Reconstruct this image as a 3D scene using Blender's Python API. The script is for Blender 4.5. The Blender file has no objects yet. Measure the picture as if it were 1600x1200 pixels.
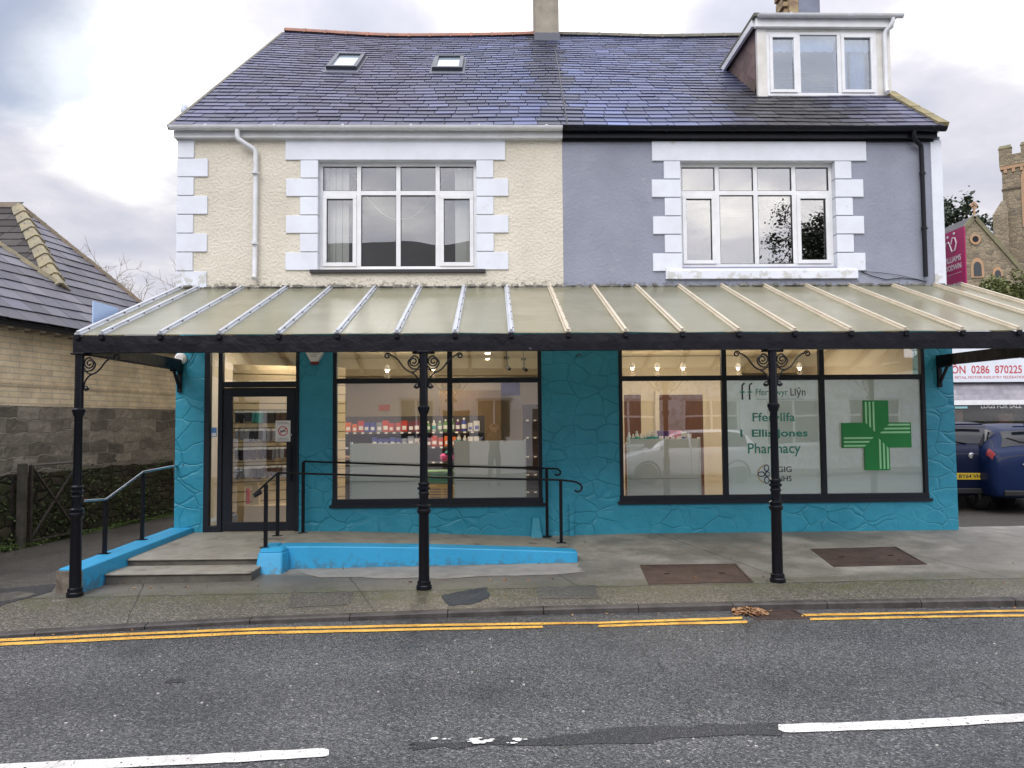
import bpy, bmesh, math, random
import numpy as np
from mathutils import Vector, Matrix
SKY_OX, SKY_OY, SKY_BACK, SKY_ZEN, SKY_BASE, SUN_E = 2.0, 5.0, 1.2, 3.0, 1.12, 1.3
FILM = (.78, .88, .94); INT = .4; CAN_T = .68
random.seed(7)
S = bpy.context.scene
COL = S.collection
R_ = math.radians
# ------------------------------------------------------------------ camera
CP = np.array([0, -10.8, 1.57]); YAW, PIT, ROL = R_(1.36), R_(2.85), R_(0.45)
FW = np.array([math.sin(YAW)*math.cos(PIT), math.cos(YAW)*math.cos(PIT), math.sin(PIT)])
_r = np.cross(FW, [0, 0, 1]); _r /= np.linalg.norm(_r); _u = np.cross(_r, FW)
RT = _r*math.cos(ROL) - _u*math.sin(ROL); UP = _u*math.cos(ROL) + _r*math.sin(ROL)
cd = bpy.data.cameras.new("camera"); cam = bpy.data.objects.new("camera", cd); COL.objects.link(cam)
cd.sensor_width = 36; cd.lens = 27; cd.clip_start = 0.05; cd.clip_end = 2000
cam.matrix_world = Matrix(((RT[0], UP[0], -FW[0], CP[0]), (RT[1], UP[1], -FW[1], CP[1]), (RT[2], UP[2], -FW[2], CP[2]), (0, 0, 0, 1)))
S.camera = cam
S.render.resolution_x, S.render.resolution_y = 1024, 768
S.view_settings.view_transform = 'Standard'; S.view_settings.look = 'None'
S.view_settings.exposure = 0.0; S.view_settings.gamma = 1
# ------------------------------------------------------------------ world
W = bpy.data.worlds.new("World"); S.world = W; W.use_nodes = True
nt = W.node_tree; nt.nodes.clear()
def N(t, k, **kw):
    n = t.nodes.new(k)
    for a, b in kw.items(): setattr(n, a, b)
    return n
def L(t, a, b): t.links.new(a, b)
out = N(nt, 'ShaderNodeOutputWorld'); bgs = N(nt, 'ShaderNodeBackground'); bgc = N(nt, 'ShaderNodeBackground'); mx = N(nt, 'ShaderNodeMixShader')
sky = N(nt, 'ShaderNodeTexSky', sky_type='NISHITA', sun_disc=False)
SUN_EL, SUN_AZ = R_(38), R_(200)
sky.sun_elevation = SUN_EL; sky.sun_rotation = SUN_AZ
bgs.inputs[1].default_value = 0.15; L(nt, sky.outputs[0], bgs.inputs[0])
tc = N(nt, 'ShaderNodeTexCoord'); sep = N(nt, 'ShaderNodeSeparateXYZ'); L(nt, tc.outputs['Generated'], sep.inputs[0])
def math_(t, op, a, b=None, clamp=False):
    n = N(t, 'ShaderNodeMath', operation=op, use_clamp=clamp)
    for i, v in enumerate((a, b)):
        if v is None: continue
        if isinstance(v, (int, float)): n.inputs[i].default_value = v
        else: L(t, v, n.inputs[i])
    return n.outputs[0]
# clouds live on a flat layer overhead: direction / (height + k)
den = math_(nt, 'ADD', math_(nt, 'MAXIMUM', sep.outputs[2], 0.0), 0.22)
cx = math_(nt, 'DIVIDE', sep.outputs[0], den); cy = math_(nt, 'DIVIDE', sep.outputs[1], den)
comb = N(nt, 'ShaderNodeCombineXYZ'); L(nt, cx, comb.inputs[0]); L(nt, cy, comb.inputs[1])
def noise(t, vec, sc, det=6, rough=.55, off=None, dist=0):
    n = N(t, 'ShaderNodeTexNoise'); n.inputs['Scale'].default_value = sc; n.inputs['Detail'].default_value = det
    n.inputs['Roughness'].default_value = rough; n.inputs['Distortion'].default_value = dist
    if off:
        m = N(t, 'ShaderNodeVectorMath', operation='ADD'); L(t, vec, m.inputs[0]); m.inputs[1].default_value = off; vec = m.outputs[0]
    if vec is not None: L(t, vec, n.inputs['Vector'])
    return n.outputs['Fac']
def ramp(t, fac, stops):
    r = N(t, 'ShaderNodeValToRGB'); e = r.color_ramp.elements
    while len(e) < len(stops): e.new(.5)
    for i, (p, c) in enumerate(stops):
        e[i].position = p; e[i].color = (*c, 1) if len(c) == 3 else c
    L(t, fac, r.inputs[0]); return r.outputs[0]
n1 = noise(nt, comb.outputs[0], 1.7, 8, .55, (SKY_OX, SKY_OY, 0), .25)
n2 = noise(nt, comb.outputs[0], 2.6, 8, .55, (7.3, 1.7, 0), .2)
# broad openings in the cloud: a blue hole to the front left, bright thin cloud behind the roof
def blob(dx, dy, dz, r0, r1):
    m = N(nt, 'ShaderNodeVectorMath', operation='DOT_PRODUCT'); L(nt, tc.outputs['Generated'], m.inputs[0])
    v = Vector((dx, dy, dz)).normalized(); m.inputs[1].default_value = v
    mr = N(nt, 'ShaderNodeMapRange'); L(nt, m.outputs['Value'], mr.inputs[0])
    mr.inputs[1].default_value = math.cos(R_(r1)); mr.inputs[2].default_value = math.cos(R_(r0)); return mr.outputs[0]
def dirpx(x, y): return FW + RT*(x-800)/1200 + UP*(600-y)/1200
hole = math_(nt, 'MAXIMUM', blob(*dirpx(75, 95), 0, 9), math_(nt, 'MULTIPLY', blob(*dirpx(-300, 60), 2, 12), .8))
cov = math_(nt, 'SUBTRACT', math_(nt, 'ADD', n1, .42), math_(nt, 'MULTIPLY', hole, .50))
mask = ramp(nt, cov, [(0.44, (.48,)*3), (0.64, (1, 1, 1))])
bright = math_(nt, 'MAXIMUM', blob(*dirpx(190, 150), 0.5, 7), math_(nt, 'MULTIPLY', blob(*dirpx(880, 5), 2, 10), .8))
shade = math_(nt, 'ADD', n2, math_(nt, 'MULTIPLY', bright, .40))
ccol = ramp(nt, shade, [(0.30, (.50, .52, .61)), (.43, (.58, .59, .67)), (.54, (.69, .68, .74)), (.65, (.90, .89, .90)), (.84, (1.35, 1.33, 1.3))])
L(nt, ccol, bgc.inputs[0])
# an overcast sky is brighter overhead and towards the sun behind the camera than at the horizon ahead
yb = math_(nt, 'MULTIPLY', math_(nt, 'MAXIMUM', math_(nt, 'MULTIPLY', sep.outputs[1], -1.0), 0.0), SKY_BACK)
zen = math_(nt, 'MULTIPLY', math_(nt, 'POWER', math_(nt, 'MAXIMUM', sep.outputs[2], 0.0), 3.0), SKY_ZEN)
L(nt, math_(nt, 'ADD', math_(nt, 'ADD', zen, yb), SKY_BASE), bgc.inputs[1])
L(nt, mask, mx.inputs[0]); L(nt, bgs.outputs[0], mx.inputs[1]); L(nt, bgc.outputs[0], mx.inputs[2]); L(nt, mx.outputs[0], out.inputs[0])
# ------------------------------------------------------------------ sun (veiled by cloud)
sl = bpy.data.lights.new("sun", 'SUN'); sl.energy = SUN_E; sl.angle = R_(28); sl.color = (1, .96, .9)
so = bpy.data.objects.new("sun", sl); COL.objects.link(so)
so.rotation_euler = (R_(90)-SUN_EL, 0, R_(-20)); so.location = (0, -20, 20)
# ------------------------------------------------------------------ helpers
def ray(x, y): return FW + RT*(x-800)/1200 + UP*(600-y)/1200
def PL(x, y, p0, n):
    d = ray(x, y); n = np.array(n, float); return Vector(CP + d*(((np.array(p0)-CP)@n)/(d@n)))
def PY(x, y, Y=0.): return PL(x, y, (0, Y, 0), (0, 1, 0))
def PZ(x, y, z): return PL(x, y, (0, 0, z), (0, 0, 1))
def PX(x, y, X): return PL(x, y, (X, 0, 0), (1, 0, 0))
def lerp(a, b, t): return a+(b-a)*t
def smooth(t): t = max(0, min(1, t)); return t*t*(3-2*t)

def mat(name, col, rough=.6, metal=0., var=None, vscale=3., vlo=.35, vhi=.65, bump=0., bscale=40., bdist=.01, spec=None, bdetail=4, streak=None, stretch=None, attr=None, coat=0., zdirt=None):
    """base colour (optionally mixed with a second by noise), noise bump"""
    m = bpy.data.materials.new(name); m.use_nodes = True; t = m.node_tree; b = t.nodes['Principled BSDF']
    b.inputs['Base Color'].default_value = (*col, 1); b.inputs['Roughness'].default_value = rough; b.inputs['Metallic'].default_value = metal
    if spec is not None: b.inputs['Specular IOR Level'].default_value = spec
    if coat: b.inputs['Coat Weight'].default_value = coat; b.inputs['Coat Roughness'].default_value = .08
    c = N(t, 'ShaderNodeTexCoord').outputs['Object']
    if stretch:
        mp = N(t, 'ShaderNodeMapping'); L(t, c, mp.inputs[0]); mp.inputs['Scale'].default_value = stretch; cv = mp.outputs[0]
    else: cv = c
    if var:
        r = ramp(t, noise(t, cv, vscale, 7, .6), [(vlo, col), (vhi, var)]); L(t, r, b.inputs['Base Color'])
    if streak:
        col2, sc, lo, hi = streak
        f = ramp(t, noise(t, c, sc, 8, .65, (3, 5, 9)), [(lo, (0, 0, 0)), (hi, (1, 1, 1))])
        mm = N(t, 'ShaderNodeMix', data_type='RGBA'); L(t, f, mm.inputs[0])
        src = b.inputs['Base Color'].links[0].from_socket if b.inputs['Base Color'].links else None
        if src: L(t, src, mm.inputs[6])
        else: mm.inputs[6].default_value = (*col, 1)
        mm.inputs[7].default_value = (*col2, 1); L(t, mm.outputs[2], b.inputs['Base Color'])
    if zdirt:
        z0, z1, dc, sc_, lo = zdirt; sp_ = N(t, 'ShaderNodeSeparateXYZ'); L(t, c, sp_.inputs[0]); mr = N(t, 'ShaderNodeMapRange'); L(t, sp_.outputs[2], mr.inputs[0]); mr.inputs[1].default_value = z1; mr.inputs[2].default_value = z0
        f = math_(t, 'ADD', noise(t, c, sc_, 8, .7, (1, 9, 4)), math_(t, 'MULTIPLY', mr.outputs[0], .22)); f = ramp(t, f, [(lo, (0, 0, 0)), (lo+.07, (.8,)*3)]); f = math_(t, 'MULTIPLY', f, mr.outputs[0])
        mm = N(t, 'ShaderNodeMix', data_type='RGBA'); L(t, f, mm.inputs[0])
        src = b.inputs['Base Color'].links[0].from_socket if b.inputs['Base Color'].links else None
        if src: L(t, src, mm.inputs[6])
        else: mm.inputs[6].default_value = (*col, 1)
        mm.inputs[7].default_value = (*dc, 1); L(t, mm.outputs[2], b.inputs['Base Color'])
    if attr:
        a = N(t, 'ShaderNodeAttribute', attribute_name='tone'); mm = N(t, 'ShaderNodeMix', data_type='RGBA', blend_type='MULTIPLY')
        mm.inputs[0].default_value = attr
        src = b.inputs['Base Color'].links[0].from_socket if b.inputs['Base Color'].links else None
        if src: L(t, src, mm.inputs[6])
        else: mm.inputs[6].default_value = (*col, 1)
        L(t, a.outputs['Color'], mm.inputs[7]); L(t, mm.outputs[2], b.inputs['Base Color'])
    if bump:
        bp = N(t, 'ShaderNodeBump'); bp.inputs['Strength'].default_value = bump; bp.inputs['Distance'].default_value = bdist
        L(t, noise(t, c, bscale, bdetail, .6), bp.inputs['Height']); L(t, bp.outputs[0], b.inputs['Normal'])
    return m
def emit(name, col, s):
    m = bpy.data.materials.new(name); m.use_nodes = True; b = m.node_tree.nodes['Principled BSDF']
    b.inputs['Base Color'].default_value = (*col, 1); b.inputs['Emission Color'].default_value = (*col, 1); b.inputs['Emission Strength'].default_value = s
    return m
def glass(name, refl=.08, tint=(1, 1, 1), rough=0.0, scale=2.6, bump=0.):
    m = bpy.data.materials.new(name); m.use_nodes = True; t = m.node_tree; t.nodes.clear()
    o = N(t, 'ShaderNodeOutputMaterial'); tr = N(t, 'ShaderNodeBsdfTransparent'); gl = N(t, 'ShaderNodeBsdfGlossy'); mx = N(t, 'ShaderNodeMixShader')
    tr.inputs[0].default_value = (*tint, 1); gl.inputs['Roughness'].default_value = rough
    fr = N(t, 'ShaderNodeFresnel'); fr.inputs[0].default_value = 1.5
    f = math_(t, 'ADD', math_(t, 'MULTIPLY', fr.outputs[0], 1.0), refl, True)
    if bump:
        bp = N(t, 'ShaderNodeBump'); bp.inputs['Strength'].default_value = bump; bp.inputs['Distance'].default_value = .02
        L(t, noise(t, N(t, 'ShaderNodeTexCoord').outputs['Object'], 1.3, 1, .4), bp.inputs['Height']); L(t, bp.outputs[0], gl.inputs['Normal'])
    L(t, f, mx.inputs[0]); L(t, tr.outputs[0], mx.inputs[1]); L(t, gl.outputs[0], mx.inputs[2]); L(t, mx.outputs[0], o.inputs[0])
    return m

class MB:
    def __init__(s): s.v = []; s.f = []; s.tone = {}; s.sm = False
    def add(s, vs, fs, tone=None):
        o = len(s.v); s.v += [tuple(v) for v in vs]
        for f in fs:
            if tone is not None: s.tone[len(s.f)] = tone
            s.f.append([i+o for i in f])
        return s
    def box(s, x0, x1, y0, y1, z0, z1, tone=None, M=None):
        vs = [(x, y, z) for x in (x0, x1) for y in (y0, y1) for z in (z0, z1)]
        if M is not None: vs = [tuple(M @ Vector(v)) for v in vs]
        return s.add(vs, [(0, 1, 3, 2), (4, 6, 7, 5), (0, 4, 5, 1), (2, 3, 7, 6), (0, 2, 6, 4), (1, 5, 7, 3)], tone)
    def hexa(s, b, t, tone=None):  # two quads bottom / top
        n = len(b); return s.add(list(b)+list(t), [tuple(range(n))[::-1], tuple(range(n, 2*n))]+[(i, (i+1) % n, n+(i+1) % n, n+i) for i in range(n)], tone)
    def prism(s, pts, d, tone=None):  # polygon extruded by vector d
        d = Vector(d); return s.hexa([Vector(p) for p in pts], [Vector(p)+d for p in pts], tone)
    def bar(s, a, b, w, h, up=(0, 0, 1)):
        a, b = Vector(a), Vector(b); d = (b-a).normalized(); u = Vector(up); sx = d.cross(u)
        if sx.length < 1e-4: sx = d.cross(Vector((0, 1, 0)))
        sx.normalize(); uz = sx.cross(d)
        c = [(-1, -1), (1, -1), (1, 1), (-1, 1)]
        return s.hexa([a+sx*i*w/2+uz*j*h/2 for i, j in c], [b+sx*i*w/2+uz*j*h/2 for i, j in c])
    def tube(s, path, r, n=8, cap=True):
        P = [Vector(p) for p in path]; rr = r if isinstance(r, (list, tuple)) else [r]*len(P)
        o = len(s.v); up = None
        for i, p in enumerate(P):
            d = (P[min(i+1, len(P)-1)]-P[max(i-1, 0)])
            if d.length < 1e-9: d = Vector((0, 0, 1))
            d.normalize()
            if up is None: up = d.orthogonal().normalized()
            up = (up-d*up.dot(d))
            if up.length < 1e-6: up = d.orthogonal()
            up.normalize(); sd = d.cross(up)
            for k in range(n):
                a = 2*math.pi*k/n; s.v.append(tuple(p+(up*math.cos(a)+sd*math.sin(a))*rr[i]))
        for i in range(len(P)-1):
            for k in range(n):
                k2 = (k+1) % n; s.f.append([o+i*n+k, o+i*n+k2, o+(i+1)*n+k2, o+(i+1)*n+k])
        if cap: s.f.append([o+k for k in range(n)][::-1]); s.f.append([o+(len(P)-1)*n+k for k in range(n)])
        return s
    def lathe(s, c, prof, n=20, axis='z'):  # prof [(r,h)]
        o = len(s.v)
        for r, h in prof:
            for k in range(n):
                a = 2*math.pi*k/n; x, y = r*math.cos(a), r*math.sin(a)
                q = {'z': (x, y, h), 'y': (x, h, y), 'x': (h, x, y)}[axis]
                s.v.append((c[0]+q[0], c[1]+q[1], c[2]+q[2]))
        for i in range(len(prof)-1):
            for k in range(n):
                k2 = (k+1) % n; s.f.append([o+i*n+k, o+i*n+k2, o+(i+1)*n+k2, o+(i+1)*n+k])
        s.f.append([o+k for k in range(n)][::-1]); s.f.append([o+(len(prof)-1)*n+k for k in range(n)])
        return s
    def grid(s, fn, us, vs, tone=None):
        o = len(s.v); nu, nv = len(us), len(vs)
        for u in us:
            for v in vs: s.v.append(tuple(fn(u, v)))
        for i in range(nu-1):
            for j in range(nv-1):
                if tone is not None: s.tone[len(s.f)] = tone
                s.f.append([o+i*nv+j, o+(i+1)*nv+j, o+(i+1)*nv+j+1, o+i*nv+j+1])
        return s
    def build(s, name, m, parent=None, smooth=False, bevel=0., fix=True):
        me = bpy.data.meshes.new(name); me.from_pydata(s.v, [], s.f); me.update()
        if fix:
            bm = bmesh.new(); bm.from_mesh(me); bmesh.ops.recalc_face_normals(bm, faces=bm.faces); bm.to_mesh(me); bm.free()
        if s.tone:
            at = me.color_attributes.new('tone', 'FLOAT_COLOR', 'CORNER')
            for p in me.polygons:
                c = s.tone.get(p.index, (1, 1, 1))
                for li in p.loop_indices: at.data[li].color = (*c, 1)
        if smooth: me.shade_smooth(); 
        if smooth == 'auto':
            me.set_sharp_from_angle(angle=R_(38))
        me.materials.append(m); o = bpy.data.objects.new(name, me); COL.objects.link(o)
        if bevel:
            b = o.modifiers.new('bevel', 'BEVEL'); b.width = bevel; b.segments = 2; b.limit_method = 'ANGLE'; b.harden_normals = False
        if parent: attach(o, parent)
        return o
def absloc(p):
    v = Vector(p.location)
    while p.parent: p = p.parent; v += p.location
    return v
def attach(o, parent):
    o.parent = parent; o.matrix_parent_inverse = Matrix.Translation(-absloc(parent)) if parent.get('wl') else Matrix.Identity(4)
def empty(name, loc=(0, 0, 0), label=None, cat=None, group=None, world=True):
    o = bpy.data.objects.new(name, None); COL.objects.link(o); o.location = loc; o.empty_display_size = .1
    if world: o['wl'] = 1     # children are modelled in world coordinates
    tag(o, label, cat, group); return o
def tag(o, label=None, cat=None, group=None, kind=None):
    if label: o['label'] = label
    if cat: o['category'] = cat
    if group: o['group'] = group
    if kind: o['kind'] = kind
    return o
def struct(name, mb, m, label=None, **k):
    o = mb.build(name, m, **k); o['kind'] = 'structure'
    if label: o['label'] = label
    return o
def rekids(o): return [c for c in bpy.data.objects if c.parent == o]
def copy_tree(o, parent=None):
    kids = list(o.children); c = o.copy(); COL.objects.link(c)
    if parent: c.parent = parent
    for k in kids: copy_tree(k, c)
    return c
def text_mesh(body, x0, x1, z0, z1, y, m, parent, name='lettering', bold=0., M=None, depth=.0):
    cu = bpy.data.curves.new('t', 'FONT'); cu.body = body; cu.size = 1; cu.offset = bold; cu.extrude = depth; cu.align_x = 'LEFT'; cu.resolution_u = 3
    o = bpy.data.objects.new('t', cu); COL.objects.link(o); bpy.context.view_layer.update()
    me = bpy.data.meshes.new_from_object(o.evaluated_get(bpy.context.evaluated_depsgraph_get()))
    bpy.data.objects.remove(o); bpy.data.curves.remove(cu)
    xs = [v.co.x for v in me.vertices]; ys = [v.co.y for v in me.vertices]
    ax, bx, ay, by = min(xs), max(xs), min(ys), max(ys)
    for v in me.vertices:
        p = Vector((lerp(x0, x1, (v.co.x-ax)/(bx-ax)), y, lerp(z0, z1, (v.co.y-ay)/(by-ay))))
        v.co = M @ p if M else p
    me.materials.clear(); me.materials.append(m); ob = bpy.data.objects.new(name, me); COL.objects.link(ob)
    if parent: attach(ob, parent)
    return ob
def wall(x0, x1, z0, z1, y0, y1, holes):
    """solid wall sheet with rectangular openings"""
    mb = MB(); xs = sorted({x0, x1, *[h[0] for h in holes], *[h[1] for h in holes]}); zs = sorted({z0, z1, *[h[2] for h in holes], *[h[3] for h in holes]})
    inh = lambda a, b: any(h[0] < a < h[1] and h[2] < b < h[3] for h in holes)
    def inside(i, j):
        if i < 0 or j < 0 or i >= len(xs)-1 or j >= len(zs)-1: return False
        return not inh((xs[i]+xs[i+1])/2, (zs[j]+zs[j+1])/2)
    for i in range(len(xs)-1):
        for j in range(len(zs)-1):
            if not inside(i, j): continue
            a, b, c, d = xs[i], xs[i+1], zs[j], zs[j+1]
            mb.add([(a, y0, c), (b, y0, c), (b, y0, d), (a, y0, d)], [(0, 1, 2, 3)]); mb.add([(a, y1, c), (b, y1, c), (b, y1, d), (a, y1, d)], [(3, 2, 1, 0)])
            if not inside(i-1, j): mb.add([(a, y0, c), (a, y1, c), (a, y1, d), (a, y0, d)], [(3, 2, 1, 0)])
            if not inside(i+1, j): mb.add([(b, y0, c), (b, y1, c), (b, y1, d), (b, y0, d)], [(0, 1, 2, 3)])
            if not inside(i, j-1): mb.add([(a, y0, c), (b, y0, c), (b, y1, c), (a, y1, c)], [(3, 2, 1, 0)])
            if not inside(i, j+1): mb.add([(a, y0, d), (b, y0, d), (b, y1, d), (a, y1, d)], [(0, 1, 2, 3)])
    return mb
def slates(O, u, v, poly, w=.30, ex=.21, th=.009, tone=None, warp=None, seed=1, lift=.012):
    """real slates laid over the plane O + a*u + b*v, kept inside poly (in a, b)"""
    rnd = random.Random(seed); O, u, v = Vector(O), Vector(u).normalized(), Vector(v).normalized(); n = u.cross(v)
    if n.z < 0: n = -n
    def span(b):
        xs = []
        for i in range(len(poly)):
            (ax, ay), (bx, by) = poly[i], poly[(i+1) % len(poly)]
            if (ay <= b) != (by <= b): xs.append(ax+(bx-ax)*(b-ay)/(by-ay))
        xs.sort(); return [(xs[k], xs[k+1]) for k in range(0, len(xs)-1, 2)]
    mb = MB(); b = min(p[1] for p in poly); top = max(p[1] for p in poly); row = 0
    while b < top-.02:
        for (sa, sb) in span(b+ex*.4):
            a = sa - (row % 2)*w/2 - rnd.random()*.03
            while a < sb:
                ww = w*(rnd.uniform(.86, 1.12)); a0, a1 = max(a, sa), min(a+ww-.011, sb)
                if a1-a0 > .02:
                    j = rnd.uniform(-.007, .007); l0 = lift+rnd.uniform(0, .006); b0, b1 = b+j, b+ex+.03; tk = rnd.uniform(-.003, .003)
                    P = [O+u*x+v*y+n*h for x, y, h in ((a0, b0, l0), (a1, b0+tk, l0+tk*.5), (a1, b1, .001), (a0, b1, .001))]
                    Q = [p+n*(th if k < 2 else .006) for k, p in enumerate(P)]
                    if warp: P = [warp(p) for p in P]; Q = [warp(p) for p in Q]
                    c = tone((a0+a1)/2, b, rnd) if tone else (1, 1, 1)
                    mb.add(P+Q, [(4, 5, 6, 7), (0, 1, 5, 4), (1, 2, 6, 5), (3, 0, 4, 7)], c)
                a += ww
        b += ex; row += 1
    return mb
# ------------------------------------------------------------------ ground levels
def itp(x, pts):
    if x <= pts[0][0]: return pts[0][1]
    for (a, b), (c, d) in zip(pts, pts[1:]):
        if x <= c: return b+(d-b)*(x-a)/(c-a)
    return pts[-1][1]
ZB = [(-60, -.6), (-12, -.24), (-4.6, -.2), (-4, -.16), (-1, -.08), (.7, -.02), (2, 0), (6.6, 0), (12, .03), (60, .4)]
YK = [(-60, -4.9), (-8, -4.4), (-5, -3.95), (-4.1, -3.785), (-2.5, -3.556), (-.45, -3.435), (.16, -3.40), (2.6, -3.38), (5.1, -3.42), (9, -3.5), (60, -3.9)]
def zfr(x): return -.204+(x+4.37)*.0075
def gz(x, y):
    if y >= 0: return itp(x, ZB)
    if y > -2.55: return lerp(itp(x, ZB), zfr(x), -y/2.55)
    return zfr(x)-.045*(-y-2.55)
def yk(x): return itp(x, YK)
def zk(x): return gz(x, yk(x))
def zr(x): return zk(x)-itp(x, [(-6, .02), (-4, .035), (0, .055), (6, .07)])
def road_pt(px, py, dz=.004):
    p = PZ(px, py, -.28)
    for _ in range(4): p = PZ(px, py, zr(p.x)+dz)
    return p
XS = [-60, -30, -20, -14, -12, -10, -8, -7, -6, -5.5, -5, -4.6, -4.3, -4, -3.5, -3, -2.5, -2, -1, -.45, .16, .7, 1.4, 2, 2.6, 3.5, 5.1, 6.6, 8, 9, 12, 16, 25, 40, 60]

def tarmac(name, base, chip, chipcut=.62, dark=None, rough=.55, bump=.8, wet=.2, scale=150, tracks=False):
    m = bpy.data.materials.new(name); m.use_nodes = True; t = m.node_tree; b = t.nodes['Principled BSDF']
    c = N(t, 'ShaderNodeTexCoord').outputs['Object']
    vo = N(t, 'ShaderNodeTexVoronoi'); vo.inputs['Scale'].default_value = scale; L(t, c, vo.inputs['Vector'])
    sp = N(t, 'ShaderNodeSeparateColor'); L(t, vo.outputs['Color'], sp.inputs[0])
    chipf = ramp(t, sp.outputs[0], [(chipcut-.25, base), (chipcut, tuple(lerp(a, b_, .35) for a, b_ in zip(base, chip))), (.93, chip), (1, tuple(min(.8, k*1.9) for k in chip))])
    big = ramp(t, noise(t, c, .7, 5, .6), [(.35, (.72, .72, .74)), (.65, (1.15, 1.13, 1.1))])
    mm = N(t, 'ShaderNodeMix', data_type='RGBA', blend_type='MULTIPLY'); mm.inputs[0].default_value = 1; L(t, chipf, mm.inputs[6]); L(t, big, mm.inputs[7])
    fin = mm.outputs[2]
    if tracks:
        sy = N(t, 'ShaderNodeSeparateXYZ'); L(t, c, sy.inputs[0]); yy = math_(t, 'ADD', sy.outputs[1], math_(t, 'MULTIPLY', noise(t, c, .35, 2, .5), .5))
        sn = math_(t, 'SINE', math_(t, 'MULTIPLY', yy, 3.9)); tr = ramp(t, math_(t, 'ADD', math_(t, 'MULTIPLY', sn, .5), .5), [(0, (.88,)*3), (1, (1.10,)*3)])
        m3 = N(t, 'ShaderNodeMix', data_type='RGBA', blend_type='MULTIPLY'); m3.inputs[0].default_value = 1; L(t, fin, m3.inputs[6]); L(t, tr, m3.inputs[7])
        wv = N(t, 'ShaderNodeTexNoise'); wv.inputs['Scale'].default_value = 1.6; wv.inputs['Detail'].default_value = 6; L(t, c, wv.inputs['Vector']); ad = N(t, 'ShaderNodeVectorMath', operation='MULTIPLY_ADD'); L(t, wv.outputs['Color'], ad.inputs[0]); ad.inputs[1].default_value = (.9, .9, .9); L(t, c, ad.inputs[2])
        v3 = N(t, 'ShaderNodeTexVoronoi', feature='DISTANCE_TO_EDGE'); v3.inputs['Scale'].default_value = .55; L(t, ad.outputs[0], v3.inputs['Vector'])
        ck = math_(t, 'MULTIPLY', ramp(t, v3.outputs['Distance'], [(.002, (1, 1, 1)), (.009, (0, 0, 0))]), ramp(t, noise(t, c, .6, 3, .5, (3, 3, 0)), [(.52, (0, 0, 0)), (.6, (.8,)*3)]))
        oil = ramp(t, noise(t, c, 1.1, 4, .5, (5, 2, 0)), [(.66, (0, 0, 0)), (.76, (.55,)*3)]); ck = math_(t, 'MAXIMUM', ck, oil)
        m4 = N(t, 'ShaderNodeMix', data_type='RGBA'); L(t, ck, m4.inputs[0]); L(t, m3.outputs[2], m4.inputs[6]); m4.inputs[7].default_value = (.014, .014, .016, 1); fin = m4.outputs[2]
    L(t, fin, b.inputs['Base Color'])
    rr = ramp(t, noise(t, c, .5, 4, .5, (8, 2, 1)), [(.4, (rough-wet,)*3), (.6, (rough,)*3)]); L(t, rr, b.inputs['Roughness'])
    bp = N(t, 'ShaderNodeBump'); bp.inputs['Strength'].default_value = bump; bp.inputs['Distance'].default_value = .006
    h = math_(t, 'ADD', math_(t, 'MULTIPLY', vo.outputs['Distance'], -1.2), math_(t, 'MULTIPLY', noise(t, c, 30, 3, .5), .8)); L(t, h, bp.inputs['Height']); L(t, bp.outputs[0], b.inputs['Normal'])
    return m
m_road = tarmac('wet_tarmac', (.038, .041, .044), (.135, .138, .142), .50, rough=.46, wet=.14, scale=85, tracks=True)
m_lane = tarmac('lane_tarmac', (.05, .047, .04), (.13, .12, .105), .5, rough=.55, scale=110)
# terrain, road, far side
mb = MB(); mb.grid(lambda x, y: (x, y, -.62 if abs(x) < 70 and -40 < y < 45 else (-.62+max(0, (y-45))*.02)), [-600, -300, -120, -60, 0, 60, 120, 300, 600], [-600, -200, -60, -20, 10, 45, 90, 200, 600])
m_grass = mat('grass', (.05, .08, .025), .9, var=(.09, .1, .04), vscale=.6)
struct('ground', mb, m_grass)
mb = MB(); ny = 14
mb.grid(lambda x, s: (x, lerp(yk(x)-.002, -13.2, s), zr(x)), XS, [0, .25, .5, .75, 1]); road = struct('road', mb, m_road)
mb = MB(); mb.grid(lambda x, s: (x, [-13.2, -13.2, -14.9][s], zr(x)+[-.05, .1, .13][s]), XS, [0, 1, 2]); struct('pavement', mb, m_lane, label='pavement on the far side of the road')
# pavement in front of the shop: pale worn concrete by the wall, mossy joint, tarmac strip to the kerb
m_pav = bpy.data.materials.new('worn_pavement'); m_pav.use_nodes = True; t = m_pav.node_tree; b = t.nodes['Principled BSDF']
c = N(t, 'ShaderNodeTexCoord').outputs['Object']; sp = N(t, 'ShaderNodeSeparateXYZ'); L(t, c, sp.inputs[0])
def mixc(f, a, b_):
    mm = N(t, 'ShaderNodeMix', data_type='RGBA')
    if isinstance(f, float): mm.inputs[0].default_value = f
    else: L(t, f, mm.inputs[0])
    for i, v in ((6, a), (7, b_)):
        if isinstance(v, tuple): mm.inputs[i].default_value = (*v, 1)
        else: L(t, v, mm.inputs[i])
    return mm.outputs[2]
def rng(v, lo, hi):
    mr = N(t, 'ShaderNodeMapRange'); L(t, v, mr.inputs[0]); mr.inputs[1].default_value = lo; mr.inputs[2].default_value = hi; return mr.outputs[0]
vor = N(t, 'ShaderNodeTexVoronoi'); vor.inputs['Scale'].default_value = 70; L(t, c, vor.inputs['Vector']); vs = N(t, 'ShaderNodeSeparateColor'); L(t, vor.outputs['Color'], vs.inputs[0])
conc = ramp(t, noise(t, c, 2.2, 8, .65), [(.32, (.17, .162, .14)), (.5, (.29, .275, .243)), (.68, (.40, .38, .342))])
conc = mixc(ramp(t, vs.outputs[1], [(.5, (0, 0, 0)), (1, (.35,)*3)]), conc, (.40, .385, .35))
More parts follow.
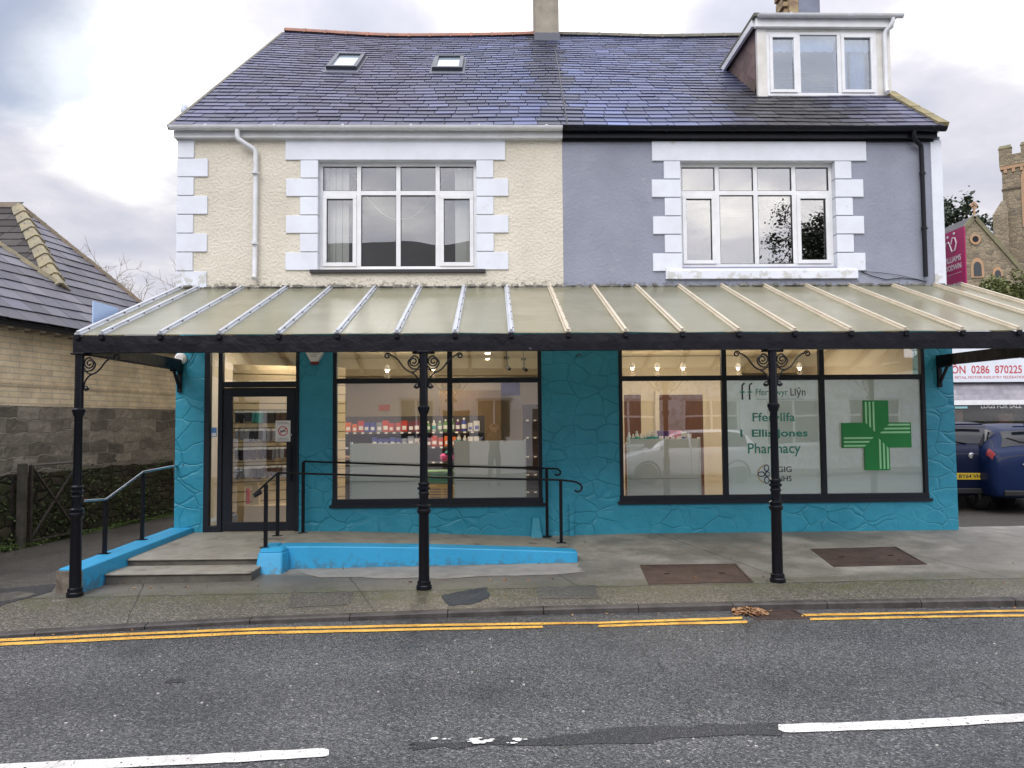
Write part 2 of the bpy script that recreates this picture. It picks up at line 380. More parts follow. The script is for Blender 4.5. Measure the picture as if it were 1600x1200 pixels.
tar = ramp(t, vs.outputs[0], [(.3, (.066, .060, .047)), (.7, (.125, .113, .092)), (.95, (.22, .20, .17))])
yn = math_(t, 'ADD', sp.outputs[1], math_(t, 'MULTIPLY', math_(t, 'SUBTRACT', noise(t, c, 1.1, 6, .6, (4, 4, 4)), .5), .55))
xn = math_(t, 'ADD', sp.outputs[0], math_(t, 'MULTIPLY', math_(t, 'SUBTRACT', noise(t, c, .8, 4, .6, (9, 1, 4)), .5), .9))
damp = ramp(t, noise(t, c, .9, 6, .62, (1, 7, 3)), [(.40, (0, 0, 0)), (.56, (1,)*3)])
# damp band in front of the steps and ramp, left part of the strip
dl = math_(t, 'MULTIPLY', rng(xn, 1.9, .6), rng(yn, -1.5, -1.8))
dampf = math_(t, 'MAXIMUM', math_(t, 'MULTIPLY', damp, .55), math_(t, 'MAXIMUM', math_(t, 'MULTIPLY', dl, .8), math_(t, 'MULTIPLY', rng(yn, -2.15, -2.4), .72)), True)
conc = mixc(dampf, conc, (.095, .09, .073))
f = rng(sp.outputs[1], -2.62, -2.66)
col = mixc(f, conc, tar)
moss = math_(t, 'MULTIPLY', math_(t, 'MULTIPLY', rng(yn, -2.3, -2.62), rng(yn, -3.25, -2.75)), ramp(t, noise(t, c, 5, 7, .7, (2, 2, 2)), [(.38, (0, 0, 0)), (.62, (.8,)*3)]))
col = mixc(moss, col, (.085, .088, .035))
# hairline joints across the slab
jx = N(t, 'ShaderNodeMath', operation='PINGPONG'); L(t, math_(t, 'ADD', math_(t, 'ADD', sp.outputs[0], math_(t, 'MULTIPLY', sp.outputs[1], .35)), math_(t, 'MULTIPLY', noise(t, c, 3, 3, .5), .06)), jx.inputs[0]); jx.inputs[1].default_value = 1.15
col = mixc(math_(t, 'MULTIPLY', rng(jx.outputs[0], .012, .004), .8), col, (.03, .03, .022))
j2 = math_(t, 'ABSOLUTE', math_(t, 'ADD', math_(t, 'ADD', sp.outputs[1], 2.64), math_(t, 'MULTIPLY', math_(t, 'SUBTRACT', noise(t, c, 4, 4, .6), .5), .08)))
col = mixc(math_(t, 'MULTIPLY', rng(j2, .022, .006), .85), col, (.028, .03, .018))
L(t, col, b.inputs['Base Color'])
L(t, ramp(t, dampf, [(0, (.8,)*3), (1, (.42,)*3)]), b.inputs['Roughness'])
bp = N(t, 'ShaderNodeBump'); bp.inputs['Strength'].default_value = .55; bp.inputs['Distance'].default_value = .008
L(t, math_(t, 'ADD', math_(t, 'MULTIPLY', vor.outputs['Distance'], -.6), noise(t, c, 14, 6, .65)), bp.inputs['Height']); L(t, bp.outputs[0], b.inputs['Normal'])
mb = MB(); ys = [.3, 0, -.5, -1, -1.5, -2, -2.55]
def pv(x, s):
    if s < len(ys): y = ys[s]; return (x, y, gz(x, y))
    y = lerp(-2.55, yk(x)+.08, (s-len(ys)+1)/2); return (x, y, gz(x, y))
mb.grid(pv, [x for x in XS if x >= -5], list(range(len(ys)+2))); struct('pavement', mb, m_pav, label='worn concrete and tarmac pavement before the shop')
# kerb: stones of about 0.9 m
m_kerb = mat('kerb_stone', (.032, .028, .026), .55, var=(.075, .065, .06), vscale=6, bump=.5, bscale=60, bdist=.006)
mb = MB(); x = -5.
while x < 14:
    x2 = x+.91
    P = []
    for xx in (x+.004, x2-.004):
        y = yk(xx); z = zk(xx)
        P.append([(xx, y-.012, zr(xx)-.05), (xx, y-.004, z-.012), (xx, y+.012, z+.001), (xx, y+.085, gz(xx, y+.085)+.003), (xx, y+.085, z-.1)])
    o = len(mb.v); mb.v += P[0]+P[1]
    for k in range(5): mb.f.append([o+k, o+(k+1) % 5, o+5+(k+1) % 5, o+5+k])
    mb.f.append([o+k for k in range(5)][::-1]); mb.f.append([o+5+k for k in range(5)])
    x = x2
struct('kerb', mb, m_kerb)
# lane on the left, forecourt on the right
def lz(x, y): return gz(x, min(y, 0)) if y < 0 else -.2+.008*y
mb = MB(); mb.grid(lambda x, y: (x, max(y, yk(x)+.002) if y < -3 else y, lz(x, max(y, yk(x)))-(.0 if x < -4.98 else .006)), [-60, -30, -12, -9, -8, -7, -6, -5, -4.9, -4.35], [-5, -4, -3, -2.55, -1.5, -.5, 0, 2, 5, 10, 20, 32])
struct('lane', mb, m_lane)
mb = MB(); mb.grid(lambda x, y: (x, y, gz(x, 0)+.002+.006*max(0, y-2)), [6.2, 6.6, 8, 9, 12, 16, 25, 40], [.31, 2, 5, 10, 20, 32]); struct('forecourt', mb, m_lane)
# patches of newer tarmac, worn paint
m_patch = tarmac('patch_tarmac', (.024, .025, .028), (.075, .076, .08), .6, rough=.5)
def patch(name, pts, m, z, jit=.02, seed=0, label=None, n=6, kind='structure'):
    rnd = random.Random(seed); P = []
    for i in range(len(pts)):
        a, b_ = Vector(pts[i]), Vector(pts[(i+1) % len(pts)])
        for k in range(n):
            p = a.lerp(b_, k/n); P.append(Vector((p.x+rnd.uniform(-jit, jit), p.y+rnd.uniform(-jit, jit), 0)))
    P = [Vector((p.x, p.y, z(p.x, p.y))) for p in P]
    mb = MB(); mb.add(P, [list(range(len(P)))]); o = mb.build(name, m); 
    if kind: o['kind'] = kind
    if label: o['label'] = label
    return o
RZ = lambda d: (lambda x, y: zr(x)+d)
GZ = lambda d: (lambda x, y: gz(x, y)+d)
rp = lambda *a: [road_pt(px, py) for px, py in a]
patch('tarmac_patch', rp((1010, 1135), (1215, 1128), (1222, 1146), (1010, 1158), (780, 1166), (640, 1170), (645, 1160), (820, 1152)), m_patch, RZ(.003), .03, 3)
patch('tarmac_patch', rp((262, 1062), (286, 1060), (289, 1066), (262, 1068)), m_patch, RZ(.003), .02, 5)
m_dip = m_patch
gp = lambda *a: [PZ(px, py, -.2) for px, py in a]
patch('tarmac_patch', gp((690, 932), (760, 922), (765, 935), (740, 944), (700, 946)), m_patch, GZ(.004), .02, 6)
patch('tarmac_patch', gp((455, 930), (555, 927), (545, 944), (450, 948)), m_lane, GZ(.004), .01, 8)
patch('tarmac_patch', gp((838, 922), (930, 920), (935, 937), (842, 938)), m_lane, GZ(.004), .01, 9)
patch('concrete_patch', [(-2.4, -1.56), (.95, -1.62), (1.0, -2.05), (-.6, -2.16), (-2.0, -1.95)], mat('pale_concrete', (.25, .245, .23), .8, var=(.33, .32, .3), vscale=5, bump=.3, bscale=50), GZ(.004), .04, 10)
patch('tarmac_patch', [PZ(px, py, -.2) for px, py in ((-60, 925), (95, 911), (78, 925), (-20, 948))], m_patch, lambda x, y: lz(x, y)+.004, .02, 12)
# road paint
def paint_mat(name, col, col2, cut):
    m = bpy.data.materials.new(name); m.use_nodes = True; t = m.node_tree; b = t.nodes['Principled BSDF']; b.inputs['Roughness'].default_value = .6
    c = N(t, 'ShaderNodeTexCoord').outputs['Object']
    cc = ramp(t, noise(t, c, 5, 5, .6), [(.35, col2), (.6, col)]); L(t, cc, b.inputs['Base Color'])
    hole = ramp(t, noise(t, c, 34, 6, .75, (3, 3, 3)), [(cut-.03, (0, 0, 0)), (cut, (1, 1, 1))])
    L(t, hole, b.inputs['Alpha'])
    bp = N(t, 'ShaderNodeBump'); bp.inputs['Strength'].default_value = .5; bp.inputs['Distance'].default_value = .005; L(t, noise(t, c, 120, 3, .6), bp.inputs['Height']); L(t, bp.outputs[0], b.inputs['Normal'])
    return m
m_yel = paint_mat('yellow_road_paint', (.78, .46, .08), (.52, .27, .04), .42)
m_wht = paint_mat('white_road_paint', (.78, .77, .73), (.52, .51, .48), .41)
def stripe(name, a, b_, label, m, seed):
    """a, b_: rows of (far edge, near edge) pixels turned into road points"""
    rnd = random.Random(seed); P, Q = [], []; n = 26
    for i in range(n+1):
        s = i/n*(len(a)-1); k = min(int(s), len(a)-2); f = s-k
        p = a[k].lerp(a[k+1], f); q = b_[k].lerp(b_[k+1], f); j = rnd.uniform(-.006, .006)
        P.append((p.x, p.y+j, zr(p.x)+.006)); Q.append((q.x, q.y+j*.5+rnd.uniform(-.004, .004), zr(q.x)+.006))
    mb = MB(); mb.add(P+Q, [(i, i+1, n+2+i, n+1+i) for i in range(n)]); o = mb.build(name, m); tag(o, label, None, None, 'structure'); return o
# x, top, bottom px of each yellow line
def ln(*r): return [road_pt(x, y) for x, y in r]
yl = dict(far=[(-40, 1000.5, 1004.5), (150, 991.5, 995), (400, 981, 984.5), (700, 974.5, 978), (930, 972, 975), (1160, 964, 967.5)],
          near=[(-40, 1006.5, 1011), (150, 998, 1002), (400, 987, 991), (700, 981, 984.5), (848, 978, 981.5)])
def seg(name, rows, lab, m, sd): stripe(name, ln(*[(x, a) for x, a, b_ in rows]), ln(*[(x, b_) for x, a, b_ in rows]), lab, m, sd)
seg('yellow_line', yl['far'], 'yellow line nearest the kerb left of the drain', m_yel, 1)
seg('yellow_line', yl['near'], 'outer yellow line in the left of the photo', m_yel, 2)
seg('yellow_line', [(935, 976.5, 980), (1050, 973, 976.5), (1168, 970, 974)], 'short outer yellow line just left of the drain', m_yel, 3)
seg('yellow_line', [(1252, 959.5, 963), (1420, 956.5, 959.5), (1680, 951, 954)], 'yellow line nearest the kerb right of the drain', m_yel, 4)
seg('yellow_line', [(1266, 966, 969.5), (1420, 963, 966), (1680, 958.5, 962)], 'outer yellow line right of the drain', m_yel, 5)
seg('white_line', [(-120, 1200, 1216), (120, 1188, 1203), (350, 1177, 1192), (505, 1169.5, 1183), (514, 1172, 1180)], 'white centre dash at the left', m_wht, 6)
seg('white_line', [(1216, 1132, 1140), (1228, 1132, 1145), (1420, 1125, 1138.5), (1700, 1109, 1122)], 'white centre dash at the right', m_wht, 7)
mb = MB(); rnd = random.Random(4)
for i in range(26):
    p = road_pt(rnd.choice([745, 750, 800, 690, 820, 765])+rnd.uniform(-14, 14), 1158+rnd.uniform(-4, 4)); r = rnd.uniform(.006, .022)
    mb.add([(p.x+r*math.cos(a)*1.6, p.y+r*math.sin(a), zr(p.x)+.009) for a in [k*1.05+rnd.uniform(-.2, .2) for k in range(6)]], [list(range(6))])
tag(mb.build('worn_paint', m_wht), 'worn flecks of white paint between the centre dashes', None, None, 'structure')
# ------------------------------------------------------------------ covers, drain, leaves
m_iron = mat('rusty_iron', (.045, .026, .02), .62, var=(.09, .055, .045), vscale=5, bump=.5, bscale=70)
def cover(pts, label, dz=.006):
    root = empty('manhole_cover', (sum(p[0] for p in pts)/4, sum(p[1] for p in pts)/4, gz(pts[0][0], pts[0][1])), label, 'manhole cover')
    P = [Vector((p[0], p[1], 0)) for p in pts]; c = sum(P, Vector())/4
    g = lambda q, d: Vector((q.x, q.y, gz(q.x, q.y)+d))
    mb = MB(); I = [c+(p-c)*.955 for p in P]
    for k in range(4):
        a, b_ = P[k], P[(k+1) % 4]; i0, i1 = I[k], I[(k+1) % 4]; mb.hexa([g(a, -.02), g(b_, -.02), g(i1, -.02), g(i0, -.02)], [g(a, dz+.003), g(b_, dz+.003), g(i1, dz+.003), g(i0, dz+.003)])
    mb.build('frame', m_iron, root)
    mb = MB(); J = [c+(p-c)*.945 for p in P]; mb.hexa([g(q, -.02) for q in J], [g(q, dz-.002) for q in J]); o = mb.build('plate', m_iron, root)
    for s in (-.55, .55):
        mb = MB(); q = c+(P[1]-P[0])*s*.5; mb.box(q.x-.03, q.x+.03, q.y-.015, q.y+.015, gz(q.x, q.y)+dz-.003, gz(q.x, q.y)+dz+.004); mb.build('key_slot', mat('dark_slot', (.012, .01, .01), .7), root)
cover([(1.69, -1.78), (2.81, -1.81), (2.75, -2.6), (1.63, -2.6)], 'large rusty rectangular cover left of the third column')
cover([(3.98, -1.12), (5.1, -1.06), (4.97, -1.98), (3.87, -2.02)], 'rusty rectangular cover right of the third column')
gr = empty('drain_grate', (2.6, -3.55, zr(2.6)), 'iron gutter drain with slanted bars beside the kerb', 'drain')
a, b_ = road_pt(1165, 957), road_pt(1250, 957)
mb = MB(); x0, x1, y1 = a.x, b_.x, yk(2.6)-.03; y0 = y1-.33; z = zr(2.6)
mb.box(x0, x1, y0, y0+.02, z-.02, z+.008).box(x0, x1, y1-.02, y1, z-.02, z+.008).box(x0, x0+.02, y0+.02, y1-.02, z-.02, z+.008).box(x1-.02, x1, y0+.02, y1-.02, z-.02, z+.008)
mb.build('frame', m_iron, gr)
for k in range(10):
    q = x0+.05+k*(x1-x0-.14)/9; mb = MB(); mb.bar((q, y1-.022, z-.002), (q+.06, y0+.022, z-.002), .022, .012); mb.build('bar', m_iron, gr)
mb = MB(); mb.box(x0+.02, x1-.02, y0+.02, y1-.02, z+.0005, z+.0015); mb.build('gully', mat('gully_black', (.008, .007, .006), .8), gr)
m_leaf = mat('dead_leaf', (.20, .085, .035), .7, var=(.40, .24, .12), vscale=9)
def leafpile(name, cx, cy, rx, ry, n, h, zf, seed, s0=.03):
    rnd = random.Random(seed); mb = MB()
    for i in range(n):
        a = rnd.uniform(0, 6.28); r = rnd.random()**.6; x, y = cx+rx*r*math.cos(a), cy+ry*r*math.sin(a); z = zf(x, y)+.008+h*(1-r)*rnd.random()
        M = Matrix.Translation((x, y, z)) @ Matrix.Rotation(rnd.uniform(0, 6.28), 4, 'Z') @ Matrix.Rotation(rnd.uniform(-.6, .6), 4, 'X') @ Matrix.Rotation(rnd.uniform(-.5, .5), 4, 'Y'); s = s0*rnd.uniform(.6, 1.5)
        mb.add([M @ Vector(v)*1 for v in [(-s, 0, 0), (-s*.3, s*.45, s*.15), (s*.7, s*.3, 0), (s, 0, s*.2), (s*.5, -s*.4, .0), (-s*.4, -s*.4, s*.1)]], [(0, 1, 2, 3, 4, 5)])
    return mb
mb = leafpile('', 2.40, -3.50, .17, .12, 120, .07, lambda x, y: zr(x), 3)
tag(mb.build('fallen_leaves', m_leaf), 'heap of brown leaves caught on the drain', 'leaves', None, 'stuff')
mb = MB(); rnd = random.Random(9)
for i in range(80):
    x = rnd.uniform(-4, 6.2); y = rnd.choice([yk(x)-rnd.uniform(.02, .12), rnd.uniform(-2.5, -.4), rnd.uniform(-2.9, -1)])
    if -4.4 < x < 1 and y > -2.1: y = -2.3
    zz = gz(x, y) if y > yk(x) else zr(x)
    q = leafpile('', x, y, .01, .01, 1, 0, lambda a, b_: zz, i, .018); mb.add(q.v, q.f)
tag(mb.build('scattered_leaves', m_leaf), 'small brown leaves scattered over pavement and gutter', 'leaves', None, 'stuff')
mb = leafpile('', -4.12, -1.98, .12, .09, 60, .05, lambda x, y: gz(x, y), 8, .022)
tag(mb.build('fallen_leaves', m_leaf), 'brown leaves in the corner of the bottom step', 'leaves', None, 'stuff')
mb = MB(); rnd = random.Random(19)
for i in range(70):
    p = road_pt(rnd.uniform(0, 1600), rnd.uniform(985, 1200)); r = rnd.uniform(.003, .009)
    mb.box(p.x-r, p.x+r, p.y-r*.7, p.y+r*.7, zr(p.x), zr(p.x)+r*.8)
tag(mb.build('loose_chippings', mat('pale_grit', (.5, .48, .45), .8)), 'pale loose chippings lying on the road', 'gravel', None, 'stuff')
# ================================================================== the shop building
BL = empty('shop_building', (1., 3., 0.), 'two storey rendered terrace with slate roof, half cream and half grey over a teal shopfront', 'building')
XL, XR, XM, XU = -4.43, 6.56, 1.0, 6.49
m_cream = mat('cream_roughcast', (.70, .655, .55), .85, var=(.61, .57, .475), vscale=1.6, bump=1.0, bscale=26, bdist=.025, bdetail=3, streak=((.36, .31, .24), 8, .64, .80), zdirt=(3.48, 3.72, (.13, .115, .075), 14, .67))
m_grey = mat('grey_paint_render', (.275, .295, .36), .7, var=(.225, .242, .30), vscale=1.3, bump=.8, bscale=22, bdist=.012, streak=((.36, .37, .43), 2.2, .58, .8), zdirt=(3.48, 3.68, (.12, .12, .12), 14, .68))
m_white = mat('white_masonry_paint', (.72, .76, .83), .6, var=(.65, .68, .74), vscale=2.5, bump=.15, bscale=30, streak=((.45, .44, .38), 6, .64, .80), zdirt=(3.55, 4.1, (.45, .44, .38), 7, .69))
m_upvc = mat('white_window_frame', (.78, .79, .81), .3, var=(.70, .71, .72), vscale=6, coat=.2)
m_black = mat('black_gutter', (.008, .009, .013), .35, spec=.25)
m_gutw = mat('white_gutter', (.72, .74, .78), .4, var=(.62, .63, .64), vscale=5)
# teal painted crazy paving
def teal():
    m = bpy.data.materials.new('teal_painted_stone'); m.use_nodes = True; t = m.node_tree; b = t.nodes['Principled BSDF']
    c = N(t, 'ShaderNodeTexCoord').outputs['Object']
    wn = N(t, 'ShaderNodeTexNoise'); wn.inputs['Scale'].default_value = 2.4; L(t, c, wn.inputs['Vector'])
    ma = N(t, 'ShaderNodeVectorMath', operation='MULTIPLY_ADD'); L(t, wn.outputs['Color'], ma.inputs[0]); ma.inputs[1].default_value = (.25, .25, .25); L(t, c, ma.inputs[2])
    mp = N(t, 'ShaderNodeMapping'); mp.inputs['Scale'].default_value = (3.1, 1.0, 4.3); L(t, ma.outputs[0], mp.inputs[0])
    vo = N(t, 'ShaderNodeTexVoronoi', feature='DISTANCE_TO_EDGE'); vo.inputs['Scale'].default_value = 1; vo.inputs['Randomness'].default_value = .85; L(t, mp.outputs[0], vo.inputs['Vector'])
    v2 = N(t, 'ShaderNodeTexVoronoi'); v2.inputs['Scale'].default_value = 1; v2.inputs['Randomness'].default_value = .85; L(t, mp.outputs[0], v2.inputs['Vector'])
    sc = N(t, 'ShaderNodeSeparateColor'); L(t, v2.outputs['Color'], sc.inputs[0])
    joint = ramp(t, vo.outputs['Distance'], [(0, (0, 0, 0)), (.018, (.25,)*3), (.05, (.95,)*3), (.12, (1, 1, 1))])
    jm = ramp(t, noise(t, c, 1.6, 3, .5, (6, 6, 6)), [(.40, (.15,)*3), (.56, (1.2,)*3)])
    h = math_(t, 'ADD', math_(t, 'MULTIPLY', joint, jm), math_(t, 'ADD', math_(t, 'MULTIPLY', sc.outputs[0], .6), math_(t, 'MULTIPLY', noise(t, c, 9, 5, .6), .7)))
    bp = N(t, 'ShaderNodeBump'); bp.inputs['Strength'].default_value = .6; bp.inputs['Distance'].default_value = .018; L(t, h, bp.inputs['Height']); L(t, bp.outputs[0], b.inputs['Normal'])
    cc = ramp(t, noise(t, c, 2.2, 7, .65), [(.3, (.020, .25, .375)), (.55, (.026, .29, .43)), (.75, (.04, .33, .47))])
    L(t, cc, b.inputs['Base Color']); b.inputs['Roughness'].default_value = .48
    return m
m_teal = teal()
m_blue = mat('bright_blue_paint', (.035, .36, .66), .5, var=(.03, .33, .60), vscale=2.5, bump=.35, bscale=16, bdist=.01, streak=((.02, .20, .36), 9, .66, .84), zdirt=(-.24, .06, (.09, .12, .13), 12, .60))
m_frame = mat('anthracite_frame', (.014, .018, .027), .5, spec=.25)
# openings
DO = (-4.03, -2.745, .0, 2.78); LW = (-2.24, .66, .43, 2.78); RW = (1.775, 6.135, .44, 2.78)
wall(XL, XR, -.35, 3.38, 0, .28, [DO, LW, RW]).build('wall', m_teal, BL)['label'] = 'teal painted stone wall of the shopfront'
UL = (-2.474, -.225, 3.745, 5.312); UR = (2.69, 4.935, 3.765, 5.30)
wall(XL, XM, 3.38, 5.66, .001, .28, [UL]).build('wall', m_cream, BL)['label'] = 'cream roughcast upper wall'
wall(XM, XU-.0, 3.38, 5.66, 0.003, .28, [UR]).build('wall', m_grey, BL)['label'] = 'grey painted upper wall'
DEP = 11.0
mb = MB(); mb.box(XL, XL+.25, .281, DEP, -.35, 5.66).add([(XL, .281, 5.66), (XL, DEP, 5.66), (XL, 5.5, 9.86), (XL+.25, .281, 5.66), (XL+.25, DEP, 5.66), (XL+.25, 5.5, 9.86)], [(0, 1, 2), (3, 5, 4), (0, 2, 5, 3), (2, 1, 4, 5)])
mb.build('wall', m_cream, BL)['label'] = 'cream end wall by the lane'
mb = MB(); mb.box(XR-.25, XR, .281, DEP, -.35, 3.379).box(XU-.25, XU, .281, DEP, 3.38, 5.66).add([(XU-.25, .281, 5.66), (XU-.25, DEP, 5.66), (XU-.25, 5.5, 9.86), (XU, .281, 5.66), (XU, DEP, 5.66), (XU, 5.5, 9.86)], [(0, 1, 2), (3, 5, 4), (0, 2, 5, 3), (2, 1, 4, 5)])
mb.build('wall', m_white, BL)['label'] = 'white end wall by the forecourt'
mb = MB(); mb.box(XL+.25, XR-.25, DEP-.25, DEP, -.35, 5.66); mb.build('wall', m_cream, BL)['label'] = 'rear wall'
# quoins: left corner blocks and white strip on the right
z = 5.60; k = 0
while z > 3.45:
    w = .41 if k % 2 else .215; h = min(.268, z-3.42)
    mb = MB(); mb.box(XL-.018, XL+w, -.022, .2, z-h+.006, z-.006); mb.build('quoin', m_white, BL, bevel=.005); z -= .268; k += 1
mb = MB(); mb.box(XU-.15, XU+.015, -.02, .25, 3.40, 5.60); mb.build('quoin', m_white, BL, bevel=.006)['label'] = 'plain white strip down the right corner'
def surround(x0, x1, zt, lx0, lx1, lz1, small, large, n, dh, sill=None):
    mb = MB(); mb.box(lx0, lx1, -.024, .098, zt-.003, lz1); mb.build('lintel', m_white, BL, bevel=.005)
    for sgn, xe in ((-1, x0), (1, x1)):
        z = zt-.006
        for k in range(n):
            w = (large if k % 2 else small)+random.uniform(-.008, .008)
            a, b_ = (xe-w, xe+.004) if sgn < 0 else (xe-.004, xe+w)
            mb = MB(); mb.box(a, b_, -.022, .098, z-dh+.01, z-.003); mb.build('surround_block', m_white, BL, bevel=.005); z -= dh
surround(UL[0], UL[1], 5.312, -2.93, .185, 5.605, .245, .45, 6, .264)
surround(UR[0], UR[1], 5.30, 2.29, 5.395, 5.60, .235, .405, 6, .267)
mb = MB(); mb.box(2.455, 5.215, -.045, .10, 3.585, 3.69).hexa([(2.455, -.045, 3.69), (5.215, -.045, 3.69), (5.215, .10, 3.69), (2.455, .10, 3.69)], [(2.47, -.03, 3.735), (5.2, -.03, 3.735), (5.2, .10, 3.75), (2.47, .10, 3.75)])
mb.build('window_sill', m_white, BL, bevel=.004)
mb = MB(); mb.box(UL[0]-.1, UL[1]+.12, -.05, .10, 3.685, 3.735); mb.build('window_sill', mat('dark_slate_sill', (.02, .02, .022), .5), BL, bevel=.004)
# upper windows
m_gup = glass('window_glass', .13, bump=.14)
m_gup2 = glass('coated_window_glass', .30, (1, .98, .93), bump=.16)
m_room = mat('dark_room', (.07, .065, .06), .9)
m_curt = mat('vertical_blind', (.80, .84, .76), .8)
def upwin(U, gm, label):
    x0, x1, z0, z1 = U; y0, y1 = .10, .16; f = .05
    W_ = (x1-x0); cx = [x0+W_*k for k in (.25, .5, .75)]; zt = lerp(z0, z1, .715)
    mb = MB(); mb.box(x0, x1, y0, y1, z0, z0+f+.01).box(x0, x1, y0, y1, z1-f-.01, z1).box(x0, x0+f, y0, y1, z0+f+.01, z1-f-.01).box(x1-f, x1, y0, y1, z0+f+.01, z1-f-.01)
    for q in cx: mb.box(q-.032, q+.032, y0-.004, y1, z0+f+.01, z1-f-.01)
    mb.box(x0+f, x1-f, y0-.002, y1-.001, zt-.032, zt+.032)
    fr = mb.build('window_frame', m_upvc, BL, bevel=.004); fr['label'] = label
    cells = [x0+f]+cx+[x1-f]
    for i in range(4):
        a = cells[i]+(.032 if i else 0); b_ = cells[i+1]-(.032 if i < 3 else 0)
        for (c_, d) in ((zt+.032, z1-f-.01), (z0+f+.01, zt-.032)):
            s = 0
            if i in (0, 3) and c_ < zt:
                s = .055; mb = MB(); mb.box(a, b_, y0-.02, y1-.02, c_, c_+s).box(a, b_, y0-.02, y1-.02, d-s, d).box(a, a+s, y0-.02, y1-.02, c_+s, d-s).box(b_-s, b_, y0-.02, y1-.02, c_+s, d-s)
                mb.build('casement', m_upvc, fr, bevel=.004)
            mb = MB(); mb.box(a+s+.0, b_-s, y0+.022+i*.0007, y0+.03+i*.0007, c_+s, d-s); mb.build('pane', gm, fr)
            g = MB(); e = .006; mb2 = MB()
            for (p, q, r, t_) in ((a+s, b_-s, c_+s, c_+s+e), (a+s, b_-s, d-s-e, d-s), (a+s, a+s+e, c_+s+e, d-s-e), (b_-s-e, b_-s, c_+s+e, d-s-e)): g.box(p, q, y0+.004, y0+.018, r, t_)
            g.build('gasket', m_black, fr)
    # room behind
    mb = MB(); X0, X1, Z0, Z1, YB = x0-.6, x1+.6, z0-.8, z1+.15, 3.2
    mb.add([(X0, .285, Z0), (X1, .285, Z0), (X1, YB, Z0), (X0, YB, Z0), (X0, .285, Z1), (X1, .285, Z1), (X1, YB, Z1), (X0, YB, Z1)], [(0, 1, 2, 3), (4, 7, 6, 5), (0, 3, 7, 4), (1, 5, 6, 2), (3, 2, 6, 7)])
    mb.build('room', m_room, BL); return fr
w1 = upwin(UL, m_gup, 'white four light window with vertical blinds at both sides')
w2 = upwin(UR, m_gup2, 'white four light window over a wide white sill')
mb = MB()
for k in range(7):
    for s, xe in ((1, UL[0]+.06), (-1, UL[1]-.06)):
        if s < 0 and k > 5: continue
        a = xe+s*(k*.048 if s > 0 else k*.043); b_ = a+s*.046; mb.box(min(a, b_), max(a, b_), .24+(k % 2)*.02, .246+(k % 2)*.02, UL[2]+.03, UL[3]-.04)
mb.build('vertical_blind', m_curt, w1)
mb = MB(); P = [(lerp(UL[0]+.45, UL[1]-.45, t_/16), .27, UL[2]+.78+1.2*(t_/16-.5)**2*2.2-.0) for t_ in range(17)]; mb.tube([(UL[0]+.38, .27, UL[3]-.1)]+P+[(UL[1]-.38, .27, UL[3]-.1)], .004, 5); mb.build('blind_cord', m_curt, w1)
# fascia, gutters
mb = MB(); mb.box(XL-.04, XM, -.10, .0, 5.60, 5.70).box(XL-.04, XM, -.012, -.001, 5.585, 5.6); mb.build('fascia', m_gutw, BL, bevel=.004)
mb = MB(); mb.box(XM+.001, 6.40, -.10, .0, 5.60, 5.70).box(XM+.001, 6.38, -.03, -.001, 5.575, 5.6); mb.build('fascia', m_black, BL, bevel=.004)
def gutter(xa, xb, m, parent, y=-.17, z=5.735, r=.058):
    mb = MB(); n = 9; o = len(mb.v); pr = [(y+r*math.cos(a), z-.0+r*math.sin(a)) for a in [math.pi+math.pi*k/(n-1) for k in range(n)]]
    pr2 = [(y+(r-.006)*math.cos(a), z+.0+(r-.006)*math.sin(a)) for a in [2*math.pi-math.pi*k/(n-1) for k in range(n)]]
    ring = pr+pr2; m_ = len(ring)
    for x in (xa, xb): mb.v += [(x, a, b_) for a, b_ in ring]
    for k in range(m_): mb.f.append([k, (k+1) % m_, m_+(k+1) % m_, m_+k])
    mb.f.append(list(range(m_))[::-1]); mb.f.append([m_+k for k in range(m_)])
    for xe in (xa, xb-.006):  # stop ends
        mb.hexa([(xe, a, b_) for a, b_ in pr], [(xe+.006, a, b_) for a, b_ in pr])
    g = mb.build('gutter', m, parent, smooth='auto')
    x = xa+.5
    while x < xb-.2:
        mb = MB(); R2 = r+.006; pr = [(y+R2*math.cos(a), z+R2*math.sin(a)) for a in [math.pi*.95+math.pi*1.1*k/(n-1) for k in range(n)]]
        mb.hexa([(x, a, b_) for a, b_ in pr], [(x+.03, a, b_) for a, b_ in pr]); mb.build('gutter_bracket', m, g); x += .95
    return g
g1 = gutter(XL-.07, XM-.005, m_gutw, BL); g2 = gutter(XM+.005, 6.48, m_black, BL, z=5.73)
def pipe(pts, r, m, parent, clips=()):
    P = []; pts = [Vector(p) for p in pts]
    for i, p in enumerate(pts):
        if 0 < i < len(pts)-1:
            a = p+(pts[i-1]-p).normalized()*.04; b_ = p+(pts[i+1]-p).normalized()*.04
            P += [a, a*.25+p*.5+b_*.25, b_]
        else: P.append(p)
    mb = MB(); mb.tube(P, r, 12); d = mb.build('downpipe', m, parent, smooth='auto')
    for z in clips:
        q = pts[-1]; mb = MB(); mb.lathe((q.x, q.y, z), [(r+.002, -.02), (r+.009, -.018), (r+.009, .018), (r+.002, .02)], 12); mb.box(q.x-.01, q.x+.06, q.y, q.y+.03, z-.008, z+.008); mb.build('pipe_clip', m, d)
    return d
pipe([(-3.56, -.17, 5.70), (-3.56, -.17, 5.56), (-3.335, -.065, 5.43), (-3.335, -.065, 3.64), (-3.335, -.10, 3.60)], .034, m_gutw, BL, (5.1, 4.1))
pipe([(6.02, -.17, 5.70), (6.02, -.15, 5.58), (6.18, -.06, 5.50), (6.18, -.06, 3.60)], .032, m_black, BL, (5.1, 4.3))
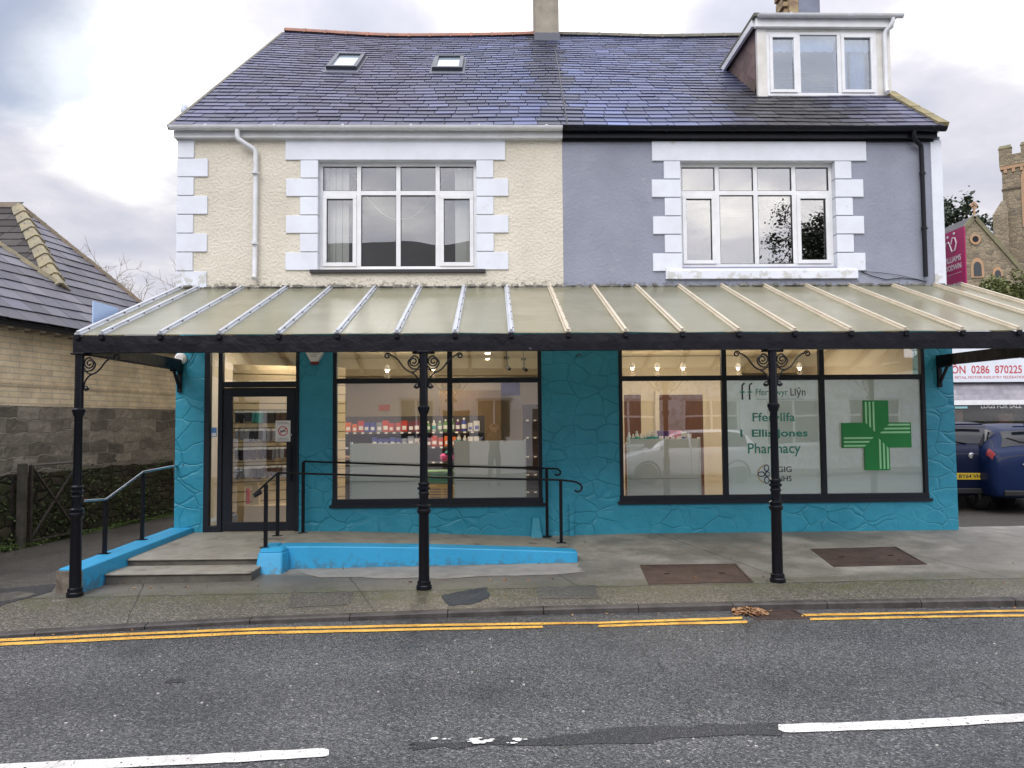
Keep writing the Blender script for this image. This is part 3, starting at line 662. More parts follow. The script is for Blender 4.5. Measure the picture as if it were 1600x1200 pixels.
mb = MB(); cab = [PY(x, y, -.015) for x, y in ((1345, 424), (1362, 431), (1385, 437), (1410, 434), (1432, 437), (1447, 440))]; mb.tube(cab, .006, 5); mb.tube([PY(x, y, -.02) for x, y in ((1345, 424), (1375, 426), (1405, 430), (1440, 438))], .004, 5); mb.build('loose_cable', m_black, BL)
mb = MB(); q = PY(290, 190, 3.0); mb.lathe((q.x-.02, 3.0, q.z-.6), [(.055, 0), (.055, .78), (.062, .78), (.062, .84), (.055, .86), (.045, .9), (.02, .925)], 14); mb.tube([(q.x-.02, 3., q.z-.5), (q.x+.25, 3., q.z-.6)], .05, 10); mb.build('vent_pipe', mat('grey_vent', (.50, .55, .66), .35), BL, smooth='auto')
# ------------------------------------------------------------------ roof
E0 = Vector((XL-.04, -.20, 5.725)); SL = (10.0-5.725)/5.75; vdir = Vector((0, 1, SL)).normalized(); VLEN = 5.75*math.hypot(1, SL)
def sag(p):
    t_ = max(0, min(1, (p.y+.2)/5.75)); x = (p.x+4.5)/5.5
    s = math.sin(math.pi*max(0, min(1, x)))*.09 if x < 1 else math.sin(math.pi*min(1, (x-1)))*.05
    return Vector((p.x, p.y, p.z-s*t_+.05*t_*max(0, 1-x)*1.0+.006*math.sin(p.x*2.1+p.y*1.7)))
rn = random.Random(2)
def tone_main(a, b_, rnd):
    x = a+E0.x; v = b_/VLEN
    blue = math.exp(-((x-1.9)/2.3)**2)*.9+.15*math.sin(x*1.3+v*3)  # bluer mid-roof tone: sky sheen put into the slate colour
    moss = math.exp(-((x-4.5)/1.1)**2)*(1 if v < .3 else .3)*smooth(1-v*1.1)
    j = rnd.uniform(.62, 1.32)
    base = Vector((.068, .069, .118)).lerp(Vector((.076, .098, .205)), max(0, min(1, blue+rnd.uniform(-.14, .14))))
    base = base.lerp(Vector((.045, .042, .032)), min(.85, max(0, moss+rnd.uniform(-.15, .15))))
    if abs(x-1.0) < .28: base = base.lerp(Vector((.04, .038, .04)), .6)
    if rnd.random() < .025: j *= 1.5
    return tuple(base*j)
m_slate = mat('welsh_slate', (1, 1, 1), .44, attr=1., bump=.35, bscale=35, bdist=.006, streak=((.35, .36, .30), 7, .62, .8), spec=.38)
m_slate2 = mat('dull_slate', (1, 1, 1), .8, attr=1., bump=.5, bscale=25, bdist=.006, streak=((1.6, 1.6, 1.4), 4, .6, .75), spec=.15)
rw = 6.43-E0.x
dorm_hole = (4.30-E0.x, 6.30-E0.x)
sk = []   # skylight cut-outs are covered by their frames
rpl = lambda x, y: PL(x, y, E0, (0, -SL, 1))
mb = MB(); P = [E0, E0+Vector((rw, 0, 0)), E0+Vector((rw, 0, 0))+vdir*VLEN, E0+vdir*VLEN]; nrm = Vector((0, -vdir.z, vdir.y))
mb.grid(lambda a, b_: sag(E0+Vector((a, 0, 0))+vdir*b_-nrm*.012), [rw*k/24 for k in range(25)], [VLEN*k/10 for k in range(11)])
mb.grid(lambda a, b_: sag(E0+Vector((a, 0, 0))+vdir*b_-nrm*.10), [rw*k/24 for k in range(25)], [0.05, VLEN])
# rear slope
mb.add([(XL-.1, 5.55, 9.97), (XR+.07, 5.55, 9.97), (XR+.07, 11.3, 5.7), (XL-.1, 11.3, 5.7)], [(0, 1, 2, 3)])
roof = mb.build('roof', mat('roof_felt', (.03, .03, .035), .8), BL, fix=False)
mb = slates(E0, (1, 0, 0), vdir, [(0, 0), (rw, 0), (rw, VLEN), (0, VLEN)], .315, .208, tone=tone_main, warp=sag, seed=5)
mb.build('slate_covering', m_slate, roof)
# ridge tiles
m_rt = mat('terracotta_ridge', (.33, .15, .10), .75, var=(.22, .12, .09), vscale=5); m_rg = mat('grey_ridge', (.17, .15, .12), .8, var=(.10, .10, .08), vscale=5)
def ridge_run(a, b_, m, parent, name='ridge_tile', seg=.44, r=.10, f=None, one=True):
    a, b_ = Vector(a), Vector(b_); d = (b_-a); n = max(1, round(d.length/seg)); d /= n; du = d.normalized(); side = du.cross(Vector((0, 0, 1))).normalized(); upv = side.cross(du)
    mb = MB()
    for k in range(n):
        p0, p1 = a+d*k, a+d*(k+1)
        if f: p0, p1 = f(p0), f(p1)
        for q0, q1, s in ((p0, p1-(d*.06), 1.), (p1-(d*.09), p1+du*.01, 1.22)):
            pr = [(-1.0, -.85), (-.72, -.25), (-.3, .10), (.3, .10), (.72, -.25), (1.0, -.85)]
            b0 = [q0+side*x*r*s+upv*y*r*s for x, y in pr]; b1 = [q1+side*x*r*s+upv*y*r*s for x, y in pr]; mb.hexa(b0, b1)
    return mb.build(name, m, parent, fix=True)
RZ_ = E0.z+SL*5.75
ridge_run((XL-.04, 5.55, RZ_+.08), (.93, 5.55, RZ_+.08), m_rt, roof, f=sag)
ridge_run((1.45, 5.55, RZ_+.08), (6.48, 5.55, RZ_+.08), m_rg, roof, f=sag)
# verges
mb = MB(); mb.bar(E0+Vector((-.02, 0, -.02)), E0+Vector((-.02, 0, -.02))+vdir*(VLEN-.1)+Vector((0, 0, .05)), .05, .07); mb.build('verge', m_rg, roof)
mb = MB(); q = E0+Vector((rw+.03, .05, .04)); n_ = 16
for k in range(n_): mb.bar(q+vdir*VLEN*k/n_, q+vdir*VLEN*(k+.98)/n_+Vector((0, 0, random.uniform(-.01, .02))), .15, .10)
mb.build('verge', mat('mossy_mortar', (.30, .25, .13), .9, var=(.16, .15, .09), vscale=6, bump=.6, bscale=20), roof)
# party joint
mb = MB(); j0, j1 = rpl(887, 199), rpl(866, 72); mb.tube([sag(j0.lerp(j1, k/12)+nrm*.02)+Vector((random.uniform(-.008, .008), 0, 0)) for k in range(13)], .012, 6); mb.build('party_joint', m_black, roof)
# chimneys
m_rend = mat('weathered_render', (.36, .32, .25), .9, var=(.24, .215, .17), vscale=3, bump=.5, bscale=18, bdist=.01)
m_lead = mat('lead', (.09, .10, .125), .55)
def chimney(x0, x1, ya, yb, zt, m, side=None):
    mb = MB(); mb.box(x0, x1, ya, yb, 9.2, zt); 
    mb.box(x0-.05, x1+.05, ya-.05, yb+.05, zt, zt+.12).box(x0-.02, x1+.02, ya-.02, yb+.02, zt+.12, zt+.2)
    c_ = mb.build('chimney', m, roof, bevel=.015)
    mb = MB(); mb.box(x0-.02, x1+.02, ya-.03, yb+.02, 9.15, 9.82); mb.build('flashing', m_lead, c_, bevel=.004)
    for k in (.28, .72):
        mb = MB(); mb.lathe((lerp(x0, x1, k), (ya+yb)/2, zt+.2), [(.12, 0), (.10, .35), (.13, .36), (.13, .42), (.10, .43)], 14); mb.build('chimney_pot', m_rt, c_, smooth='auto')
    return c_
chimney(.93, 1.435, 5.1, 5.95, 11.9, m_rend)
m_gblk = mat('grey_chimney_render', (.21, .23, .30), .85, var=(.17, .18, .23), vscale=3, bump=.3, bscale=18)
c2 = chimney(6.72, 7.19, 5.4, 6.2, 11.9, m_gblk)
mb = MB(); mb.box(6.52, 6.72, 5.42, 6.18, 9.3, 11.88)
for k in range(9): mb.box(6.44-.03*(k % 2), 6.52, 5.5, 6.0, 10.5+k*.16, 10.6+k*.16)
mb.build('brick_stack', mat('stack_stone', (.42, .34, .18), .9, var=(.2, .12, .09), vscale=6, bump=.5, bscale=16), c2)
# skylights
def skylight(pxs, label):
    P = [rpl(*p) for p in pxs]  # bl, br, tr, tl
    x0 = (P[0].x+P[3].x)/2; x1 = (P[1].x+P[2].x)/2; y0 = (P[0].y+P[1].y)/2; y1 = (P[2].y+P[3].y)/2
    fy = lambda y, h: (E0.z+SL*(y+.2))+h/vdir.y
    def q(x, y, h): return sag(Vector((x, y, fy(y, 0)))+nrm*h)
    def slab(mb, xa, xb, ya, yb, ha, hb): mb.hexa([q(xa, ya, ha), q(xb, ya, ha), q(xb, yb, ha), q(xa, yb, ha)], [q(xa, ya, hb), q(xb, ya, hb), q(xb, yb, hb), q(xa, yb, hb)])
    mb = MB(); slab(mb, x0-.04, x1+.04, y0-.16, y1+.04, .0, .026); fl = mb.build('skylight_flashing', m_lead, roof)
    fl['label'] = label
    mb = MB(); f = .07; slab(mb, x0, x1, y0, y0+f, .0, .095); slab(mb, x0, x1, y1-f, y1, 0, .10); slab(mb, x0, x0+f, y0+f, y1-f, 0, .095); slab(mb, x1-f, x1, y0+f, y1-f, 0, .095)
    fr = mb.build('skylight_frame', mat('skylight_grey', (.035, .04, .05), .35), fl, bevel=.004)
    mb = MB(); slab(mb, x0+f, x1-f, y0+f, y1-f, .05, .06); mb.build('skylight_pane', mat('skylight_glass', (.42, .52, .60), .03, spec=1., coat=1.), fl)
skylight([(513, 110), (560, 109), (570, 89), (524, 88)], 'left roof window')
skylight([(675, 111), (722, 111), (726, 91), (681, 90)], 'right roof window')
# ------------------------------------------------------------------ dormer
DY = 1.222; dx0, dx1 = 4.30, 6.44; zb = E0.z+SL*(DY+.2); zt = 7.87
m_tile = mat('brown_hung_slate', (.17, .115, .10), .6, attr=.9, bump=.3, bscale=30)
DYB = (8.05-E0.z)/SL-.2
mb = MB(); mb.add([(dx0+.02, DY+.02, zb), (dx0+.02, DYB, 8.05), (dx0+.02, DY+.02, 8.05)], [(0, 1, 2)]); mb.add([(dx1, DY+.02, zb), (dx1, DYB, 8.05), (dx1, DY+.02, 8.05)], [(0, 2, 1)])
dm = mb.build('dormer', m_tile, BL, fix=False); dm['label'] = 'flat roofed dormer with three light window'
mb = slates((dx0+.015, DY+.03, zb+.0), (0, 1, SL), (0, -SL*.0, 1), [(0, 0), (.01, 0), (.01, .01)], seed=1)
def ctone(a, b_, rnd): k = rnd.uniform(.7, 1.25); return (k, k*.98, k)
mb = MB(); rnd = random.Random(31); row = 0; zz = zb
sd = Vector((0, 1, SL)).normalized()   # hung slates follow the roof slope
n_c = 0
L_ = (DYB-DY)*math.hypot(1, SL); up2 = Vector((0, -SL, 1)).normalized(); hgt = 1.1
r_ = 0; bb = 0.
while bb < 1.0:
    a = -.12*(r_ % 2)
    while a < L_:
        P = [Vector((0, DY, zb))+sd*x+up2*y for x, y in ((a, bb), (a+.235, bb), (a+.235, bb+.17), (a, bb+.17))]
        P = [Vector((dx0+.012-.006*(i in (0, 1)), max(DY+.02, p.y), min(8.0, max(p.z, E0.z+SL*(p.y+.2))))) for i, p in enumerate(P)]
        if all(p.z >= E0.z+SL*(p.y+.2)-.01 for p in P) and (P[1]-P[0]).length > .03 and (P[3]-P[0]).length > .03:
            k = rnd.uniform(.7, 1.25); mb.add(P+[p+Vector((-.008, 0, 0)) for p in P], [(4, 5, 6, 7), (0, 1, 5, 4), (3, 0, 4, 7), (1, 2, 6, 5)], (k, k, k))
        a += .24
    bb += .165; r_ += 1
mb.build('cheek_slates', m_tile, dm, fix=False)
# dormer roof slab, fascia, gutter
mb = MB(); mb.box(dx0-.10, dx1+.10, DY-.14, DYB+.25, 8.03, 8.09); mb.build('dormer_roof', mat('felt_roof', (.12, .12, .09), .9), dm, bevel=.006)
mb = MB(); mb.box(dx0-.06, dx1+.04, DY-.10, DY-.02, 7.88, 8.029).box(dx0-.10, dx0-.05, DY-.02, DYB+.2, 7.92, 8.029).box(dx1+.02, dx1+.07, DY-.02, DYB+.2, 7.92, 8.029); mb.build('fascia', m_upvc, dm, bevel=.004)
gutter(dx0-.04, dx1+.16, m_gutw, dm, DY-.16, 8.05, .052)
mb = MB(); mb.box(dx0-.02, dx0+.13, DY-.03, DY+.05, zb-.05, 7.88).box(dx1-.21, dx1+.02, DY-.01, DY+.05, zb-.02, 7.88); mb.box(dx0+.13, dx1-.21, DY-.02, DY+.04, 7.84, 7.88)
mb.build('corner_post', mat('cream_board', (.70, .69, .66), .6, var=(.6, .58, .52), vscale=4), dm, bevel=.004)
x0, x1, z0, z1 = dx0+.132, dx1-.212, zb-.0, 7.84
mb = MB(); f = .05; y0, y1 = DY-.015, DY+.045
cs = [x0+(x1-x0)*.29, x0+(x1-x0)*.66]
mb.box(x0, x1, y0, y1, z0, z0+f).box(x0, x1, y0, y1, z1-f, z1).box(x0, x0+f, y0, y1, z0+f, z1-f).box(x1-f, x1, y0, y1, z0+f, z1-f)
for q in cs: mb.box(q-.03, q+.03, y0-.002, y1, z0+f, z1-f)
fr = mb.build('dormer_window', m_upvc, dm, bevel=.004)
ed = [x0+f]+cs+[x1-f]
m_gd = glass('dormer_glass', .16, (.8, .9, 1))
for i in range(3):
    a, b_ = ed[i]+(.03 if i else 0), ed[i+1]-(.03 if i < 2 else 0); s = 0
    if i != 1:
        s = .05; mb = MB(); mb.box(a, b_, y0-.02, y0+.02, z0+f, z0+f+s).box(a, b_, y0-.02, y0+.02, z1-f-s, z1-f).box(a, a+s, y0-.02, y0+.02, z0+f+s, z1-f-s).box(b_-s, b_, y0-.02, y0+.02, z0+f+s, z1-f-s); mb.build('casement', m_upvc, dm, bevel=.004)
    mb = MB(); mb.box(a+s, b_-s, y0+.022, y0+.03, z0+f+s, z1-f-s); mb.build('pane', m_gd, dm)
    mb = MB(); n_ = 14; top = z1-f; o = len(mb.v)   # scalloped net
    xs = [lerp(a, b_, k/n_) for k in range(n_+1)]
    mb.add([(x, DY+.12+.012*math.sin(k*2.1), top) for k, x in enumerate(xs)]+[(x, DY+.12+.012*math.sin(k*2.1), top-.20-.03*abs(math.sin(k*math.pi/3.5))) for k, x in enumerate(xs)], [(k, k+1, n_+2+k, n_+1+k) for k in range(n_)])
    mb.build('net_curtain', mat('net', (.8, .82, .88), .9), dm, fix=False)
mb = MB()
for (xa, xb) in ((x0+.06, x0+.12), (x1-.62, x1-.42), (x1-.36, x1-.1)):
    n_ = 16; mb.grid(lambda x, z: (x, DY+.16+.02*math.sin(x*70), z), [lerp(xa, xb, k/n_) for k in range(n_+1)], [z0+f, z1-f-.18])
mb.build('curtain', mat('pale_curtain', (.55, .6, .68), .9), dm, fix=False)
mb = MB(); mb.add([(x0, 2.6, 8.0), (x1, 2.6, 8.0), (x1, 2.6, z0), (x0, 2.6, z0), (x0, DY+.3, z0+.0), (x1, DY+.3, z0)], [(0, 1, 2, 3)]); mb.build('dormer_room', mat('dim_blue_wall', (.20, .25, .36), .9), dm, fix=False)
pipe([(6.44, DY-.16, 8.0), (6.44, DY-.15, 7.93), (6.34, DY-.07, 7.80), (6.34, DY-.07, zb+.06), (6.34, DY-.12, zb+.02)], .034, m_gutw, dm)
# ================================================================== shopfront
m_shop = glass('shop_glass', .12, bump=.06)
def bars(mb, x0, x1, z0, z1, f, y0, y1):
    mb.box(x0, x1, y0, y1, z0, z0+f).box(x0, x1, y0, y1, z1-f, z1).box(x0, x0+f, y0, y1, z0+f, z1-f).box(x1-f, x1, y0, y1, z0+f, z1-f)
def shopwin(x0, x1, z0, z1, muls, ztr, label):
    y0, y1 = -.012, .07; f = .05; fb = .085
    mb = MB(); mb.box(x0-.02, x1+.02, y0, y1, z0-.0, z0+fb).box(x0, x1, y0, y1, z1-f, z1).box(x0-.012, x0+f-.01, y0, y1, z0+fb, z1-f).box(x1-f+.01, x1+.012, y0, y1, z0+fb, z1-f)
    for q in muls: mb.box(q-.035, q+.035, y0+.003, y1, z0+fb, z1-f)
    ed = [x0+f-.01]+[q for q in muls]+[x1-f+.01]
    for i in range(len(ed)-1): mb.box(ed[i]+(.035 if i else 0), ed[i+1]-(.035 if i < len(muls) else 0), y0+.004, y1, ztr-.035, ztr+.035)
    mb.box(x0-.05, x1+.05, -.045, y0-.0, z0-.03, z0+.012)
    w = mb.build('shop_window', m_frame, BL, bevel=.004); w['label'] = label; n = 0
    for i in range(len(ed)-1):
        a, b_ = ed[i]+(.035 if i else 0), ed[i+1]-(.035 if i < len(muls) else 0)
        for c_, d in ((z0+fb, ztr-.035), (ztr+.035, z1-f)):
            mb = MB(); yy = .03+.0006*n; mb.box(a, b_, yy, yy+.008, c_, d); mb.build('pane', m_shop, w); n += 1
    return w
wl = shopwin(LW[0], LW[1], LW[2], LW[3], [-.62], 2.165, 'wide anthracite window of two lights left of the middle wall panel')
wr = shopwin(RW[0], RW[1], RW[2], RW[3], [3.265, 4.665], 2.175, 'wide anthracite window of three lights with frosted film and lettering')
# frosted film on the two right lights
def film_mat(name, col):
    m = bpy.data.materials.new(name); m.use_nodes = True; t = m.node_tree; t.nodes.clear(); o = N(t, 'ShaderNodeOutputMaterial')
    d = N(t, 'ShaderNodeBsdfDiffuse'); tl = N(t, 'ShaderNodeBsdfTranslucent'); mx = N(t, 'ShaderNodeMixShader'); mx.inputs[0].default_value = .4
    d.inputs[0].default_value = (*col, 1); tl.inputs[0].default_value = (*[min(1, c*1.1) for c in col], 1)
    L(t, d.outputs[0], mx.inputs[1]); L(t, tl.outputs[0], mx.inputs[2]); L(t, mx.outputs[0], o.inputs[0]); return m
m_film = film_mat('frosted_film', FILM)
for a, b_ in ((3.302, 4.628), (4.702, 6.093)):
    mb = MB(); mb.box(a, b_, .045, .046, .527, 2.138); mb.build('frosted_film', m_film, wr)
# lettering on the film (outer face of the pane)
m_tg = mat('teal_lettering', (.035, .27, .23), .5); m_dk = mat('dark_lettering', (.03, .03, .045), .5); m_nv = mat('navy_mark', (.012, .012, .10), .5); m_gold = mat('pale_gold_mark', (.45, .42, .27), .6)
YT = -.004+.03
def pxb(xa, xb, ya, yb): p = PY(xa, yb, 0); q = PY(xb, ya, 0); return p.x, q.x, p.z, q.z
def wtext(s, xa, xb, ya, yb, m, bold=0): a, b_, c_, d = pxb(xa, xb, ya, yb); return text_mesh(s, a, b_, c_, d, YT, m, wr, bold=bold)
wtext('Fferyllwyr', 1182, 1232, 607, 621, m_tg); wtext('Llŷn', 1236.5, 1259.5, 605, 621.5, m_dk)
wtext('Fferyllwyr Annibynnol Independent Pharmacies', 1183, 1257, 622.3, 625, m_tg)
wtext('Fferyllfa', 1177, 1243, 644.5, 663, m_tg, .01); wtext('I  Ellis Jones', 1158, 1263, 670.5, 686.5, m_tg, .025); wtext('Pharmacy', 1170, 1252, 692, 714, m_tg, .01)
wtext('GIG', 1216, 1238, 729, 738, m_dk, .01); wtext('NHS', 1216, 1238, 743.5, 752.5, m_dk, .01)
# double f mark with cross bars
def ribbon(pts, w, m, name, y=YT, parent=None):
    mb = MB(); P = [Vector(p) for p in pts]
    up = Vector((0, 1, 0)); l, r = [], []
    for i, p in enumerate(P):
        d = (P[min(i+1, len(P)-1)]-P[max(i-1, 0)]).normalized(); s = d.cross(up)*w/2; l.append(p+s); r.append(p-s)
    mb.add([(q.x, y, q.z) for q in l]+[(q.x, y, q.z) for q in r], [(i, i+1, len(P)+i+1, len(P)+i) for i in range(len(P)-1)])
    return mb.build(name, m, parent if parent else wr, fix=False)
def circ(cx, cz, r, a0, a1, n=14, sx=1, sz=1): return [(cx+sx*r*math.cos(R_(lerp(a0, a1, k/n))), 0, cz+sz*r*math.sin(R_(lerp(a0, a1, k/n)))) for k in range(n+1)]
for k, xa in enumerate((1161, 1172.5)):
    p0 = PY(xa, 624.5, 0); p1 = PY(xa, 603.5, 0); r = .04
    ribbon([(p0.x, 0, p0.z), (p0.x, 0, p1.z-.0)]+[(p0.x+r-r*math.cos(R_(a)), 0, p1.z+r*math.sin(R_(a))) for a in range(15, 100, 15)], .022, m_dk, 'emblem')
    q = PY(xa, 612.5, 0); mb = MB(); mb.add([(q.x+.050*math.cos(a)*(1 if i % 2 == 0 else .38), YT-.002, q.z+.034*math.sin(a)*(1 if i % 2 == 0 else .38)) for i, a in enumerate([math.pi*j/4 for j in range(8)])], [list(range(8))]); mb.build('emblem', m_tg, wr, fix=False)
# knot mark beside GIG / NHS over a pale ring
g0 = PY(1199, 741, 0)
ribbon(circ(g0.x, g0.z, .125, 95, 265), .022, m_gold, 'emblem', YT+.001)
for dx, dz, a0 in ((-.075, 0, 180), (.0, .085, 90), (.0, -.085, 270)): ribbon(circ(g0.x+dx, g0.z+dz, .038, a0-175, a0+175, 16, 1.25 if dz == 0 else .85, .85 if dz == 0 else 1.2), .014, m_nv, 'emblem')
ribbon([(g0.x-.03, 0, g0.z-.012), (g0.x+.005, 0, g0.z+.05)], .014, m_nv, 'emblem'); ribbon([(g0.x-.03, 0, g0.z+.012), (g0.x+.005, 0, g0.z-.05)], .014, m_nv, 'emblem'); ribbon(circ(g0.x+.012, g0.z, .03, 0, 350), .012, m_nv, 'emblem')
# green cross sign
m_cg = mat('green_cross', (.012, .25, .055), .35); m_cl = mat('pale_green_stripe', (.36, .76, .42), .4)
cr = empty('pharmacy_cross', tuple(PY(1370, 680, -.03)), 'green cross sign with pale pinwheel stripes on the frosted right window', 'sign')
cc_ = PY(1370.5, 680, -.02); A, Wd = .495, .178
mb = MB(); sh = [(-Wd, -A), (Wd, -A), (Wd, -Wd), (A, -Wd), (A, Wd), (Wd, Wd), (Wd, A), (-Wd, A), (-Wd, Wd), (-A, Wd), (-A, -Wd), (-Wd, -Wd)]
mb.prism([(cc_.x+x, -.012, cc_.z+z) for x, z in sh], (0, .03, 0)); mb.build('cross_board', m_cg, cr)
def rot(x, z, k):
    for _ in range(k): x, z = -z, x
    return x, z
for k in range(4):
    for j in range(3):
        xo = -Wd+.018+j*.054; w = .026   # stripes in the left half of the upper arm
        zb0 = abs(xo)+.02; zb1 = abs(xo+w)+.02
        P = [(xo, zb0), (xo+w, zb1), (xo+w, A-.02), (xo, A-.02)]
        P = [rot(x, z, k) for x, z in P]
        mb = MB(); mb.prism([(cc_.x+x, -.0155, cc_.z+z) for x, z in P], (0, .003, 0)); mb.build('stripe', m_cl, cr)
# ------------------------------------------------------------------ door
mb = MB(); x0, x1, z1 = -4.03, -2.72, 2.78
# side light, door frame, transom
sx = -3.80
mb.box(x0, x0+.075, -.02, .07, .08, z1).box(sx-.04, sx+.02, -.02, .07, .08, z1).box(x1-.045, x1, -.02, .07, .08, z1).box(x0+.075, sx-.04, -.018, .069, .08, .17).box(sx+.02, x1-.045, -.018, .069, 2.085, 2.165).box(x0+.075, x1-.045, -.018, .069, z1-.05, z1-.0005)
df = mb.build('door_frame', m_frame, BL, bevel=.004)
for i, (a, b_, c_, d) in enumerate(((x0+.075, sx-.04, .17, z1-.05), (sx+.02, x1-.045, 2.165, z1-.05))): mb = MB(); mb.box(a, b_, .03+i*.0007, .038+i*.0007, c_, d); mb.build('pane', m_shop, df)
mb = MB(); mb.box(x0, x1, -.05, .1, .055, .08); mb.build('threshold', mat('aluminium', (.6, .6, .6), .35, 1), df, bevel=.003)
a, b_ = sx+.025, x1-.05; zb0, zt0 = .09, 2.08
mb = MB(); bars(mb, a, b_, zb0, zt0, .125, .0, .055); dr = mb.build('door', m_frame, BL, bevel=.004); dr['label'] = 'anthracite glazed entrance door'
mb = MB(); mb.box(a+.125, b_-.125, .028, .036, zb0+.125, zt0-.125); mb.build('door_pane', m_shop, dr)
mb = MB(); hx = b_-.06; mb.box(hx-.014, hx+.014, -.05, -.03, .78, 1.32).box(hx-.01, hx+.01, -.03, .0, .86, .88).box(hx-.01, hx+.01, -.03, .0, 1.22, 1.24); mb.build('door_handle', m_black, dr, bevel=.003)
mb = MB(); mb.lathe((hx+.0, 0, 1.42), [(.014, -.012), (.014, 0)], 12, 'y'); mb.build('lock', mat('steel', (.5, .5, .52), .25, 1), dr)
m_paper = mat('white_paper', (.78, .78, .78), .6); m_red = mat('red_print', (.55, .02, .02), .5)
s = pxb(430.5, 454, 657, 690); mb = MB(); mb.box(s[0], s[1], -.004, -.001, s[2], s[3]); sg = mb.build('no_smoking_sign', m_paper, None); tag(sg, 'white no smoking notice stuck on the glass of the entrance door', 'sign')
ccx, ccz = (s[0]+s[1])/2, (s[2]+s[3])/2
ribbon(circ(ccx, ccz, .062, 0, 360, 28), .012, m_red, 'prohibition_ring', -.0055, sg); ribbon([(ccx-.045, 0, ccz-.04), (ccx+.045, 0, ccz+.04)], .011, m_red, 'prohibition_ring', -.0052, sg)
mb = MB(); mb.box(ccx-.04, ccx+.035, -.0062, -.0056, ccz-.008, ccz+.006).box(ccx+.037, ccx+.045, -.0062, -.0056, ccz-.008, ccz+.006); mb.build('cigarette', m_dk, sg)
text_mesh('Mae ysmygu yn y\nfangre hon yn erbyn', s[0]+.02, s[1]-.02, s[3]-.055, s[3]-.015, -.0055, m_dk, sg); text_mesh('It is against the law to\nsmoke in these premises', s[0]+.02, s[1]-.02, s[2]+.012, s[2]+.05, -.0055, m_dk, sg)
s = pxb(328.5, 337.5, 668, 683); mb = MB(); mb.box(s[0], s[1], .024, .026, s[2], s[3]); st = tag(mb.build('window_sticker', mat('blue_print', (.10, .25, .55), .5)), 'small blue and white sticker on the narrow light beside the door', 'sticker')
mb = MB(); mb.box(s[0]+.01, s[1]-.01, .0228, .0235, s[2]+.01, (s[2]+s[3])/2-.01); mb.build('panel', m_paper, st)
# ------------------------------------------------------------------ alarm box, conduit
ab = empty('alarm_box', (-2.52, -.06, 2.6), 'white lettered bell box with a red base on the teal wall beside the door', 'alarm box')
p = PY(490.5, 567, -.07); mb = MB(); hx_ = [(-.055, 0), (.055, 0), (.145, .16), (.145, .26), (-.145, .26), (-.145, .16)]
mb.hexa([(p.x+x, 0., p.z+.012+z) for x, z in hx_], [(p.x+x*.9, -.075, p.z+.02+z*.96) for x, z in hx_]); mb.build('case', m_paper, ab, bevel=.006)
mb = MB(); mb.hexa([(p.x+x, 0, p.z-.02) for x in (-.05, .05)]+[(p.x+x, 0, p.z+.01) for x in (.06, -.06)], [(p.x+x, -.07, p.z-.012) for x in (-.04, .04)]+[(p.x+x, -.07, p.z+.012) for x in (.055, -.055)]); mb.build('lens', mat('red_lens', (.25, .01, .015), .3), ab)
text_mesh('TITAN', p.x-.085, p.x+.085, p.z+.135, p.z+.175, -.0765, m_dk, ab, bold=.02); text_mesh('SECURITY', p.x-.05, p.x+.05, p.z+.105, p.z+.117, -.0765, m_dk, ab); text_mesh('ALARMS', p.x-.035, p.x+.035, p.z+.085, p.z+.097, -.0765, m_dk, ab)
p = PY(286, 560, -.05); lb = empty('wall_lamp', (p.x, 0, p.z), 'small white fitting with a looped black cable at the top left corner of the shopfront', 'lamp')
mb = MB(); mb.lathe((p.x-.04, -.02, p.z), [(.05, -.06), (.08, -.03), (.08, .02), (.04, .02)], 14, 'y'); mb.build('case', m_paper, lb, smooth='auto')
mb = MB(); mb.tube([(p.x+.05+.07*math.sin(R_(a_)), -.03, p.z+.05+.09*math.cos(R_(a_))) for a_ in range(-20, 200, 20)], .006, 6); mb.build('cable', m_black, lb)
p = PY(905, 555, -.02); hk = tag(MB().tube([(p.x-.05, -.01, p.z-.02), (p.x-.02, -.05, p.z+.01), (p.x+.03, -.05, p.z), (p.x+.03, -.01, p.z+.0)], .008, 6).build('wall_hook', m_iron), 'small rusty hook high on the teal panel between the shop windows', 'hook')
# boxed foot and pipe stub on the wall base right of the left shop window
mb = MB(); p = PY(838, 836, 0); mb.hexa([(p.x-.09, -.11, -.08), (p.x+.09, -.11, -.08), (p.x+.09, .0, -.08), (p.x-.09, .0, -.08)], [(p.x-.05, -.05, .24), (p.x+.04, -.05, .24), (p.x+.05, .0, .27), (p.x-.06, 0, .27)]); mb.build('painted_boxing', m_teal, BL, bevel=.01)
mb = MB(); p = PY(893, 836, 0); mb.box(p.x-.035, p.x+.035, -.05, 0, -.06, .42); mb.build('painted_boxing', m_teal, BL, bevel=.008)
# ================================================================== interior
m_iw = mat('cream_interior_wall', (.60, .55, .45), .8); m_ic = mat('ceiling_white', (.70, .63, .48), .8); m_fl = mat('shop_floor', (.30, .22, .14), .35, var=(.24, .17, .10), vscale=4)
X0, X1, YB, ZC = XL+.26, XR-.26, 6.2, 2.86
def room(name, f, m): mb = MB(); mb.add(*f); return mb.build(name, m, BL, fix=False)
room('interior_floor', ([(X0, .285, .075), (X1, .285, .075), (X1, YB, .075), (X0, YB, .075)], [(0, 1, 2, 3)]), m_fl)
room('ceiling', ([(X0, .285, ZC), (X1, .285, ZC), (X1, YB, ZC), (X0, YB, ZC)], [(0, 3, 2, 1)]), m_ic)
room('interior_wall', ([(X0, YB, .075), (X1, YB, .075), (X1, YB, ZC), (X0, YB, ZC)], [(0, 1, 2, 3)]), m_iw)
mb = MB(); mb.box(1.12, 1.24, .3, YB-.01, .08, ZC-.01); mb.build('interior_wall', m_iw, BL)
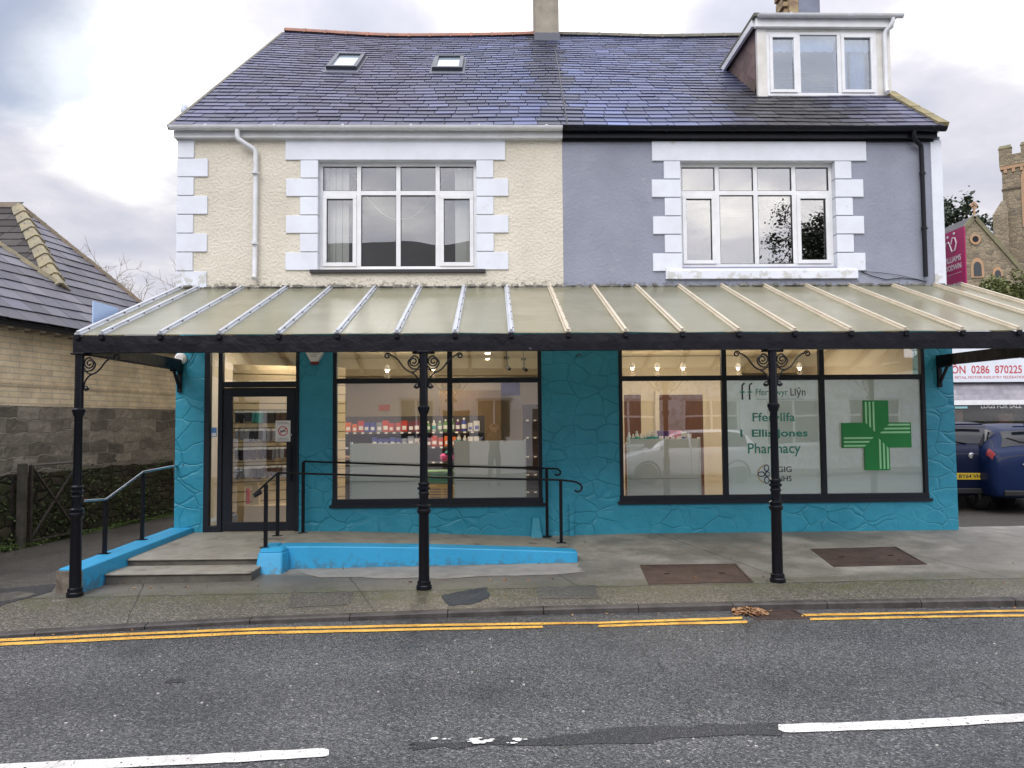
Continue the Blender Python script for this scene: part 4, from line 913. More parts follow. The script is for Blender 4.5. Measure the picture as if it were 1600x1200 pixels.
mb = MB(); mb.box(X0+.005, X0+.02, .3, YB-.01, .08, ZC-.01); mb.build('interior_wall', m_iw, BL)
mb = MB(); mb.box(X1-.02, X1-.005, .3, YB-.01, .08, ZC-.01); mb.build('interior_wall', m_iw, BL)
mb = MB(); mb.box(-1.15, .15, 5.4, 6.19, .08, 2.25); mb.build('interior_wall', mat('tan_panel', (.36, .25, .13), .6, var=(.3, .2, .1), vscale=3, stretch=(8, 1, .6)), BL)['label'] = 'tan panelled boxing on the back wall'
mb = MB(); mb.box(-3.2, 1.1, 4.6, 4.9, 2.52, ZC-.003); mb.build('bulkhead', m_ic, BL)
mb = MB(); mb.box(1.25, X1-.03, 4.9, 5.2, 2.55, ZC-.003); mb.build('bulkhead', m_ic, BL)
m_wood = mat('brown_door', (.13, .05, .025), .45, var=(.09, .035, .018), vscale=4, stretch=(10, 1, .7))
def idoor(xa, xb, zt, y):
    mb = MB(); mb.box(xa, xb, y-.04, y, .08, zt); d = mb.build('interior_door', m_wood, BL)
    mb = MB(); mb.box(xa-.08, xa-.002, y-.05, y, .08, zt+.08).box(xb+.002, xb+.08, y-.05, y, .08, zt+.08).box(xa-.002, xb+.002, y-.05, y, zt+.002, zt+.08); mb.build('architrave', m_iw, d)
p = PY(1030, 617, 4.2); q = PY(1098, 617, 4.2)
mb = MB(); mb.box(1.25, 4.9, 4.26, 4.4, .08, 2.845); mb.build('interior_wall', m_iw, BL)
idoor(p.x, q.x, p.z, 4.255); p = PY(975, 617, 4.2); q = PY(1001, 617, 4.2); idoor(p.x, q.x, p.z, 4.255)
# lamps
def lampthing(loc, label, pendant):
    r = empty('spotlight' if pendant else 'downlight', loc, label, 'light', 'lit spotlights inside the shop' if pendant else 'recessed lights in the shop ceiling')
    return r
m_lit = emit('lit_lamp', (1, .80, .50), 25); m_lit2 = emit('lit_downlight', (1, .88, .66), 14)
def spot(px, py, Y, label, E=9):
    p = PY(px, py, Y); r = lampthing(tuple(p), label, True)
    mb = MB(); mb.tube([(p.x, Y, ZC), (p.x, Y, p.z+.07)], .003, 5).lathe((p.x, Y, p.z), [(.02, .09), (.045, .06), (.055, .0), (.045, .0)], 12); mb.build('lamp_body', m_paper, r, smooth='auto')
    mb = MB(); mb.lathe((p.x, Y-.005, p.z-.022), [(.008, -.022), (.022, -.014), (.026, 0), (.02, .012)], 10); mb.build('bulb', m_lit, r)
    li = bpy.data.lights.new('spotlight_glow', 'POINT'); li.energy = E; li.color = (1, .80, .55); li.shadow_soft_size = .05
    lo = bpy.data.objects.new('glow', li); COL.objects.link(lo); lo.parent = r; lo.location = (0, -.02, -.10)
def down(px, py, label):
    p = PZ(px, py, ZC-.002); r = lampthing((p.x, p.y, ZC), label, False)
    mb = MB(); mb.lathe((p.x, p.y, ZC), [(.075, 0), (.075, -.008), (.055, -.012)], 16); mb.build('bezel', m_paper, r)
    mb = MB(); mb.lathe((p.x, p.y, ZC-.012), [(.05, 0), (.048, -.012), (.03, -.02)], 14); mb.build('lens', m_lit2, r)
spot(605, 578, 3.0, 'bright spotlight left of the second column, seen through the left shop window')
spot(676, 577, 3.0, 'bright spotlight just right of the second column, seen through the left shop window')
for x, lb_ in ((988, 'leftmost lit spotlight in the right shop window'), (1027, 'second lit spotlight from the left in the right shop window'), (1067, 'third lit spotlight from the left in the right shop window'), (1153, 'lit spotlight just left of the third column'), (1249, 'lit spotlight just right of the third column')): spot(x, 574.5, 3.2, lb_, 6)
for x, y, lb_ in ((569, 563, 'recessed ceiling light nearest the left edge of the left shop window'), (587, 572, 'small recessed ceiling light left of the bright spotlight by the second column'), (762, 551, 'nearest recessed light of the row of four in the left shop window'), (762, 560, 'second nearest recessed light of the row of four in the left shop window'), (762, 567.5, 'third recessed light of the row of four in the left shop window'), (762, 573.5, 'farthest recessed light of the row of four in the left shop window'),
              (993, 560, 'recessed ceiling light above the leftmost spotlight of the right shop window'), (1089, 560, 'recessed ceiling light left of the first mullion of the right shop window'), (1182, 560, 'recessed ceiling light just left of the third column'), (1272, 560, 'recessed ceiling light just right of the third column')): down(x, y, lb_)
for (x, y, e) in ((-3.3, 1.3, 75), (-.8, 1.3, 190), (2.6, 1.5, 120), (4.8, 2.0, 130), (-1.55, .42, 16), (.05, .42, 16), (2.5, .42, 16), (-1., 4.9, 50)):  # unseen fill lights under ceiling, those by the windows added to brighten shelf backs
    li = bpy.data.lights.new('ceiling_fill_light', 'AREA'); li.shape = 'DISK'; li.size = .5; li.energy = e*INT; li.color = (1, .86, .66)
    lo = bpy.data.objects.new('ceiling_fill', li); COL.objects.link(lo); lo.location = (x, y, ZC-.03)
# cctv cameras seen through the transoms
for (px, py, lb_) in ((793, 575, 'black camera hanging inside the right transom of the left shop window'), (819, 577, 'small black camera with blue light beside the taller one inside the left shop window')):
    p = PY(px, py, 1.2); r = empty('ceiling_camera', tuple(p), lb_, 'camera'); mb = MB(); mb.tube([(p.x-.02, 1.2, ZC), (p.x, 1.2, p.z)], .012, 6); mb.box(p.x-.05, p.x+.03, 1.17, 1.23, p.z+.14, p.z+.18); mb.build('bracket', m_black, r)
    mb = MB(); mb.tube([(p.x-.01, 1.22, p.z+.02), (p.x+.03, 1.12, p.z-.02)], .028, 8); mb.build('body', m_black, r)
# gondola backs in the windows
m_gon = mat('pale_shelf_back', (.88, .89, .85), .5); m_gdk = mat('dark_shelving', (.05, .045, .045), .6)
def gondola(xa, xb, zt, y, label):
    r = empty('display_unit', ((xa+xb)/2, y, .08), label, 'shelving')
    mb = MB(); mb.box(xa+.03, xb-.03, y, y+.02, .10, zt-.02); 
    mb.build('back_panel', m_gon, r)
    mb = MB(); mb.box(xa+.031, xb-.031, y-.004, y-.0005, .72, .728); mb.box(xa+.031, xb-.031, y-.004, y-.0005, .38, .388); mb.build('panel_joint', mat('joint_grey', (.40, .41, .39), .6), r)
    for q in (xa, xb-.03):
        mb = MB(); mb.box(q, q+.03, y-.01, y+.05, .08, zt); u = mb.build('upright', m_gon, r)
        mb = MB(); z = .12
        while z < zt-.04: mb.box(q+.012, q+.019, y-.0115, y-.0101, z, z+.018); z += .05
        mb.build('slot', m_dk, u)
    mb = MB(); mb.box(xa+.03, xb-.03, y+.021, y+.4, .10, .14).box(xa+.03, xb-.03, y+.021, y+.36, zt-.10, zt-.08); mb.build('shelf', m_gon, r)
    return r
yg = .50
def gon(px0, px1, pt, label): a = PY(px0, pt, yg); b2 = PY(px1, pt, yg); return gondola(a.x, b2.x, a.z, yg, label)
gon(547, 664, 691, 'pale shelving unit seen from behind at the left of the left shop window'); gon(709, 822, 687, 'pale shelving unit seen from behind at the right of the left shop window'); gon(980, 1094, 684, 'pale shelving unit seen from behind in the right shop window')
# back shelving runs with products
def unit(xa, xb, y, zs, label, m=m_gdk, back=True):
    r = empty('shelving_unit', ((xa+xb)/2, y, .08), label, 'shelving')
    mb = MB(); mb.box(xa, xb, y+.36, y+.39, .08, zs[-1]+.28); mb.build('back_panel', m, r)
    for z in zs: 
        mb = MB(); mb.box(xa, xb, y, y+.36, z-.03, z); sh_ = mb.build('shelf', m, r)
        mb = MB(); x = xa+.05
        while x < xb-.1: mb.box(x, x+.05, y-.004, y-.001, z-.032, z-.006); x += .14
        mb.build('price_label', m_paper, sh_)
    return r
ysh = 3.0
def zat(py, Y): return PY(700, py, Y).z
z_hi, z_md, z_lo = zat(674, ysh), zat(692, ysh), zat(712, ysh)
ua, ub = PY(523, 700, ysh).x, PY(757, 700, ysh).x
unit(ua, ub, ysh, [.45, z_lo-.1, z_md-.06, z_hi], 'long dark shelving unit of boxed goods across the left shop window')
unit(PY(818, 700, 3.4).x, 1.08, 3.4, [.3, .62, .95, 1.30, 1.62], 'dark shelving unit of bottles at the right edge of the left shop window')
PAL = {'red': (.50, .05, .03), 'orange': (.75, .16, .03), 'blue': (.05, .07, .35), 'purple': (.10, .03, .16), 'green': (.12, .28, .10), 'white': (.62, .60, .58), 'pink': (.72, .20, .32), 'yellow': (.68, .46, .06), 'teal': (.03, .32, .30), 'maroon': (.16, .03, .05), 'black': (.015, .016, .02), 'brown': (.07, .04, .025), 'grey': (.25, .27, .33)}
PM = {k: mat(k+'_packaging', v, .4) for k, v in PAL.items()}
protos = {}
def proto(kind, col):
    if (kind, col) in protos: return protos[kind, col]
    r = empty('product_box' if kind == 'box' else 'product_bottle' if kind == 'bottle' else 'hanging_pack', (0, 0, -50), None, None, None, False)
    if kind == 'box':
        mb = MB(); mb.box(-.045, .045, -.03, .03, 0, .16); mb.build('carton', PM[col], r, bevel=.002); mb = MB(); mb.box(-.03, .03, -.0315, -.0303, .03, .085); mb.build('printed_panel', m_paper if col != 'white' else PM['blue'], r)
    elif kind == 'bottle':
        mb = MB(); mb.lathe((0, 0, 0), [(.034, 0), (.036, .01), (.036, .12), (.03, .145), (.014, .155), (.014, .165)], 10); mb.build('bottle_body', PM[col], r, smooth='auto'); mb = MB(); mb.lathe((0, 0, .165), [(.017, 0), (.017, .03)], 10); mb.build('cap', m_paper, r); mb = MB(); mb.lathe((0, 0, .04), [(.0368, 0), (.0368, .06)], 10); mb.build('bottle_label', m_paper if col != 'white' else PM['teal'], r)
    else:
        mb = MB(); mb.hexa([(-.028, -.008, -.17), (.028, -.008, -.17), (.028, .008, -.17), (-.028, .008, -.17)], [(-.032, -.012, -.03), (.032, -.012, -.03), (.032, .012, -.03), (-.032, .012, -.03)]); mb.build('pouch', PM[col], r, bevel=.003); mb = MB(); mb.box(-.03, .03, -.006, .006, -.03, .0); mb.build('hang_tab', m_paper, r)
    protos[kind, col] = r; return r
def put(kind, col, loc, label, cat, group, s=1., rz=0.):
    c_ = copy_tree(proto(kind, col)); c_.location = loc; c_.rotation_euler = (0, 0, rz); c_.scale = (s, s, s); tag(c_, label, cat, group); return c_
rnd = random.Random(11)
def row(x0, x1, y, z, kinds, where, step=.098, s=1.):
    x = x0; 
    while x < x1:
        f = min(.999, max(0, (x-x0)/(x1-x0)+rnd.uniform(-.05, .05))); kind, col = kinds[min(len(kinds)-1, int(f*len(kinds)))]
        put(kind, col, (x, y+.06+rnd.uniform(0, .02), z), f"{col} {'boxes' if kind=='box' else 'bottles'} {where}"[:-0 or None].replace('boxes', 'box').replace('bottles', 'bottle'), 'box' if kind == 'box' else 'bottle', f'{col} {kind}s {where}', s*rnd.uniform(.82, 1.2), rnd.uniform(-.18, .18)); x += step*s*rnd.uniform(.95, 1.12)
row(ua+.12, ub-.05, ysh, z_hi, [('box', 'orange'), ('box', 'red'), ('box', 'blue'), ('box', 'grey'), ('box', 'red'), ('box', 'red'), ('box', 'maroon'), ('bottle', 'red'), ('bottle', 'green'), ('bottle', 'white'), ('bottle', 'green'), ('bottle', 'purple'), ('bottle', 'blue'), ('box', 'white')], 'on the top shelf of the long unit in the left window', .10, 1.05)
row(ua+.7, ub-.05, ysh, z_md-.06, [('box', 'blue'), ('box', 'blue'), ('box', 'grey'), ('box', 'white'), ('box', 'maroon'), ('box', 'red'), ('box', 'orange'), ('bottle', 'white'), ('box', 'white')], 'on the second shelf of the long unit in the left window', .105)
for k, z in enumerate((.62, .95, 1.30, 1.62)): row(.86, 1.04, 3.4, z, [[('bottle', 'yellow')], [('bottle', 'orange')], [('bottle', 'green')], [('box', 'teal')]][k], f"on the {['second', 'third', 'fourth', 'top'][k]} shelf at the right edge of the left window", .09)
yb2 = yg+.10; zt2 = PY(1000, 684, yg).z-.078
row(PY(984, 684, yb2).x, PY(1028, 684, yb2).x, yb2, zt2, [('bottle', 'white')], 'on the shelving unit in the right shop window', .07, .8)
row(PY(1034, 684, yb2).x, PY(1078, 684, yb2).x, yb2, zt2, [('box', 'purple'), ('box', 'pink'), ('box', 'white')], 'on the shelving unit in the right shop window', .085, .95)
# crates, pink bags between the units
def crate(px, pt, pb, col, label, w=.34):
    p = PY(px, pt, 1.1); q = PY(px, pb, 1.1); r = empty('storage_crate', (p.x, 1.1, q.z), label, 'crate', 'plastic crates stacked between the shelving units'); h = p.z-q.z
    mb = MB(); t_ = .012
    B_ = lambda s, z: [(p.x-w/2*s, 1.1-.2*s, q.z+z), (p.x+w/2*s, 1.1-.2*s, q.z+z), (p.x+w/2*s, 1.1+.2*s, q.z+z), (p.x-w/2*s, 1.1+.2*s, q.z+z)]
    mb.hexa(B_(.9, 0), B_(.97, h-.03)); mb.hexa(B_(1.02, h-.03), B_(1.02, h)); mb.build('body', PM[col], r, bevel=.006)
    mb = MB(); 
    for k in range(5): zz = q.z+.03+k*(h-.07)/5; mb.box(p.x-.03, p.x+w*.42, 1.1-.205, 1.1-.199, zz, zz+.012)
    mb.build('ribbing', PM['maroon'] if col == 'yellow' else PM['teal'], r)
crate(676, 735, 754, 'green', 'green crate on the stack just right of the second column'); crate(697, 735, 754, 'green', 'green crate on the stack beside the right shelving unit', .25)
crate(676, 755, 783, 'yellow', 'yellow crate at the bottom of the stack just right of the second column'); crate(697, 755, 783, 'yellow', 'yellow crate at the bottom of the stack beside the right shelving unit', .25)
p = PY(698, 715, 1.0); r = empty('pink_bath_puffs', tuple(p), 'pair of bright pink round bath puffs hanging beside the right shelving unit', 'bath puff')
for s in (-.045, .05): mb = MB(); mb.lathe((p.x+s, 1., p.z), [(.01, -.062), (.04, -.05), (.06, -.015), (.06, .02), (.04, .05), (.012, .06)], 14); mb.build('puff', mat('pink_mesh', (.80, .10, .33), .8, bump=1., bscale=60, bdist=.02), r, smooth=True)
mb = MB(); mb.lathe((p.x, .98, p.z+.075), [(.01, -.02), (.03, 0), (.01, .03)], 8).tube([(p.x, .98, p.z+.08), (p.x, .98, p.z+.16)], .003, 5); mb.build('loop', PM['teal'], r)
for (px0, px1, py0, py1, Y_, col, lb_) in ((592, 609, 632, 642, 4.59, 'orange', 'small orange panel standing for a reflected shape, left of the second column'), (783, 812, 596, 618, 6.18, 'blue', 'blue panel standing for a reflected banner, high at the right of the left shop window'), (600, 622, 650, 660, 6.18, 'white', 'white panel standing for a reflected pale shape above the boxed goods'), (800, 818, 622, 640, 6.18, 'white', 'white panel standing for a reflected pale shape below the blue one')):  # opaque panels painting shapes reflected in the glass onto the back wall
    if Y_ < 5: Y_ = 6.18
    p = PY(px0, py1, Y_); q = PY(px1, py0, Y_); mb = MB(); mb.box(p.x, q.x, Y_, Y_+.01, p.z, q.z); tag(mb.build('reflection_panel', PM[col]), lb_, 'reflection_sheet')
# counter and dark goods low at the left of the left window
mb = MB(); a_, b2 = PY(523, 700, 2.0).x, PY(546, 700, 2.0).x; r = empty('counter', (a_, 2., .08), 'dark low counter with a wooden top at the left edge of the left shop window', 'counter')
mb.box(a_-.3, b2+.05, 2.0, 2.5, .08, .98); mb.build('cabinet', m_gdk, r); mb = MB(); mb.box(a_-.32, b2+.07, 1.96, 2.52, .981, 1.02); mb.build('counter_top', mat('counter_wood', (.36, .2, .1), .5), r)
# slat wall with hanging goods behind the door
SWc = PY(365, 700, 1.0); SA = R_(28); ua_ = Vector((math.cos(SA), math.sin(SA), 0)); na = Vector((math.sin(SA), -math.cos(SA), 0)); o_ = Vector((SWc.x-.02, 1.0, 0))
sw = empty('slat_wall', (o_.x, o_.y, .08), 'cream slatted display wall behind the entrance door', 'display wall')
mb = MB(); m_sl = mat('cream_slat', (.62, .50, .32), .5); z = .25
while z < 2.35: mb.prism([o_+Vector((0, 0, z)), o_+ua_*1.75+Vector((0, 0, z)), o_+ua_*1.75+Vector((0, 0, z+.135)), o_+Vector((0, 0, z+.135))], na*.02); z += .15
mb.build('slats', m_sl, sw); mb = MB(); mb.prism([o_+Vector((0, 0, .2)), o_+ua_*1.75+Vector((0, 0, .2)), o_+ua_*1.75+Vector((0, 0, 2.4)), o_+Vector((0, 0, 2.4))], -na*.03); mb.build('backing', mat('slat_gap', (.2, .15, .09), .7), sw)
rc = [['black', 'teal', 'black', 'brown', 'grey', 'brown'], ['grey', 'black', 'grey', 'black', 'maroon', 'red'], ['black', 'brown', 'black', 'grey', 'brown'], ['grey', 'black', 'brown', 'grey']]
for k, (pt, pe) in enumerate(((642, 438), (670, 432), (699, 424), (728, 417))):
    zt_ = PY(390, pt, 1.2).z; n_ = [19, 17, 15, 14][k]
    mb = MB(); mb.bar(o_+na*.03+Vector((0, 0, zt_+.012)), o_+ua_*1.2+na*.03+Vector((0, 0, zt_+.012)), .012, .012); mb.build('rail', m_black, sw)
    for i in range(n_):
        pp = o_+ua_*(.06+i*(1.15 if k < 2 else .9)/n_)+na*(.05+.02*(i % 3)); col = rc[k][int(i/n_*len(rc[k]))]
        put('pack', col, (pp.x, pp.y, zt_), f'{col} pack hanging on the {["top", "second", "third", "lowest"][k]} rail of the slatted display wall', 'hanging pack', f'{col} packs on the {["top", "second", "third", "lowest"][k]} rail', rnd.uniform(.95, 1.15), SA)
for px, col, lb_ in ((371, 'blue', 'dark blue hot water bottle standing at the foot of the slatted wall'), (386, 'red', 'red hot water bottle standing at the foot of the slatted wall'), (401, 'yellow', 'cream bag standing beside the red hot water bottle')):
    p = PY(px, 795, 1.15); z = .34; r = empty('hot_water_bottle' if col != 'yellow' else 'paper_bag', (p.x, 1.15, z), lb_, 'bottle' if col != 'yellow' else 'bag')
    mb = MB()
    if col != 'yellow': mb.lathe((p.x, 1.15, z), [(.05, 0), (.075, .03), (.075, .24), (.05, .29), (.022, .31), (.028, .36)], 14)
    else: mb.hexa([(p.x-.06, 1.11, z), (p.x+.05, 1.11, z), (p.x+.05, 1.17, z), (p.x-.06, 1.17, z)], [(p.x-.07, 1.12, z+.33), (p.x+.03, 1.12, z+.33), (p.x+.03, 1.16, z+.33), (p.x-.07, 1.16, z+.33)])
    mb.build('body', PM[col] if col != 'yellow' else m_sl, r, smooth='auto')
mb = MB(); mb.box(SWc.x-.1, SWc.x+1.1, 1.02, 1.45, .085, .34); tag(mb.build('display_plinth', m_sl, None, bevel=.01), 'low wooden plinth at the foot of the slatted wall', 'plinth')
# ================================================================== canopy
CX0, CX1, CY = -4.40, 6.75, -2.58; ZF, ZW = 2.535, 3.475
CN = empty('glazed_canopy', (1.1, -1.3, 2.5), 'long lean-to canopy of dirty translucent sheets on black timber and iron columns', 'canopy')
def canopy_mat():
    m = bpy.data.materials.new('dirty_wired_sheet'); m.use_nodes = True; t = m.node_tree; t.nodes.clear(); o = N(t, 'ShaderNodeOutputMaterial')
    c = N(t, 'ShaderNodeTexCoord').outputs['Object']
    mp = N(t, 'ShaderNodeMapping'); mp.inputs['Scale'].default_value = (.8, 2.2, 1); L(t, c, mp.inputs[0])
    cc = ramp(t, noise(t, mp.outputs[0], 1.4, 8, .65), [(.3, (.45, .45, .33)), (.5, (.54, .53, .41)), (.7, (.64, .63, .53))])
    d = N(t, 'ShaderNodeBsdfDiffuse'); tl = N(t, 'ShaderNodeBsdfTranslucent'); gl = N(t, 'ShaderNodeBsdfGlossy'); gl.inputs['Roughness'].default_value = .13
    oi = N(t, 'ShaderNodeObjectInfo'); pr = ramp(t, oi.outputs['Random'], [(0, (.82, .86, .84)), (.5, (1, 1, .96)), (1, (1.14, 1.1, 1.05))]); mq = N(t, 'ShaderNodeMix', data_type='RGBA', blend_type='MULTIPLY'); mq.inputs[0].default_value = 1; L(t, cc, mq.inputs[6]); L(t, pr, mq.inputs[7])
    alg = ramp(t, noise(t, c, 2.6, 8, .7, (7, 7, 1)), [(.48, (0, 0, 0)), (.68, (.8,)*3)]); m5 = N(t, 'ShaderNodeMix', data_type='RGBA'); L(t, alg, m5.inputs[0]); L(t, mq.outputs[2], m5.inputs[6]); m5.inputs[7].default_value = (.36, .36, .22, 1)
    L(t, m5.outputs[2], d.inputs[0]); tl.inputs[0].default_value = (.92, .88, .70, 1)
    m1 = N(t, 'ShaderNodeMixShader'); m1.inputs[0].default_value = CAN_T; L(t, d.outputs[0], m1.inputs[1]); L(t, tl.outputs[0], m1.inputs[2])
    w = N(t, 'ShaderNodeTexWave', bands_direction='Y'); w.inputs['Scale'].default_value = 9; w.inputs['Distortion'].default_value = .6; L(t, c, w.inputs['Vector'])
    w2 = N(t, 'ShaderNodeTexWave', bands_direction='X'); w2.inputs['Scale'].default_value = 9; w2.inputs['Distortion'].default_value = .6; L(t, c, w2.inputs['Vector'])
    bp = N(t, 'ShaderNodeBump'); bp.inputs['Strength'].default_value = .3; bp.inputs['Distance'].default_value = .01
    L(t, math_(t, 'ADD', math_(t, 'MULTIPLY', math_(t, 'ADD', w.outputs['Fac'], w2.outputs['Fac']), .25), noise(t, c, 3, 4, .6)), bp.inputs['Height']); L(t, bp.outputs[0], gl.inputs['Normal'])
    fr = N(t, 'ShaderNodeFresnel'); fr.inputs[0].default_value = 1.45; L(t, bp.outputs[0], fr.inputs['Normal'])
    m2 = N(t, 'ShaderNodeMixShader'); L(t, fr.outputs[0], m2.inputs[0]); L(t, m1.outputs[0], m2.inputs[1]); L(t, gl.outputs[0], m2.inputs[2]); L(t, m2.outputs[0], o.inputs[0]); return m
m_can = canopy_mat()
RIBS = [-4.38, -4.13, -3.52, -2.90, -2.28, -1.66, -1.03, -.41, .19, .80, 1.42, 2.03, 2.64, 3.25, 3.86, 4.46, 5.08, 5.70, 6.32, 6.73]
cz = lambda y: lerp(ZF, ZW, (y-CY)/(-CY))
for a, b_ in zip(RIBS, RIBS[1:]):
    mb = MB(); s = random.uniform(-.006, .006)
    P = [(a+.012, CY-.03-random.uniform(0, .012), cz(CY-.03)+s), (b_-.012, CY-.03, cz(CY-.03)-s), (b_-.012, -.002, cz(0)), (a+.012, -.002, cz(0))]
    mb.hexa(P, [(x, y, z+.006) for x, y, z in P]); mb.build('roof_sheet', m_can, CN, fix=True)
m_rib = mat('pale_glazing_bar', (.50, .53, .58), .45, var=(.42, .44, .46), vscale=4, streak=((.12, .12, .12), 22, .66, .76)); m_ribc = mat('cream_glazing_bar', (.60, .54, .42), .5, var=(.52, .46, .35), vscale=4, streak=((.2, .18, .13), 22, .68, .78))
nb = Vector((0, -(ZW-ZF), -CY)).normalized()
for i, x in enumerate(RIBS):
    m = m_rib if x < .5 else m_ribc; a, b_ = Vector((x, CY-.045, cz(CY-.045)+.0)), Vector((x, -.004, cz(0)))
    w = .066 if 0 < i < len(RIBS)-1 else .08
    mb = MB(); mb.bar(a+nb*.015, b_+nb*.015, w, .018).bar(a+nb*.036, b_+nb*.036, w*.45, .024); r = mb.build('glazing_bar', m, CN)
    for k in range(7): mb = MB(); q = a.lerp(b_, .06+k*.15+random.uniform(-.01, .01))+nb*.026; mb.box(q.x+w*.25, q.x+w*.4, q.y-.009, q.y+.009, q.z-.002, q.z+.012); mb.build('screw', m_iron, r)
    mb = MB(); mb.box(x-.024, x+.024, CY-.085, CY-.046, cz(CY-.05)-.045, cz(CY-.05)+.01); mb.build('end_clip', m_black, r, bevel=.006)
    mb = MB(); mb.bar(a-nb*.045+Vector((0, .06, 0)), b_-nb*.045, .04, .085); mb.build('rafter', mat('rafter_cream', (.42, .38, .30), .7) if i == 0 else bpy.data.materials['rafter_cream'], CN)
mb = MB(); mb.box(CX0, CX1, -.05, -.001, cz(0)-.03, cz(0)+.012)
for k in range(70):
    x = lerp(CX0+.05, CX1-.3, k/70)+random.uniform(-.03, .03); mb.box(x, x+random.uniform(.05, .2), -.05-random.uniform(0, .03), -.002, cz(0)+.008, cz(0)+.014+random.uniform(0, .028))
mb.build('wall_flashing', mat('crumbling_flashing', (.26, .25, .22), .85, var=(.08, .08, .07), vscale=9), CN)
m_beam = mat('black_peeling_timber', (.006, .006, .010), .42, var=(.010, .010, .015), vscale=4, bump=.7, bscale=6, bdist=.02, bdetail=6, spec=.22, streak=((.10, .10, .12), 9, .69, .73))
bt = cz(CY-.03)-.012; bb_ = bt-.175
mb = MB(); mb.grid(lambda x, k: (x, CY+[.03, -.05, -.052, -.05, .03][k]+random.uniform(-.002, .002), [bt, bt, (bt+bb_)/2, bb_, bb_][k]+(random.uniform(-.003, .003))), [lerp(CX0-.03, CX1, i/120) for i in range(121)], [0, 1, 2, 3, 4])
mb.box(CX0-.03, CX1, CY+.03, CY+.06, bb_, bt); mb.box(CX0-.031, CX0-.025, CY-.05, CY+.06, bb_, bt)
mb.build('front_beam', m_beam, CN)
for x, xw in ((CX0+.03, CX0+.03), (CX1-.06, 6.35)):
    mb = MB(); mb.bar((x, CY+.06, 2.40), (xw, -.01, 2.40), .09, .15); mb.build('side_beam', m_beam, CN, bevel=.006)
    mb = MB(); mb.box(xw-.03, xw+.03, -.04, 0, 2.02, 2.33).bar((xw, -.22, 2.31), (xw, -.03, 2.08), .035, .03).box(xw-.04, xw+.04, -.26, -.03, 2.30, 2.325); mb.build('wall_bracket', m_black, CN, bevel=.004)
# columns
m_col = mat('black_gloss_iron', (.005, .006, .010), .25, bump=.2, bscale=30, bdist=.004, spec=.3)
def spiral(c, r0, r1, a0, turns, n=30, flip=1): return [Vector((c[0]+flip*lerp(r0, r1, k/n)*math.cos(a0+turns*2*math.pi*k/n), 0, c[1]+lerp(r0, r1, k/n)*math.sin(a0+turns*2*math.pi*k/n))) for k in range(n+1)]
def scroll_bracket(parent, x, y, zt, s):
    """flat iron scrolls: long arm to the beam, inner curl, lower curl"""
    mb = MB(); T = lambda P: [Vector((x+s*p.x, y, zt+p.z)) for p in P]
    arm = [Vector(p) for p in ((.36, 0, -.055), (.33, 0, -.045), (.27, 0, -.09), (.21, 0, -.17), (.145, 0, -.215), (.085, 0, -.205), (.045, 0, -.15))]
    def cr_(P, n=6):
        o = []
        for i in range(len(P)-1):
            p0, p1, p2, p3 = P[max(0, i-1)], P[i], P[i+1], P[min(len(P)-1, i+2)]
            for k in range(n): t_ = k/n; o.append(.5*((2*p1)+(p2-p0)*t_+(2*p0-5*p1+4*p2-p3)*t_*t_+(3*p1-p0-3*p2+p3)*t_**3))
        return o+[P[-1]]
    tip = spiral((.385, -.045), .035, .010, math.pi*1.0, -1.35)
    a_ = cr_([tip[0]]+arm[1:]); mb.tube(T(a_), .0085, 6); mb.tube(T(tip), .008, 6)
    inner = spiral((.105, -.105), .062, .012, math.pi*.5, 1.7, 40); mb.tube(T(inner), .0085, 6)
    mb.tube(T(cr_([Vector((.05, 0, -.19)), Vector((.13, 0, -.175)), Vector((.165, 0, -.11)), inner[0]])), .0085, 6)
    mb.tube(T(cr_([Vector((.145, 0, -.215)), Vector((.10, 0, -.24)), Vector((.06, 0, -.30)), Vector((.05, 0, -.36))])), .0085, 6)
    lo = spiral((.072, -.365), .03, .008, 0, -1.5, 24); mb.tube(T(lo), .008, 6)
    mb.tube(T([Vector((.04, 0, -.012)), Vector((.12, 0, -.012))]), .014, 6); mb.tube(T([Vector((.03, 0, -.10)), Vector((.048, 0, -.10))]), .014, 6)
    mb.build('scroll_bracket', m_col, parent, smooth=True)
def column(x, y, z0, zt, sides, label):
    P = [(.082, 0), (.082, .035), (.070, .05), (.070, .075), (.064, .085), (.061, .10), (.058, .70-.18)]
    zz = lambda v: v-z0
    prof = [(.082, 0), (.082, .04), (.072, .05), (.072, .085), (.058, .095), (.055, zz(.60)), (.066, zz(.615)), (.074, zz(.63)), (.074, zz(.65)), (.064, zz(.66)), (.064, zz(.675)), (.074, zz(.685)), (.074, zz(.695)), (.052, zz(.71)),
            (.049, zz(.80)), (.058, zz(.815)), (.058, zz(.83)), (.050, zz(.84)), (.050, zz(.855)), (.068, zz(.87)), (.068, zz(.885)), (.052, zz(.895)), (.052, zz(.905)), (.06, zz(.915)), (.06, zz(.93)), (.043, zz(.945)),
            (.040, zz(1.66)), (.052, zz(1.68)), (.056, zz(1.70)), (.064, zz(1.72)), (.064, zz(1.74)), (.046, zz(1.755)), (.044, zz(2.0)), (.046, zt-z0)]
    mb = MB(); mb.lathe((x, y, z0), prof, 24); c_ = mb.build('column', m_col, CN, smooth='auto'); c_['label'] = label
    mb = MB(); mb.box(x-.07, x+.07, y-.06, y+.06, zt-.02, zt); mb.build('column_cap', m_col, c_, bevel=.004)
    for s in sides: scroll_bracket(c_, x, y, zt-.005, s)
zc = lambda x: gz(x, CY)-.005
